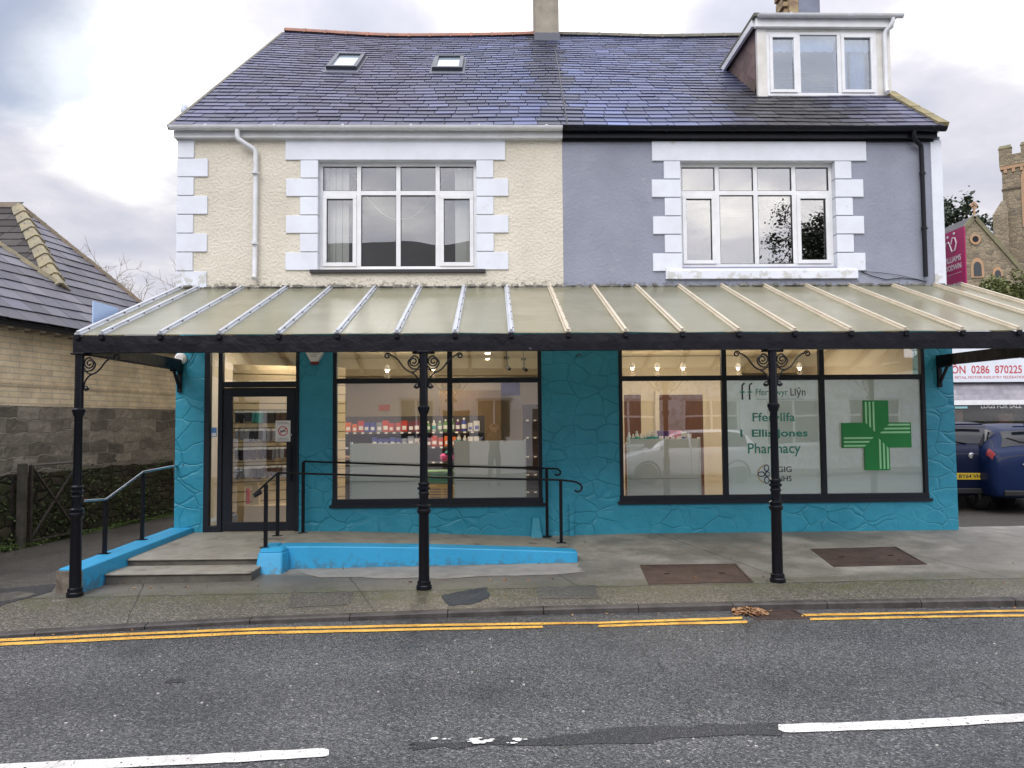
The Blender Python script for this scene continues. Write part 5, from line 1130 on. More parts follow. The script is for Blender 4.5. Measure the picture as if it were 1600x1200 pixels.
column(-4.385, CY, zc(-4.38), bb_, (1,), 'left end column'); column(-.75, CY, zc(-.75), bb_, (-1, 1), 'second column from the left'); column(3.015, CY, zc(3.0), bb_, (-1, 1), 'third column from the left'); column(6.69, CY, zc(6.7), bb_, (-1,), 'right end column outside the photo')
# blue sign panel on the outer left edge of the canopy
mb = MB(); P = [PX(145, 470, -4.5), PX(184, 481, -4.5)]
mb.box(-4.505, -4.49, P[0].y, P[1].y, 2.60, P[0].z); r = tag(mb.build('projecting_sign', mat('pale_blue_board', (.42, .56, .80), .5)), 'blank pale blue board standing above the left edge of the canopy', 'sign')
mb = MB(); mb.tube([(-4.525, P[0].y+.1, 2.45), (-4.525, P[0].y+.1, 2.9)], .012, 6).tube([(-4.525, P[1].y-.1, 2.45), (-4.525, P[1].y-.1, 2.9)], .012, 6); mb.build('bracket', m_black, r)
# ================================================================== steps, ramp, low walls
m_conc = mat('worn_concrete', (.27, .25, .21), .8, var=(.36, .34, .29), vscale=3.5, bump=.5, bscale=60, bdist=.006, streak=((.13, .12, .10), 3, .56, .72))
m_riser = mat('dark_riser', (.075, .068, .06), .8, var=(.13, .12, .10), vscale=6, bump=.5, bscale=40)  # riser faces get a darker tone than the step tops
ST = empty('entrance_steps', (-3.4, -1., -.1), 'two shallow concrete steps and landing before the glazed door', 'steps')
P = [(-4.36, 0), (-2.6, 0), (-2.6, -1.5), (-4.25, -1.62)]
mb = MB(); xr = -2.62
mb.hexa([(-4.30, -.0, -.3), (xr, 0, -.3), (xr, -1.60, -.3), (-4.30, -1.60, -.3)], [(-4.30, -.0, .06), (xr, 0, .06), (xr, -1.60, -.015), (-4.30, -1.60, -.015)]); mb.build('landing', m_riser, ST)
def slab(mb, xa, xb, ya, yb, za, zb_, th): mb.hexa([(xa, ya, za-th), (xb, ya, za-th), (xb, yb, zb_-th), (xa, yb, zb_-th)], [(xa, ya, za), (xb, ya, za), (xb, yb, zb_), (xa, yb, zb_)])
mb = MB(); slab(mb, -4.30, xr, -.001, -1.63, .085, .008, .022); mb.build('landing_top', m_conc, ST, bevel=.008)
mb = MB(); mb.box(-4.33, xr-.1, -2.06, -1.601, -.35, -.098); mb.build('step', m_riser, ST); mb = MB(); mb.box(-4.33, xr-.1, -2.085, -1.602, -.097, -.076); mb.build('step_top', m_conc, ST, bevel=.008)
mb = MB(); xs = [xr+.001, -2.0, -.5, .5, .95]; zs = [.083, .075, .02, -.02, -.045]
mb.grid(lambda x, k: (x, [-.001, -1.42][k], zs[xs.index(x)]-[0, .01][k]), xs, [0, 1]); rp_ = mb.build('ramp_surface', m_conc, ST)
# ramp wall
RWl = empty('ramp_wall', (-.8, -1.4, -.15), 'bright blue low wall edging the ramp right of the steps', 'low wall')
def wallstrip(pts, m, parent, name, bevel=.015):  # pts: (x, yfront, yback, ztop, zbot)
    mb = MB(); o = 0
    for p in pts: mb.v += [(p[0], p[1], p[4]), (p[0], p[1], p[3]), (p[0], p[2], p[3]+.004), (p[0], p[2], p[4])]
    for i in range(len(pts)-1):
        for k in range(4): a = i*4; mb.f.append([a+k, a+(k+1) % 4, a+4+(k+1) % 4, a+4+k])
    mb.f.append([3, 2, 1, 0]); n_ = 4*(len(pts)-1); mb.f.append([n_, n_+1, n_+2, n_+3])
    return mb.build(name, m, parent, bevel=bevel)
wallstrip([(-2.60, -1.47, -1.20, .11, -.35), (-2.0, -1.485, -1.22, .108, -.35), (-.8, -1.51, -1.26, .085, -.35), (.4, -1.55, -1.30, .045, -.35), (.93, -1.565, -1.33, .022, -.35), (.99, -1.55, -1.34, .008, -.35)], m_blue, RWl, 'wall_body')
mb = MB(); ft = PZ(399, 896, -.19); 
mb.hexa([(-2.80, -1.80, -.35), (-2.46, -1.80, -.35), (-2.44, -1.475, -.35), (-2.79, -1.475, -.35)], [(-2.775, -1.66, .07), (-2.49, -1.66, .07), (-2.455, -1.475, .07), (-2.76, -1.475, .07)])
mb.hexa([(-2.775, -1.66, .07), (-2.49, -1.66, .07), (-2.455, -1.475, .07), (-2.76, -1.475, .07)], [(-2.76, -1.58, .115), (-2.51, -1.58, .115), (-2.49, -1.48, .122), (-2.75, -1.48, .122)])
mb.hexa([(-2.79, -1.474, -.35), (-2.605, -1.474, -.35), (-2.605, -1.22, -.35), (-2.79, -1.22, -.35)], [(-2.775, -1.474, .118), (-2.605, -1.474, .118), (-2.605, -1.22, .122), (-2.775, -1.22, .122)])
mb.build('end_pier', m_blue, RWl, bevel=.022)
# left side wall
SWl = empty('side_wall', (-4.4, -1.2, -.2), 'bright blue sloping low wall left of the steps with a bare stone end', 'low wall')
mb = MB(); A_ = [(-4.66, -2.40), (-4.38, -2.44), (-4.16, -.02), (-4.47, .12)]
mb.hexa([(x, y, -.4) for x, y in A_], [(-4.66, -2.40, .046), (-4.38, -2.44, .046), (-4.16, -.02, .155), (-4.47, .12, .155)]); mb.build('wall_body', m_blue, SWl, bevel=.012)
mb = MB(); mb.hexa([(-4.67, -2.43, -.4), (-4.385, -2.47, -.4), (-4.385, -2.435, -.4), (-4.67, -2.40, -.4)], [(-4.67, -2.43, .025), (-4.385, -2.47, .025), (-4.385, -2.435, .025), (-4.67, -2.40, .025)])
mb.build('bare_end', mat('bare_stone', (.24, .21, .17), .9, var=(.12, .10, .08), vscale=7, bump=1., bscale=12, bdist=.02), SWl)
mb = MB(); mb.box(-4.69, -4.662, -2.38, -.1, -.4, -.02); mb.build('lane_face', mat('bare_stone_dark', (.2, .18, .15), .9, var=(.1, .09, .07), vscale=7), SWl)
# ------------------------------------------------------------------ handrails
m_rail = mat('black_rail', (.005, .005, .008), .4, spec=.25); m_shiny = mat('worn_bright_rail', (.55, .56, .60), .22, 1.)
def handrail(posts, path, label, rr=.013, rm=m_rail, flat=True):
    """posts: (x, y, zfoot, ztop)"""
    r = empty('handrail', (posts[0][0], posts[0][1], posts[0][2]), label, 'handrail')
    for x, y, a, b_ in posts:
        mb = MB(); mb.box(x-.02, x+.02, y-.02, y+.02, a+.008, b_); p_ = mb.build('post', m_rail, r, bevel=.002); mb = MB(); mb.box(x-.06, x+.06, y-.04, y+.04, a, a+.008); mb.build('foot_plate', m_rail, p_)
    mb = MB(); P = [Vector(p) for p in path]
    mb.tube(P, rr, 10); mb.build('top_rail', rm, r, smooth='auto'); return r
def onrail(px, pb, pt, y=None, z=None):
    p = PZ(px, pb, z); q = PY(px+(0), pt, p.y); return (p.x, p.y, z-.003, q.z)
def foot(px, pb, z0, f):
    p = PZ(px, pb, z0)
    for _ in range(5): p = PZ(px, pb, f(p))
    return p
fside = lambda p: lerp(.046, .155, (p.y+2.42)/2.4)
ps = []
for px, pb, pt in ((163.5, 865, 782), (222, 843, 739), (277, 823, 728)):
    p = foot(px, pb, .1, fside); q = PY(px, pt, p.y); ps.append((p.x, p.y, p.z-.003, q.z))
path = [(ps[0][0]+.1*(ps[0][0]-ps[1][0]), CY+.05, ps[0][3]-.01)]
l0 = PY(133, 782, -2.5); path = [(l0.x, -2.53, l0.z), (ps[0][0], ps[0][1], ps[0][3]+.01), (ps[1][0], ps[1][1], ps[1][3]+.01), (ps[2][0], ps[2][1], ps[2][3]+.01), (ps[2][0]+.10, .0, ps[2][3]+.015)]
handrail(ps, path, 'cranked handrail with bright worn top rail on the left side wall', .016, m_shiny)
fr_ = lambda p: itp(p.x, [(-2.75, .12), (-2.6, .11), (-2, .108), (-.8, .085), (.4, .045), (.95, .022)])
ps = []
for px, pb, pt in ((415, 848, 757), (433.5, 837, 740), (877, 848, 751)):
    p = foot(px, pb, .1, fr_) if px > 420 else Vector((PY(px, pb, -1.55).x, -1.55, .11)); q = PY(px, pt, p.y); ps.append((p.x, p.y, p.z-.003, q.z))
e = PY(400, 770, ps[0][1]-.12)
yq = ps[2][1]; sc_ = [Vector((PY(x, y, yq).x, yq, PY(x, y, yq).z)) for x, y in ((877, 750), (890, 751.5), (900, 753), (907, 757), (909.5, 762), (907, 767), (902, 768.5), (898, 766))]
handrail(ps, [(e.x-.01, e.y, e.z-.02), e, (ps[0][0], ps[0][1], ps[0][3]+.01), (ps[1][0], ps[1][1], ps[1][3]+.01), Vector((PY(663, 745, -1.4).x, -1.4, PY(663, 745, -1.4).z-.003))]+sc_, 'long thin handrail along the blue ramp wall, curled at its right end')
mb = MB(); mb.tube([(e.x-.02, e.y-.01, e.z-.035), (e.x+.05, e.y+.03, e.z+.01)], .026, 10); mb.build('rail_end', m_rail, bpy.data.objects['handrail.001'])
ps = []
for px, pb, pt in ((473.5, 829, 722), (855, 837, 733)):
    z = .08 if px < 500 else -.005; p = PZ(px, pb, z); p.y = min(p.y, -.12); p = PY(px, pb, p.y); q = PY(px, pt, p.y); ps.append((p.x, p.y, z-.004, q.z))
yq = ps[1][1]; sc_ = [Vector((PY(x, y, yq).x, yq, PY(x, y, yq).z)) for x, y in ((855, 732), (866, 732), (872, 733), (876, 737), (875, 741), (871, 742.5), (867, 741))]
m_ = PY(663, 727.5, (ps[0][1]+yq)/2)
handrail(ps, [(ps[0][0], ps[0][1], ps[0][3]+.01), m_]+sc_, 'thin handrail close under the left shop window, curled at its right end')
# ================================================================== stone / brick materials
def stone_mat(name, cols, sx, sz, bump=1., mortar=(.16, .15, .13), dist=.03, wallax='x', jw=.035, moss=None, rnd_=.75, warp=.12):
    m = bpy.data.materials.new(name); m.use_nodes = True; t = m.node_tree; b = t.nodes['Principled BSDF']; b.inputs['Roughness'].default_value = .85
    c = N(t, 'ShaderNodeTexCoord').outputs['Object']
    wn = N(t, 'ShaderNodeTexNoise'); wn.inputs['Scale'].default_value = 1.7; L(t, c, wn.inputs['Vector'])
    ma = N(t, 'ShaderNodeVectorMath', operation='MULTIPLY_ADD'); L(t, wn.outputs['Color'], ma.inputs[0]); ma.inputs[1].default_value = (warp,)*3; L(t, c, ma.inputs[2])
    mp = N(t, 'ShaderNodeMapping'); mp.inputs['Scale'].default_value = (sx, sx, sz); L(t, ma.outputs[0], mp.inputs[0])
    kw = dict()
    vo = N(t, 'ShaderNodeTexVoronoi', feature='DISTANCE_TO_EDGE'); vo.inputs['Scale'].default_value = 1; vo.inputs['Randomness'].default_value = rnd_; L(t, mp.outputs[0], vo.inputs['Vector'])
    v2 = N(t, 'ShaderNodeTexVoronoi'); v2.inputs['Scale'].default_value = 1; v2.inputs['Randomness'].default_value = rnd_; L(t, mp.outputs[0], v2.inputs['Vector'])
    sc = N(t, 'ShaderNodeSeparateColor'); L(t, v2.outputs['Color'], sc.inputs[0])
    col = ramp(t, sc.outputs[0], [(i/(len(cols)-1), k) for i, k in enumerate(cols)])
    nz = ramp(t, noise(t, c, 7, 7, .65), [(.3, (.6,)*3), (.7, (1.35,)*3)])
    mm = N(t, 'ShaderNodeMix', data_type='RGBA', blend_type='MULTIPLY'); mm.inputs[0].default_value = 1; L(t, col, mm.inputs[6]); L(t, nz, mm.inputs[7])
    jf = ramp(t, vo.outputs['Distance'], [(jw*.4, (1, 1, 1)), (jw, (0, 0, 0))])
    m2 = N(t, 'ShaderNodeMix', data_type='RGBA'); L(t, jf, m2.inputs[0]); L(t, mm.outputs[2], m2.inputs[6]); m2.inputs[7].default_value = (*mortar, 1)
    o = m2.outputs[2]
    if moss:
        mf = ramp(t, noise(t, c, 2.3, 8, .7, (5, 5, 5)), [(.42, (0, 0, 0)), (.6, (.85,)*3)]); m3 = N(t, 'ShaderNodeMix', data_type='RGBA'); L(t, mf, m3.inputs[0]); L(t, o, m3.inputs[6]); m3.inputs[7].default_value = (*moss, 1); o = m3.outputs[2]
    L(t, o, b.inputs['Base Color'])
    h = math_(t, 'ADD', ramp(t, vo.outputs['Distance'], [(0, (0, 0, 0)), (.08, (.8,)*3), (.3, (1, 1, 1))]), math_(t, 'ADD', math_(t, 'MULTIPLY', sc.outputs[1], .5), math_(t, 'MULTIPLY', noise(t, c, 8, 6, .65), .9)))
    bp = N(t, 'ShaderNodeBump'); bp.inputs['Strength'].default_value = bump; bp.inputs['Distance'].default_value = dist; L(t, h, bp.inputs['Height']); L(t, bp.outputs[0], b.inputs['Normal']); return m
def brick_mat(name, c1, c2, mortar, w=.30, h=.085, ms=.012, ax=0, bump=.5, warp=0., squash=1., bd=.01, ns=30):
    m = bpy.data.materials.new(name); m.use_nodes = True; t = m.node_tree; b = t.nodes['Principled BSDF']; b.inputs['Roughness'].default_value = .85
    c = N(t, 'ShaderNodeTexCoord').outputs['Object']; c0 = c
    if warp:
        wn = N(t, 'ShaderNodeTexNoise'); wn.inputs['Scale'].default_value = 2.1; L(t, c, wn.inputs['Vector']); ma = N(t, 'ShaderNodeVectorMath', operation='MULTIPLY_ADD'); L(t, wn.outputs['Color'], ma.inputs[0]); ma.inputs[1].default_value = (warp,)*3; L(t, c, ma.inputs[2]); c0 = ma.outputs[0]
    sp = N(t, 'ShaderNodeSeparateXYZ'); L(t, c0, sp.inputs[0]); cb = N(t, 'ShaderNodeCombineXYZ'); L(t, sp.outputs[ax], cb.inputs[0]); L(t, sp.outputs[2], cb.inputs[1])
    br = N(t, 'ShaderNodeTexBrick'); br.inputs['Scale'].default_value = 1; br.inputs['Brick Width'].default_value = w; br.inputs['Row Height'].default_value = h; br.inputs['Mortar Size'].default_value = ms; br.inputs['Mortar Smooth'].default_value = .3; br.squash = squash; br.squash_frequency = 3; br.offset = .42
    br.inputs['Color1'].default_value = (*c1, 1); br.inputs['Color2'].default_value = (*c2, 1); br.inputs['Mortar'].default_value = (*mortar, 1); L(t, cb.outputs[0], br.inputs['Vector'])
    nz = ramp(t, noise(t, c, 3, 7, .65), [(.3, (.75,)*3), (.7, (1.18,)*3)]); mm = N(t, 'ShaderNodeMix', data_type='RGBA', blend_type='MULTIPLY'); mm.inputs[0].default_value = 1; L(t, br.outputs['Color'], mm.inputs[6]); L(t, nz, mm.inputs[7]); L(t, mm.outputs[2], b.inputs['Base Color'])
    bp = N(t, 'ShaderNodeBump'); bp.inputs['Strength'].default_value = bump; bp.inputs['Distance'].default_value = bd; L(t, math_(t, 'SUBTRACT', noise(t, c, ns, 6, .6), br.outputs['Fac']), bp.inputs['Height']); L(t, bp.outputs[0], b.inputs['Normal']); return m
# ================================================================== low building across the lane
LB = empty('lane_building', (-7.03, .26, -.3), 'low yellow brick building on a grey stone base under a big slate roof', 'building', None, False)
LA = math.atan2(1, .178); LB.rotation_euler = (0, 0, LA)
MW = Matrix.Translation(LB.location) @ Matrix.Rotation(LA, 4, 'Z'); MI = MW.inverted()
z_ = lambda z: z+.3
m_yb = brick_mat('yellow_brick', (.82, .66, .43), (.92, .77, .53), (.66, .57, .43), .42, .088, .010)
m_gs = brick_mat('grey_rock_faced_stone', (.14, .122, .095), (.38, .34, .275), (.36, .33, .28), .44, .19, .012, bump=1.6, warp=.24, squash=1.5, bd=.05, ns=5)
m_iv = stone_mat('dark_mossy_rubble', [(.035, .028, .02), (.075, .055, .038), (.05, .042, .028), (.10, .075, .05)], 3.6, 6.0, 1., (.022, .02, .012), .06, moss=(.035, .045, .012))
mb = MB(); mb.box(-9, 7.2, .05, .35, z_(1.87), z_(3.06)); mb.build('wall', m_yb, LB)['label'] = 'yellow brick upper wall'
mb = MB(); mb.box(-9, 7.2, .028, .049, z_(2.19), z_(2.225)).box(-9, 7.2, .035, .049, z_(2.155), z_(2.189)); mb.build('string_course', m_yb, LB)
mb = MB(); mb.box(-9, 4.32, 0.0, .36, 0, z_(1.868)); mb.build('wall', m_gs, LB)['label'] = 'grey rock faced stone base'
mb = MB(); mb.box(4.33, 4.6, -.02, .36, 0, z_(1.9)); mb.build('wall', m_white, LB, bevel=.02)['label'] = 'white painted wall end'
mb = MB(); mb.grid(lambda x, k: (x, [-.05, -.04+.02*math.sin(x*7), -.03, .02][k], [0., z_(.3), z_(.86+.02*math.sin(x*3.1)+.015*math.sin(x*11)), z_(.86)][k]), [-9+i*.2 for i in range(67)], [0, 1, 2, 3]); mb.build('wall', m_iv, LB)['label'] = 'mossy rubble plinth'
mb = MB(); mb.box(7.0, 7.2, .35, 6, 0, z_(3.06)); mb.build('wall', m_yb, LB)
# eaves: dark soffit, rafter feet
mb = MB(); mb.box(-9.2, 7.4, -.26, -.235, z_(2.985), z_(3.055)).box(-9.2, 7.4, -.235, .049, z_(3.06), z_(3.075)); mb.build('fascia', m_black, LB)
m_raf = mat('rafter_timber', (.33, .28, .21), .8)
for i in range(34): mb = MB(); mb.box(-4+i*.30, -4+i*.30+.10, -.23, .048, z_(2.96), z_(3.058)); mb.build('rafter_foot', m_raf, LB)
PIT = math.tan(R_(38)); eo = Vector((0, -.30, z_(3.07))); vl = Vector((0, 1, PIT)).normalized(); nl = Vector((0, -vl.z, vl.y))
EOw = MW @ eo; nW = MW.to_3x3() @ nl
def lp(x, y): q = MI @ PL(x, y, tuple(EOw), tuple(nW)); d = q-eo; return (d.x, d.dot(vl))
ap, hp, lowhip, v0, v1 = lp(30, 322), lp(220, 476), lp(93, 447), lp(0, 384), lp(93, 447)
k = (0-ap[1])/(hp[1]-ap[1]); hip_e = (ap[0]+(hp[0]-ap[0])*k, 0)
vk = (8.5)  # run the front ridge line on out of the frame
vx = (v0[0]-v1[0]); far = (v1[0]+(v0[0]-v1[0])*3.2, v1[1]+(v0[1]-v1[1])*3.2)
poly = [(-9, 0), hip_e, ap, v1, far]
def ltone(a, b_, rnd): k = rnd.uniform(.6, 1.4); return tuple(Vector((.085, .085, .115)).lerp(Vector((.14, .135, .155)), rnd.random())*k)
mb = slates(eo, (1, 0, 0), vl, poly, .40, .31, .011, ltone, seed=9); rf = mb.build('roof', m_slate, LB); rf['label'] = 'large slate slope facing the lane'
W3 = lambda p: eo+Vector((p[0], 0, 0))+vl*p[1]
mb = MB(); P = [W3(p)-nl*.03 for p in poly]; mb.add(P, [list(range(5))]); mb.build('roof_felt', bpy.data.materials['roof_felt'], rf)
m_hip = mat('lichened_hip_tile', (.30, .26, .15), .85, var=(.20, .18, .14), vscale=7, bump=.4, bscale=30)
A3, H3, L3, F3 = W3(ap), W3(hip_e), W3(v1), W3(far)
def hips(a, b_, n, w, m, name, par, over=.05):
    for i in range(n):
        p0, p1 = a.lerp(b_, i/n), a.lerp(b_, (i+1)/n+.02); d = (p1-p0).normalized(); s = d.cross(Vector((0, 0, 1))).normalized(); u = s.cross(d); mb = MB()
        q0, q1 = p0+u*(.012), p1+u*(over)
        mb.hexa([q0-s*w*.8-u*.06, q0-s*.03+u*.05, q0+s*.03+u*.05, q0+s*w*.8-u*.06, q0+s*w*.7-u*.08, q0+u*.02, q0-s*w*.7-u*.08], [q1-s*w-u*.08, q1-s*.03+u*.05, q1+s*.03+u*.05, q1+s*w-u*.08, q1+s*w*.9-u*.10, q1+u*.02, q1-s*w*.9-u*.10]); mb.build(name, m, par)
hips(A3, L3, 9, .17, m_hip, 'hip_tile', rf)
m_rd = mat('brown_ridge', (.20, .15, .10), .8, var=(.13, .11, .085), vscale=6)
hips(A3, H3, 16, .07, m_rd, 'ridge_tile', rf, .02); hips(F3, L3, 12, .07, m_hip, 'ridge_tile', rf, .02)
mb = MB(); mb.bar(L3+Vector((-.05, -.1, -.05)), L3+Vector((.9, -.55, -.45)), .12, .012); 
# darker front slope behind the hip
q3 = L3+MI.to_3x3() @ Vector((-4, 0, 0)); nrm3 = (A3-L3).cross(q3-L3).normalized()
uu = (q3-L3).normalized(); vv = (A3-L3)-uu*(A3-L3).dot(uu); hh = vv.length; vv.normalize(); aa = (A3-L3).dot(uu)
def dtone(a, b_, rnd): k = rnd.uniform(.7, 1.25); return tuple(Vector((.065, .06, .058))*k)
mb = slates(L3, uu, vv, [(0, -.8), (5, -.8), (5, hh), (aa, hh), (0, 0)], .40, .29, .011, dtone, seed=12); mb.build('roof', m_slate2, LB)['label'] = 'darker front slope above the hip'
mb = MB(); mb.add([L3-nrm3*.04*(1 if nrm3.z > 0 else -1), L3+uu*5-nrm3*.03, L3+uu*5+vv*hh, A3], [(0, 1, 2, 3)]); mb.build('roof_felt', bpy.data.materials['roof_felt'], rf)
hips(A3+uu*2.2+Vector((0, 0, .02)), A3, 5, .10, m_rd, 'ridge_tile', rf, .02)
# far hip face beyond the ridge so the roof is closed
back = MI @ (MW @ A3 + Vector((-6, 5, -4.2))); mb = MB(); mb.add([A3-nl*.02, H3-nl*.02, back], [(0, 1, 2)]); mb.build('roof', m_slate, LB)
# ------------------------------------------------------------------ gate, post, greenery by the lane
m_gm = mat('dark_gate_steel', (.025, .024, .024), .45, var=(.06, .045, .035), vscale=12)
gpl = MW @ Vector((0, -.16, 0)); gn_ = MW.to_3x3() @ Vector((0, 1, 0)); g0_, g1_ = PL(46, 846, tuple(gpl), tuple(gn_)), PL(121, 831, tuple(gpl), tuple(gn_)); GT = empty('field_gate', tuple(g0_), 'dark metal gate with crossed braces standing open against the mossy wall', 'gate')
hz = PY(46, 727, g0_.y).z; up1 = Vector((0, 0, hz-g0_.z)); 
mb = MB(); mb.tube([g0_+up1, g1_+up1], .020, 8); mb.build('top_rail', mat('worn_gate_rail', (.25, .24, .23), .4, .6), GT); mb = MB(); mb.tube([g0_, g1_], .02, 8); mb.build('bottom_rail', m_gm, GT)
for a, b_ in ((g0_, g0_+up1), (g1_, g1_+up1)): mb = MB(); mb.bar(a-Vector((0, 0, .06)), b_, .045, .045, (0, 1, 0)); mb.build('stile', m_gm, GT)
for a, b_ in ((g0_, g1_+up1), (g0_+up1, g1_)): mb = MB(); mb.bar(a, b_, .03, .03, (0, 1, 0)); mb.build('brace', m_gm, GT)
mb = MB()
for k in (.33, .66): mb.tube([g0_+up1*k+(g1_-g0_)*0, g0_+up1*k+(g1_-g0_)], .004, 5)
p = PL(33, 849, tuple(gpl), tuple(gn_)); mb2 = MB(); mb2.box(p.x-.055, p.x+.045, p.y-.05, p.y+.05, -.3, hz+.03); tag(mb2.build('gate_post', mat('old_post', (.10, .09, .07), .85, var=(.05, .05, .035), vscale=7, bump=.5, bscale=20), bevel=.008), 'weathered square timber post at the hinge of the metal gate', 'post')
mb2 = MB(); mb2.bar((p.x-.14, p.y-.02, -.3), (p.x-.13, p.y-.02, hz-.14), .05, .04, (0, 1, 0)); mb2.tube([(p.x-.13, p.y, hz-.15), (p.x-1.2, p.y-.2, hz-.15)], .008, 6); tag(mb2.build('fence_post', m_gm), 'black metal fence post with a wire, left of the timber gate post', 'post')
def leaf_mat(name, a, b_): 
    m = mat(name, a, .6, var=b_, vscale=5, attr=.85); return m
m_ivy = leaf_mat('ivy_leaf', (.045, .085, .02), (.09, .13, .035))
def leaves(pts, s, rnd, tonef=lambda r: r.uniform(.5, 1.5), flat=.8, squash=1.):
    mb = MB()
    for p in pts:
        M = Matrix.Translation(p) @ Matrix.Rotation(rnd.uniform(0, 6.28), 4, 'Z') @ Matrix.Rotation(rnd.uniform(-1.4, 1.4)*flat, 4, 'X') @ Matrix.Rotation(rnd.uniform(-.9, .9), 4, 'Y'); q = s*rnd.uniform(.6, 1.4); k = tonef(rnd)
        mb.add([M @ Vector(v) for v in ((-q, 0, 0), (0, q*.6*squash, q*.1), (q, 0, 0), (0, -q*.6*squash, q*.1))], [(0, 1, 2, 3)], (k, k, k))
    return mb
rnd = random.Random(5); P = []
for c_ in range(150):
    x = rnd.uniform(-2.5, 4.3); z = (rnd.random()**1.6)*1.05; n_ = rnd.randint(8, 30); r_ = rnd.uniform(.05, .16)
    for i in range(n_): P.append(MW @ Vector((x+rnd.gauss(0, r_), -.06-rnd.random()*.05-(.05 if z < .15 else 0), max(.12, z+.1+rnd.gauss(0, r_*.8)))))
tag(leaves(P, .022, rnd).build('ivy', m_ivy, fix=False), 'ivy and weeds growing over the mossy plinth of the lane wall', 'ivy', None, 'stuff')
P = []
for i in range(3200): x = rnd.uniform(-3, 4.3); P.append(MW @ Vector((x, -.05-abs(rnd.gauss(0, .07*(1.4+math.sin(x*4)))), .135+rnd.random()*.05)))
tag(leaves(P, .02, rnd, squash=.4).build('verge_grass', leaf_mat('verge_leaf', (.10, .17, .03), (.15, .22, .06)), fix=False), 'low green weeds along the foot of the lane wall', 'weeds', None, 'stuff')
# ------------------------------------------------------------------ trees
def tree(name, base, h, spread, label, cat='tree', depth=6, leafm=None, leafn=0, leafs=.15, trunk_r=.22, seed=1, bark=None, lean=.5, group=None, twig=.004, crown=None, up=.25, n_side=3):
    rnd = random.Random(seed); T = empty(name, tuple(base), label, cat, group); tips = []
    mb = MB(); tw = MB()
    def grow(p, d, ln_, r, lv):
        n_ = 4; pts = [p]; q = p.copy(); dd = d.copy()
        for i in range(n_):
            dd = (dd+Vector((rnd.gauss(0, .13), rnd.gauss(0, .13), rnd.gauss(0, .10)+up*.15))).normalized(); q = q+dd*ln_/n_; pts.append(q.copy())
        (mb if lv < 3 else tw).tube(pts, [lerp(r, r*.55, i/n_) for i in range(n_+1)], 7 if lv < 2 else 4 if lv < 4 else 3, cap=False)
        if lv >= depth: tips.append(q); return
        if lv >= 2: tips.extend(pts[2:])
        for k in range(n_side if lv else n_side+2):
            a = rnd.uniform(0, 6.28); o = dd.orthogonal().normalized(); o.rotate(Matrix.Rotation(a, 3, dd)); nd = (dd*rnd.uniform(.5, 1.0)+o*rnd.uniform(.5, 1.0)*spread).normalized()
            st = pts[rnd.choice([2, 3, 4])] if lv else pts[rnd.choice([2, 3, 4])]
            grow(st, nd, ln_*rnd.uniform(.58, .8), max(twig, r*.55), lv+1)
    grow(Vector(base), Vector((0, 0, 1)), h*.36, trunk_r, 0)
    bk = bark or mat('bark', (.10, .08, .06), .9, var=(.16, .14, .11), vscale=6, bump=.5, bscale=20)
    mb.build('trunk', bk, T, smooth=True, fix=False)
    if tw.v: tw.build('branches', bk, T, smooth=True, fix=False)
    if leafm:
        P = [tips[rnd.randrange(len(tips))]+Vector([rnd.gauss(0, .11*h/6) for _ in range(3)]) for _ in range(leafn)]
        leaves(P, leafs, rnd).build('crown', leafm, T, fix=False)
    return T
b_ = PY(262, 700, 26); tree('bare_tree', (b_.x-.3, 26, -.5), 12.5, 1.0, 'leafless pale twiggy tree in the gap between the slate roof and the shop', depth=6, seed=4, trunk_r=.2, twig=.010, bark=mat('pale_twigs', (.33, .26, .18), .9, var=(.22, .18, .12), vscale=3), n_side=3)
# ================================================================== right hand side
# rising bank behind the garage
m_bank = mat('bank_grass', (.06, .075, .03), .9, var=(.10, .10, .05), vscale=.8)
mb = MB(); mb.grid(lambda x, y: (x, y, -.65+smooth((y-20)/14)*8.6*smooth((x-5)/9)), [4, 6, 8, 10, 12, 14, 18, 24, 40, 70, 120], [19, 21, 23, 25, 27, 29, 31, 34, 40, 60, 90, 140]); struct('hill', mb, m_bank)
GY = 10.5; GB = empty('garage', (16, GY, 0), 'white fronted vehicle workshop with a lettered sign above grey brick and a wide dark window', 'building')
m_gb = brick_mat('lilac_grey_brick', (.36, .34, .40), (.48, .46, .51), (.40, .39, .42), .44, .14, .012)
sgb = PY(1540, 597, GY).z; fz = PY(1540, 625, GY).z; fz2 = PY(1540, 632.5, GY).z
mb = MB(); mb.box(8, 26, GY, GY+.25, fz, 4.3); mb.box(8, 11.9, GY, GY+.25, -.2, fz-.001); mb.build('wall', m_gb, GB)
mb = MB(); mb.box(7.95, 26.1, GY-.1, GY+9, 4.301, 4.45); mb.build('roof', m_black, GB)
mb = MB(); mb.box(8, 8.2, GY+.26, GY+9, -.2, 4.3).box(25.8, 26, GY+.26, GY+9, -.2, 4.3).box(8.21, 25.79, GY+8.7, GY+8.9, -.2, 4.3); mb.build('wall', m_gb, GB)
mb = MB(); mb.box(11.9, 26, GY-.04, GY+.1, fz2, fz-.002).box(11.9, 12.02, GY-.03, GY+.1, .0, fz2-.001)
for x in (15.2, 18.6, 22): mb.box(x, x+.1, GY-.02, GY+.1, 0, fz2-.001)
mb.build('window_frame', m_upvc, GB)
mb = MB(); mb.box(12.02, 26, GY+.04, GY+.05, .0, fz2-.001); mb.build('shop_pane', glass('garage_glass', -.02), GB)
mb = MB(); mb.box(11.95, 25.9, GY+3, GY+3.1, 0, 3.2).box(11.95, 25.9, GY+.3, GY+3, -.05, .0); mb.build('interior', mat('garage_dark', (.035, .033, .03), .9), GB)
rnd = random.Random(3)
mb = MB(); 
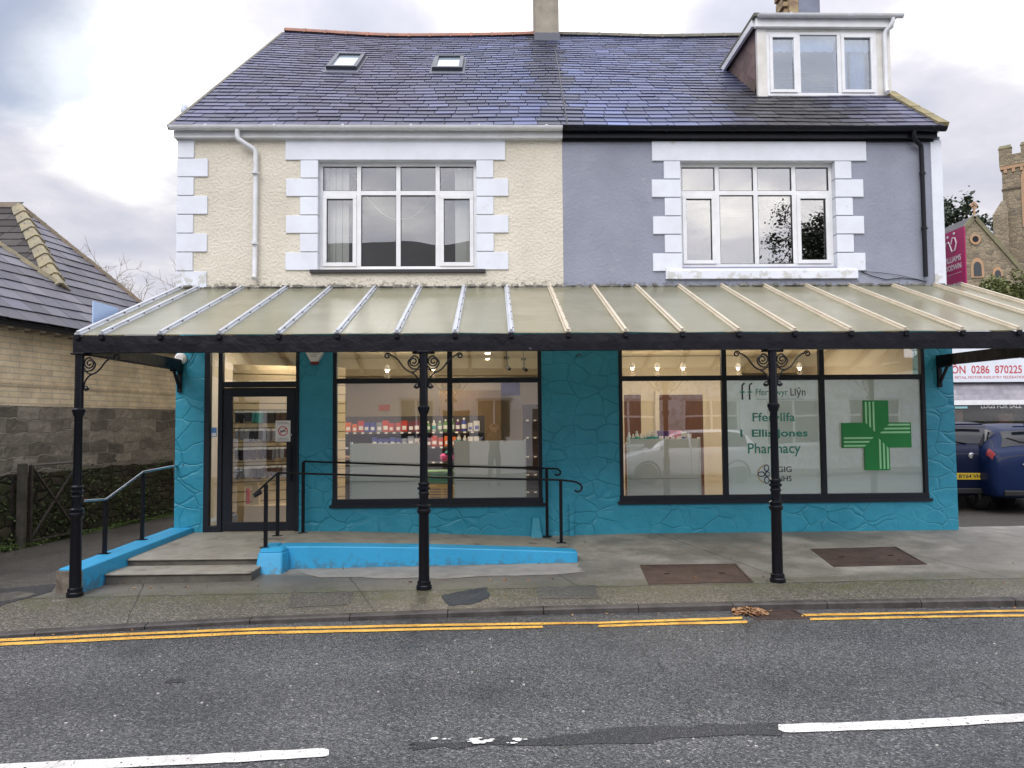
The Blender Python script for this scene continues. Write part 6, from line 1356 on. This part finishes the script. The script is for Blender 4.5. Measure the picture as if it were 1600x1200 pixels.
for i in range(9): x = 12.4+i*.75; mb.box(x, x+rnd.uniform(.2, .6), GY+.6+rnd.random()*1.4, GY+2.4, .5+rnd.random()*.6, .9+rnd.random()*1.1)
mb.build('stock', mat('mixed_stock', (.16, .13, .10), .7, var=(.3, .08, .05), vscale=1.5), GB)
SGN = empty('garage_sign', (15, GY-.03, sgb), 'long white sign board lettered in black and red above the workshop window', 'sign')
mb = MB(); mb.box(11.2, 22, GY-.07, GY-.005, sgb, 4.15); mb.build('sign_board', mat('sign_white', (.72, .76, .82), .5, var=(.66, .70, .76), vscale=2), SGN); mb = MB(); mb.box(11.2, 22, GY-.075, GY-.0, sgb-.045, sgb-.002); mb.build('sign_edge', m_black, SGN)
m_sr = mat('sign_red', (.50, .045, .06), .5)
def gt(s, xa, xb, ya, yb, m, bold=0): p = PY(xa, yb, GY-.075); q = PY(xb, ya, GY-.075); text_mesh(s, p.x, q.x, p.z, q.z, GY-.0745, m, SGN, bold=bold)
gt('GARAGE', 1545, 1612, 545.5, 560, m_dk, .04); gt('FFÔN  0286  870225', 1474, 1596.5, 567.5, 584, m_sr, .012); gt('MEMBER  RETAIL MOTOR INDUSTRY FEDERATION', 1466, 1603, 587, 592, m_sr)
q = PY(1534, 638, GY); q2 = PY(1597, 631, GY); text_mesh('LOGS FOR SALE', q.x, q2.x, q.z, q2.z, GY+.035, mat('white_vinyl', (.75, .75, .75), .5), GB, bold=.01)
q = PY(1493, 637, GY); mb = MB(); mb.box(q.x, q.x+.36, GY+.034, GY+.036, q.z-.02, q.z+.04); mb.build('window_sticker', mat('pale_cyan', (.35, .68, .72), .5), GB)
# magenta board
BX = 6.80; bd = empty('estate_board', (BX, .3, 3.5), 'magenta lettered board fixed to the right end wall above the canopy', 'sign')
tl, tr_ = PX(1462, 364, BX), PX(1506, 353, BX); zt_, zb_ = (tr_.z+.0), PX(1506, 449, BX).z
ya, yb_ = tr_.y, tr_.y+.92
mb = MB(); mb.box(BX, BX+.02, ya, yb_, zb_-.15, zt_); mb.build('board', mat('magenta_board', (.34, .012, .10), .45), bd, bevel=.002)
mb = MB(); mb.box(XR+.0, BX-.002, ya+.5, ya+.54, 3.75, 3.79).box(XR, BX-.002, ya+.5, ya+.54, 4.2, 4.24); mb.build('bracket', m_black, bd)
MB_ = Matrix(((0, 0, 0, BX-.003), (-1, 0, 0, yb_), (0, 0, 1, 0), (0, 0, 0, 1)))
def bt_(s, u0, u1, za, zb__, m, bold=0): text_mesh(s, u0, u1, za, zb__, 0, m, bd, M=MB_, bold=bold)
m_sil = mat('board_silver', (.70, .68, .70), .5)
bt_('WILLIAMS', .36, .83, 3.88, 3.965, m_sil, .02); bt_('GOODWIN', .36, .83, 3.76, 3.845, m_sil, .02); bt_('the property people', .36, .83, 3.69, 3.715, m_sil); bt_('FOR SALE 677 233', .2, .84, 3.47, 3.56, m_sil, .02)
def bribbon(P, w, name='emblem'):
    mb = MB(); mb.tube([MB_ @ Vector((x, 0, z)) for x, z in P], w, 6); mb.build(name, m_sil, bd)
bribbon([(.36+.055*math.cos(R_(a)), 4.14+.08*math.sin(R_(a))) for a in range(60, 400, 20)], .010)
bribbon([(.42, 4.10), (.47, 4.19), (.54, 4.20), (.58, 4.13), (.62, 4.04), (.69, 4.05), (.73, 4.15), (.70, 4.23), (.64, 4.24), (.60, 4.16)], .010); bribbon([(.36, 4.06), (.40, 3.99), (.45, 4.05)], .009)
for u_, w_ in ((.37, 4.28), (.52, 4.275), (.68, 4.30)):
    mb = MB(); mb.lathe(tuple(MB_ @ Vector((u_, 0, w_))), [(.02, -.004), (.02, .002)], 12, 'x'); mb.build('emblem', m_sil, bd)
# ------------------------------------------------------------------ church
m_ch = stone_mat('church_rubble', [(.20, .165, .115), (.29, .235, .16), (.24, .195, .13), (.17, .14, .105)], 2.0, 3.6, .7, (.26, .22, .16), .05, warp=.2)
m_chd = mat('church_dressing', (.44, .26, .15), .8, var=(.36, .24, .15), vscale=1.2); m_lich = mat('lichen_cap', (.21, .20, .11), .9, var=(.15, .13, .09), vscale=2); m_chr = mat('church_slate', (.045, .045, .055), .6, var=(.075, .07, .075), vscale=1.1, bump=.4, bscale=8)
CYc = 46.; CH = empty('church', (28, CYc, 7.5), 'stone church gable with a cross and slate roof, beyond the hedge', 'church')
apx = PY(1522, 342, CYc); eL = PY(1440, 445, CYc); eR = PY(1600, 430, CYc); zbase = 6.
sl_ = (apx.z-eR.z)/(eR.x-apx.x); hw = 5.6; ez = apx.z-hw*sl_
mb = MB(); mb.prism([(apx.x-hw, CYc, zbase), (apx.x+hw, CYc, zbase), (apx.x+hw, CYc, ez), (apx.x, CYc, apx.z), (apx.x-hw, CYc, ez)], (0, 22, 0)); mb.build('wall', m_ch, CH)
dirr = Vector((0, 24, 0))
for s in (-1, 1):
    mb = MB(); a = Vector((apx.x, CYc+.3, apx.z+.12)); b_ = Vector((apx.x+s*(hw+.5), CYc+.3, ez-.5*sl_+.12)); mb.hexa([a, b_, b_+dirr, a+dirr], [a+Vector((0, 0, .15)), b_+Vector((0, 0, .15)), b_+dirr+Vector((0, 0, .15)), a+dirr+Vector((0, 0, .15))]); mb.build('roof', m_chr, CH)
    mb = MB(); mb.bar(a+Vector((0, -.30, .05)), b_+Vector((0, -.30, .05)), .30, .22, (0, 1, 0)); mb.build('coping', m_lich, CH)
mb = MB(); cx_, cz_ = apx.x, apx.z+.3; mb.bar((cx_, CYc-.05, cz_), (cx_, CYc-.05, cz_+1.0), .12, .12, (0, 1, 0)).bar((cx_-.28, CYc-.05, cz_+.72), (cx_+.28, CYc-.05, cz_+.72), .12, .1, (0, 0, 1)); mb.tube([(cx_+.22*math.cos(a*.524), CYc-.05, cz_+.72+.22*math.sin(a*.524)) for a in range(13)], .045, 6); mb.build('cross', m_chd, CH)
def arch(px, pt, pb, wpx, Y, par, M=None, m=m_chd):
    p = PY(px, pt, Y); q = PY(px, pb, Y); w = wpx/1200*(Y+10.8)/2; h = p.z-q.z
    def pr(s, dz): return [(p.x-w*s, q.z-dz), (p.x+w*s, q.z-dz), (p.x+w*s, p.z-w*1.5)]+[(p.x+w*s*math.cos(a), p.z-w*1.5+w*1.6*s*math.sin(a)**.8) for a in [R_(k) for k in (25, 50, 72, 90, 108, 130, 155)]]+[(p.x-w*s, p.z-w*1.5)]
    mb = MB(); mb.prism([(x, Y-.06, z) for x, z in pr(1, 0)], (0, .05, 0)); f = mb.build('window_surround', m, par)
    mb = MB(); mb.prism([(x, Y-.075, z) for x, z in pr(.62, -.1)], (0, .01, 0)); mb.build('window_glass', mat('leaded_glass', (.03, .035, .04), .25), f)
arch(1526, 404, 434, 21, CYc, CH); arch(1558, 418, 440, 17, CYc, CH)
p = PY(1523, 374, CYc); mb = MB(); mb.lathe((p.x, CYc-.04, p.z), [(.42, 0), (.42, -.05), (.25, -.05)], 14, 'y'); f = mb.build('window_surround', m_chd, CH); mb = MB(); mb.lathe((p.x, CYc-.1, p.z), [(.24, 0), (.24, -.01)], 14, 'y'); mb.build('window_glass', m_black, f)
# tower, turned to the street
TY = 52.; TA = R_(-42); lc = PY(1566.5, 300, TY); TW = empty('church_tower', (lc.x, TY, 7), 'battlemented square stone church tower at the right edge', 'tower', None, False); TW.rotation_euler = (0, 0, TA)
zt_ = PY(1567, 266, TY).z-7; w = 7.
mb = MB(); mb.box(0, w, 0, w, -2, zt_); mb.build('wall', m_ch, TW)
mb = MB(); mb.box(-.12, w+.12, -.12, w+.12, zt_, zt_+.28); 
for k in range(12):
    mb.box(.15+k*.58, .38+k*.58, -.11, -.001, zt_-.32, zt_-.001)
mb.build('corbel_course', m_chd, TW)
mb = MB(); mb.box(-.15, w+.15, -.15, w+.15, zt_+.281, zt_+1.15); mb.build('parapet', m_ch, TW)
for k in range(5):
    for (a, b_, c_, d) in ((-.15+k*1.56, .85+k*1.56-.1, -.15, .25), (-.15, .25, -.15+k*1.56, .85+k*1.56-.1)):
        if k == 0 and c_ == -.15 and a == -.15 and b_ < .3: continue
        mb = MB(); mb.box(a, min(b_, w+.15), c_, min(d, w+.15), zt_+1.151, zt_+1.75); me_ = mb.build('merlon', m_ch, TW); mb = MB(); mb.hexa([(a-.05, c_-.05, zt_+1.751), (b_+.05, c_-.05, zt_+1.751), (b_+.05, d+.05, zt_+1.751), (a-.05, d+.05, zt_+1.751)], [(a+.05, c_+.12, zt_+2.05), (b_-.05, c_+.12, zt_+2.05), (b_-.05, d-.12, zt_+2.05), (a+.05, d-.12, zt_+2.05)]); mb.build('cap', m_lich, me_)
zs_ = PY(1570, 297, TY).z-7; mb = MB(); mb.box(-.06, w+.06, -.06, w+.06, zs_-.1, zs_+.05); mb.build('string_course', mat('dark_course', (.09, .07, .05), .9), TW)
ax_ = 1.95
for sx_ in (ax_, ax_+2.3):
    ww, z0_, z1_ = .62, zs_-3.4, zs_+.9
    pr = [(sx_-ww, z0_), (sx_+ww, z0_), (sx_+ww, z1_-.2)]+[(sx_+ww*math.cos(R_(a)), z1_-.2+1.0*math.sin(R_(a))) for a in (30, 60, 90, 120, 150)]+[(sx_-ww, z1_-.2)]
    mb = MB(); mb.prism([(x, -.09, z) for x, z in pr], (0, .085, 0)); f = mb.build('window_surround', m_chd, TW)
    mb = MB(); mb.prism([(sx_+(x-sx_)*.6, -.11, lerp((z0_+z1_)/2, z, .86)) for x, z in pr], (0, .015, 0)); mb.build('louvre', mat('louvre_dark', (.04, .035, .03), .8), f)
mb = MB(); bzt = PY(1570, 318, TY).z-7; mb.hexa([(-.7, -.6, -2), (.4, -.6, -2), (.4, .4, -2), (-.7, .4, -2)], [(-.7, -.6, bzt-1), (.4, -.6, bzt-1), (.4, .4, bzt-1), (-.7, .4, bzt-1)]); mb.hexa([(-.7, -.6, bzt-1), (.4, -.6, bzt-1), (.4, .4, bzt-1), (-.7, .4, bzt-1)], [(-.1, -.1, bzt+.2), (.2, -.1, bzt+.2), (.2, .2, bzt+.2), (-.1, .2, bzt+.2)]); mb.build('buttress', m_ch, TW)
# conifer and hedge
m_con = leaf_mat('conifer_needles', (.018, .036, .018), (.035, .055, .025)); p = PY(1486, 400, 75.)
tree('conifer_tree', (p.x-1, 75, 7.5), 22.5, .8, 'dark green conifer peeping out beside the magenta board', depth=4, leafm=m_con, leafn=16000, leafs=.26, trunk_r=.35, seed=8, up=.5)
m_hg = leaf_mat('hedge_leaf', (.09, .12, .03), (.17, .175, .06)); rnd = random.Random(77); a, b_ = PY(1500, 440, 30.), PY(1680, 440, 30.)
H = empty('hedge', ((a.x+b_.x)/2, 30, 7), 'rough green hedge below the church gable', 'hedge')
P = []
for i in range(170):
    x = rnd.uniform(a.x-1.5, b_.x); z0_ = PY(1550, 448+8*math.sin(x*1.3)+rnd.uniform(-6, 6), 30.).z; c_ = Vector((x, 30+rnd.uniform(-1, 1), z0_-rnd.random()*1.2)); r_ = rnd.uniform(.25, .55)
    for k in range(90): v = Vector([rnd.gauss(0, 1) for _ in range(3)]).normalized()*r_*rnd.uniform(.6, 1.05); P.append(c_+v)
leaves(P, .085, rnd).build('foliage', m_hg, H, fix=False)
mb = MB(); 
for i in range(14): x = lerp(a.x, b_.x, i/13); mb.tube([(x, 30, 4), (x+rnd.uniform(-.3, .3), 30, 7.6)], .05, 5)
mb.build('stems', bpy.data.materials['bark'] if 'bark' in bpy.data.materials else m_gm, H)
# ================================================================== vehicles
def crs(P, t):
    n = len(P)-1; t = max(0, min(n-1e-6, t)); i = int(t); f = t-i
    p0, p1, p2, p3 = P[max(0, i-1)], P[i], P[i+1], P[min(n, i+2)]
    return .5*((2*p1)+(p2-p0)*f+(2*p0-5*p1+4*p2-p3)*f*f+(p1*3-p0-p2*3+p3)*f**3)
def make_car(name, paint, label, plate, cat='car', group=None, tall=0., sp=None):
    """hatchback, rear at x=0 facing -x, nose towards +x; wheels stand on z=0"""
    r = empty(name, (0, 0, 0), label, cat, group, False); h = tall
    # stations: x, zlow, zbelt, zroof, half width, roof half width
    ST_ = sp or [(.0, .42, .62, .66, .60, .50), (.03, .30, .78, .92, .78, .62), (.09, .27, .95, 1.04, .84, .66), (.20, .26, 1.02, 1.16+h*.4, .875, .68), (.36, .26, 1.04, 1.40+h, .89, .60), (.62, .25, 1.04, 1.53+h, .90, .59), (1.2, .25, 1.03, 1.58+h, .905, .61), (1.9, .25, 1.01, 1.585+h, .91, .62), (2.5, .25, .99, 1.52+h, .905, .60), (3.0, .25, .97, 1.24+h*.6, .90, .62), (3.35, .25, .95, 1.01+h*.2, .89, .66), (3.8, .26, .86, .92, .87, .62), (4.15, .28, .70, .80, .78, .55), (4.27, .36, .58, .62, .6, .45)]
    xs = [s[0] for s in ST_]
    def S_(u, t):
        st = [crs([Vector((s[k],)*3) for s in ST_], u).x for k in range(6)]; x, zl, zb, zr_, w, wr_ = st
        sg = 1 if t >= 0 else -1; t = abs(t)
        C_ = [Vector((x, 0, zr_)), Vector((x, wr_*.62, zr_-.012)), Vector((x, wr_, zr_-.05)), Vector((x, w*.955, zb)), Vector((x, w, lerp(zl, zb, .55))), Vector((x, w*.97, zl+.08)), Vector((x, w*.8, zl)), Vector((x, 0, zl))]
        p = crs(C_, t*7); return Vector((p.x, p.y*sg, p.z))
    N_ = len(ST_)-1; us = [N_*i/64 for i in range(65)]; ts = [-1+2*i/56 for i in range(57)]
    mb = MB(); mb.grid(S_, us, ts); o = len(mb.v)
    mb.f.append([i for i in range(57)]); mb.f.append([64*57+i for i in range(57)][::-1])
    body = mb.build('body', paint, r, smooth='auto')
    def patch_(u0, u1, t0, t1, m, nm, off=.006, nu=8, ntt=10, par=None, inset=0):
        def F(u, t):
            e = 1e-3; p = S_(u, t); n = (S_(u+e*5, t)-p).cross(S_(u, t+e)-p)
            if n.length < 1e-9: n = Vector((-1, 0, 0))
            n.normalize(); c = Vector((2, 0, .8))
            if n.dot(p-c) < 0: n = -n
            return p+n*off
        mb = MB(); mb.grid(F, [lerp(u0, u1, i/nu) for i in range(nu+1)], [lerp(t0, t1, i/ntt) for i in range(ntt+1)]); return mb.build(nm, m, par or r, smooth=True)
    M = CARM
    patch_(3.05, 4.55, -.26, .26, M['glass'], 'rear_window'); patch_(8.6, 9.9, -.27, .27, M['glass'], 'windscreen')
    for s in (-1, 1):
        for (a, b_) in ((4.6, 5.9), (6.0, 7.3), (7.38, 8.6)): patch_(a, b_, s*.30, s*.415, M['glass'], 'side_window')
        patch_(1.9, 3.1, s*.395, s*.465, M['red'], 'tail_light', .012); patch_(11.6, 12.6, s*.40, s*.50, M['lamp'], 'headlight', .008)
        patch_(5.93, 5.96, s*.30, s*.85, M['gap'], 'door_gap', .003, 1, 10); patch_(7.33, 7.36, s*.42, s*.85, M['gap'], 'door_gap', .003, 1, 10)
        for u in (5.5, 7.0): p = S_(u, s*.47); mb = MB(); mb.box(p.x-.08, p.x+.08, p.y-.01*1, p.y+.02*s if s > 0 else p.y+.01, p.z-.012, p.z+.012); mb.build('door_handle', paint, r, bevel=.004)
        p = S_(8.9, s*.40); mb = MB(); mb.hexa([(p.x-.02, p.y, p.z-.05), (p.x+.08, p.y, p.z-.05), (p.x+.06, p.y+s*.2, p.z-.04), (p.x-.03, p.y+s*.2, p.z-.04)], [(p.x-.02, p.y, p.z+.06), (p.x+.08, p.y, p.z+.04), (p.x+.06, p.y+s*.2, p.z+.08), (p.x-.03, p.y+s*.2, p.z+.09)]); mb.build('mirror', paint, r, bevel=.02)
        for x in (.80, 3.38):
            mb = MB(); mb.lathe((x, s*.80, .31), [(.21, -s*.09), (.30, -s*.085), (.315, -s*.06), (.315, s*.07), (.30, s*.095), (.215, s*.1)], 28, 'y'); wh = mb.build('wheel', M['tyre'], r, smooth='auto')
            mb = MB(); mb.lathe((x, s*.80, .31), [(.215, s*.06), (.215, s*.099), (.195, s*.10), (.19, s*.07)], 28, 'y'); mb.lathe((x, s*.80, .31), [(.045, s*.07), (.045, s*.095), (.02, s*.10)], 12, 'y')
            for k in range(10): a = k*math.pi/5; c_, d_ = math.cos(a), math.sin(a); mb.bar((x+c_*.04, s*(.80+.088), .31+d_*.04), (x+c_*.195, s*(.80+.088), .31+d_*.195), .016, .026, (0, 1, 0))
            mb.build('rim', M['rim'], wh)
            mb = MB(); n_ = 20; mb.tube([(x+.355*math.cos(R_(a)), s*.896, .31+.355*math.sin(R_(a))) for a in range(-15, 196, 10)], .028, 6); mb.build('wheel_arch', M['gap'], r)
    mb = MB(); mb.box(-.012, .05, -.70, .70, .30, .40); mb.build('bumper', paint if plate is None else M['gap'], r, bevel=.02)
    patch_(1.30, 1.36, -.42, .42, M['gap'], 'tailgate_seam', .003, 1, 14); patch_(1.30, 4.9, s*.345, s*.352, M['gap'], 'tailgate_seam', .003, 12, 1)
    mb = MB(); mb.tube([S_(3.1, 0)+Vector((-.02, 0, 0)), S_(3.5, .12)+Vector((-.03, 0, .0)), S_(3.9, .22)+Vector((-.02, 0, 0))], .009, 5); mb.build('wiper', M['gap'], r)
    mb = MB(); mb.box(.40, .47, -.35, .35, 1.55+h-.02, 1.575+h-.02); mb.build('spoiler', paint, r, bevel=.006)
    mb = MB(); mb.tube([(.9, 0, 1.55+h), (.72, 0, 1.75+h)], .006, 5); mb.build('aerial', M['gap'], r)
    if plate:
        mb = MB(); mb.box(-.018, -.006, -.26, .26, .54, .65); pl = mb.build('number_plate', M['plate'], r, bevel=.003)
        Mx = Matrix(((0, 1, 0, -.0195), (-1, 0, 0, 0), (0, 0, 1, 0), (0, 0, 0, 1))); text_mesh(plate, -.22, .22, .565, .63, 0, M['gap'], pl, M=Mx, bold=.02)
        mb = MB(); mb.lathe((-.0, 0, .94), [(.05, .03), (.05, .01), (.03, .004)], 16, 'x'); mb.build('badge', M['rim'], r, smooth='auto')
    return r
CARM = dict(glass=mat('car_window', (.008, .010, .014), .12, spec=.35), red=mat('tail_light_red', (.30, .012, .015), .15, coat=1.), lamp=mat('headlight_clear', (.6, .62, .65), .1, coat=1.), gap=mat('car_trim', (.010, .010, .012), .5), tyre=mat('tyre', (.02, .02, .02), .8), rim=mat('alloy', (.5, .5, .52), .25, 1.), plate=mat('yellow_plate', (.60, .42, .03), .4))
m_navy = mat('navy_car_paint', (.004, .008, .030), .35, spec=.10, coat=.02); m_navy2 = mat('blue_car_paint', (.006, .016, .060), .35, spec=.14, coat=.02); m_wcar = mat('white_car_paint', (.70, .72, .76), .25, coat=1.)
def place_car(c, px, py, zg, yawdeg, s=1.):
    p = PZ(px, py, zg); c.location = p; c.rotation_euler = (0, 0, R_(yawdeg)); c.scale = (s,)*3
c1 = make_car('parked_car', m_navy, 'dark navy hatchback parked tail outwards just right of the shop corner', 'BY64 VHW', tall=-.08); place_car(c1, 1522, 800, .01, 80, 1.0)
c2_ = make_car('parked_car', m_navy2, 'blue car with silver strip above its plate, cut by the right photo edge', 'BV57 KXA', tall=-.12); place_car(c2_, 1646, 806, .01, 78, 1.0)
mb = MB(); mb.box(-.016, .0, -.42, .42, .80, .825); o = mb.build('chrome_strip', CARM['rim'], None, bevel=.004); o.parent = c2_
c3 = make_car('parked_car', m_wcar, 'white hatchback across the road, seen reflected in the right shop window', None, tall=-.03); c3.location = (7.75, -11.9, zr(5)); c3.rotation_euler = (0, 0, R_(180))
# ================================================================== across the road (seen only as reflections)
OB = empty('opposite_terrace', (-6, -16, -.2), 'pale rendered terrace under a long slate roof across the road, seen reflected in the windows', 'building')
m_pal = mat('pale_pink_render', (.76, .71, .71), .8, var=(.68, .63, .63), vscale=.6)
wn_ = [(x, x+1.2, z, z+1.4) for x in (-15, -12, -9, -6.1, -3.2, -.6) for z in (1., 3.6)]+[(x, x+.95, -.0, 2.0) for x in (-13.5, -7.6, -1.75, 1.3)]
wall(-17, 2.6, -.4, 5.6, -14.95, -15.2, wn_).build('wall', m_pal, OB, fix=True)
for (a, b_, c_, d) in wn_:
    mb = MB(); mb.box(a, b_, -15.16, -15.12, c_, d); mb.build('opening', mat('dark_pane', (.03, .035, .04), .1) if c_ > .5 else m_wood, OB)
    if c_ > .5:
        mb = MB(); bars(mb, a, b_, c_, d, .07, -15.11, -15.04); mb.box((a+b_)/2-.03, (a+b_)/2+.03, -15.11, -15.05, c_+.07, d-.07); mb.build('window_frame', m_upvc, OB)
mb = MB(); mb.box(-17, 2.6, -23, -15.21, -.4, 5.59); mb.build('wall', m_pal, OB)
mb = MB(); mb.prism([(-17.1, -14.7, 5.5), (-17.1, -19, 8.7), (-17.1, -23.2, 5.5)], (19.8, 0, 0)); mb.build('roof', mat('opposite_slate', (.045, .045, .05), .6, var=(.07, .068, .07), vscale=1.4, bump=.4, bscale=9), OB)
mb = MB(); mb.box(-8.8, -7.9, -19.5, -18.5, 8, 9.9).box(.4, 1.2, -19.5, -18.5, 8, 9.6); mb.build('chimney', m_rend, OB)
OS = empty('opposite_shop', (9, -16, -.1), 'single storey white shop across the road, seen reflected in the right window', 'building')
wn_ = [(x, x+1.9, .7, 2.3) for x in (3.6, 6.4, 9.2, 12)]
wall(2.7, 16, -.4, 3.5, -14.9, -15.1, wn_).build('wall', m_white, OS)
for (a, b_, c_, d) in wn_:
    mb = MB(); mb.box(a, b_, -15.08, -15.05, c_, d); mb.build('opening', bpy.data.materials['dark_pane'], OS); mb = MB(); bars(mb, a, b_, c_, d, .08, -15.04, -14.97); mb.box((a+b_)/2-.03, (a+b_)/2+.03, -15.04, -14.98, c_+.08, d-.08).box(a+.08, (a+b_)/2-.031, -15.04, -14.98, d-.6, d-.54).box((a+b_)/2+.031, b_-.08, -15.04, -14.98, d-.6, d-.54); mb.build('window_frame', m_upvc, OS)
mb = MB(); mb.box(2.7, 16, -20, -15.11, -.4, 3.49).box(2.62, 16.1, -20.1, -14.8, 3.501, 3.65); mb.build('roof', m_chr, OS)
m_dl = leaf_mat('dark_tree_leaf', (.02, .035, .015), (.035, .05, .02))
tree('dark_tree', (17.4, -22, -.3), 15.5, 1.0, 'dark leafy tree across the road, seen reflected in the upper right window', depth=4, leafm=m_dl, leafn=60000, leafs=.085, trunk_r=.35, seed=22, up=.2)
# the photographer, standing across the road and seen only as a faint reflection
def person():
    r = empty('person', (0, -11.25, zr(0)), 'person in dark clothes holding up a phone, reflected in the left shop window', 'person')
    J = {}; z0 = zr(0); hh_ = 1.75; bx, by = 0.0, -11.25
    def v(x, y, z): return (bx+x, by+y, z0+z)
    V = [v(0, 0, .95), v(0, 0, 1.15), v(0, .0, 1.38), v(0, .01, 1.47), v(0, .02, 1.55), v(0, .03, 1.66), v(0, .02, 1.75),
         v(-.19, 0, 1.40), v(-.34, .12, 1.27), v(-.16, .30, 1.60), v(-.10, .33, 1.68), v(.19, 0, 1.40), v(.34, .12, 1.27), v(.16, .30, 1.60), v(.10, .33, 1.68),
         v(-.10, 0, .90), v(-.11, .02, .50), v(-.12, 0, .08), v(-.12, .16, .04), v(.10, 0, .90), v(.11, .02, .50), v(.12, 0, .08), v(.12, .16, .04)]
    Ed = [(0, 1), (1, 2), (2, 3), (3, 4), (4, 5), (5, 6), (2, 7), (7, 8), (8, 9), (9, 10), (2, 11), (11, 12), (12, 13), (13, 14), (0, 15), (15, 16), (16, 17), (17, 18), (0, 19), (19, 20), (20, 21), (21, 22)]
    Rr = [.15, .13, .15, .065, .06, .098, .07, .07, .05, .036, .035, .07, .05, .036, .035, .10, .07, .05, .045, .10, .07, .05, .045]
    me = bpy.data.meshes.new('body'); me.from_pydata(V, Ed, []); me.update(); o = bpy.data.objects.new('body', me); COL.objects.link(o)
    sk_ = o.modifiers.new('skin', 'SKIN'); me.skin_vertices or me.attributes
    bm = bmesh.new(); bm.from_mesh(me); ly = bm.verts.layers.skin.verify()
    for i, b_ in enumerate(bm.verts): b_[ly].radius = (Rr[i], Rr[i]*(.75 if i in (0, 1, 2) else 1)); b_[ly].use_root = (i == 0)
    bm.to_mesh(me); bm.free(); sb = o.modifiers.new('sub', 'SUBSURF'); sb.levels = 2; sb.render_levels = 2; me.materials.append(mat('dark_clothes', (.05, .05, .06), .9)); attach(o, r)
    skin = mat('skin', (.55, .33, .25), .5)
    mb = MB()
    mb.lathe(v(0, .035, 1.645), [(.03, -.115), (.055, -.09), (.075, -.04), (.082, .01), (.076, .06), (.05, .10), (.02, .112)], 20); mb.lathe(v(0, .115, 1.63), [(.012, -.02), (.014, 0), (.005, .03)], 8)
    for s in (-1, 1): mb.box(bx+s*.08-.008, bx+s*.08+.008, by+.02, by+.05, z0+1.62, z0+1.68)
    mb.build('face', skin, r, smooth=True)
    mb = MB()
    for s in (-1, 1):
        p = Vector(v(s*.10, .34, 1.69)); mb.hexa([p+Vector((-.04, -.02, -.05)), p+Vector((.04, -.02, -.05)), p+Vector((.04, .015, -.05)), p+Vector((-.04, .015, -.05))], [p+Vector((-.042, -.02, .035)), p+Vector((.042, -.02, .035)), p+Vector((.042, .015, .035)), p+Vector((-.042, .015, .035))])
        for k in range(4): a = p+Vector((-.033+.022*k, .0, .03)); ln_ = (.06, .07, .072, .055)[k]; mb.tube([a, a+Vector((-s*.01, .03, ln_*.4)), a+Vector((-s*.035, .03, ln_*.75)), a+Vector((-s*.05, .005, ln_*.9))], [.009, .009, .008, .006], 7)
        a = p+Vector((-s*.035, -.015, -.02)); mb.tube([a, a+Vector((-s*.03, -.01, .01)), a+Vector((-s*.05, .0, .035))], [.011, .010, .007], 7)
    mb.build('hands', skin, r, smooth=True)
    mb = MB(); mb.lathe(v(0, .015, 1.67), [(.09, -.03), (.093, .03), (.08, .08), (.045, .112), (.01, .12)], 18); mb.build('hair', mat('brown_hair', (.10, .06, .035), .7), r, smooth=True)
    ph = empty('phone', v(0, .37, 1.72), 'dark phone held up by the person across the road', 'phone'); mb = MB(); mb.box(bx-.078, bx+.078, by+.365, by+.373, z0+1.70, z0+1.78); mb.build('case', m_black, ph, bevel=.002)
    mb = MB(); mb.lathe(v(.055, .3735, 1.765), [(.008, 0), (.008, .002)], 10, 'y'); mb.build('lens', CARM['glass'], ph)
person()
# mark everything that only reflections show? (built where it stands)
# ------------------------------------------------------------------ tidy
for r in list(protos.values()):
    for k in list(r.children): bpy.data.objects.remove(k)
    bpy.data.objects.remove(r)
for o in bpy.data.objects:
    if 'wl' in o: del o['wl']
S.cycles.max_bounces = 8; S.cycles.transparent_max_bounces = 12
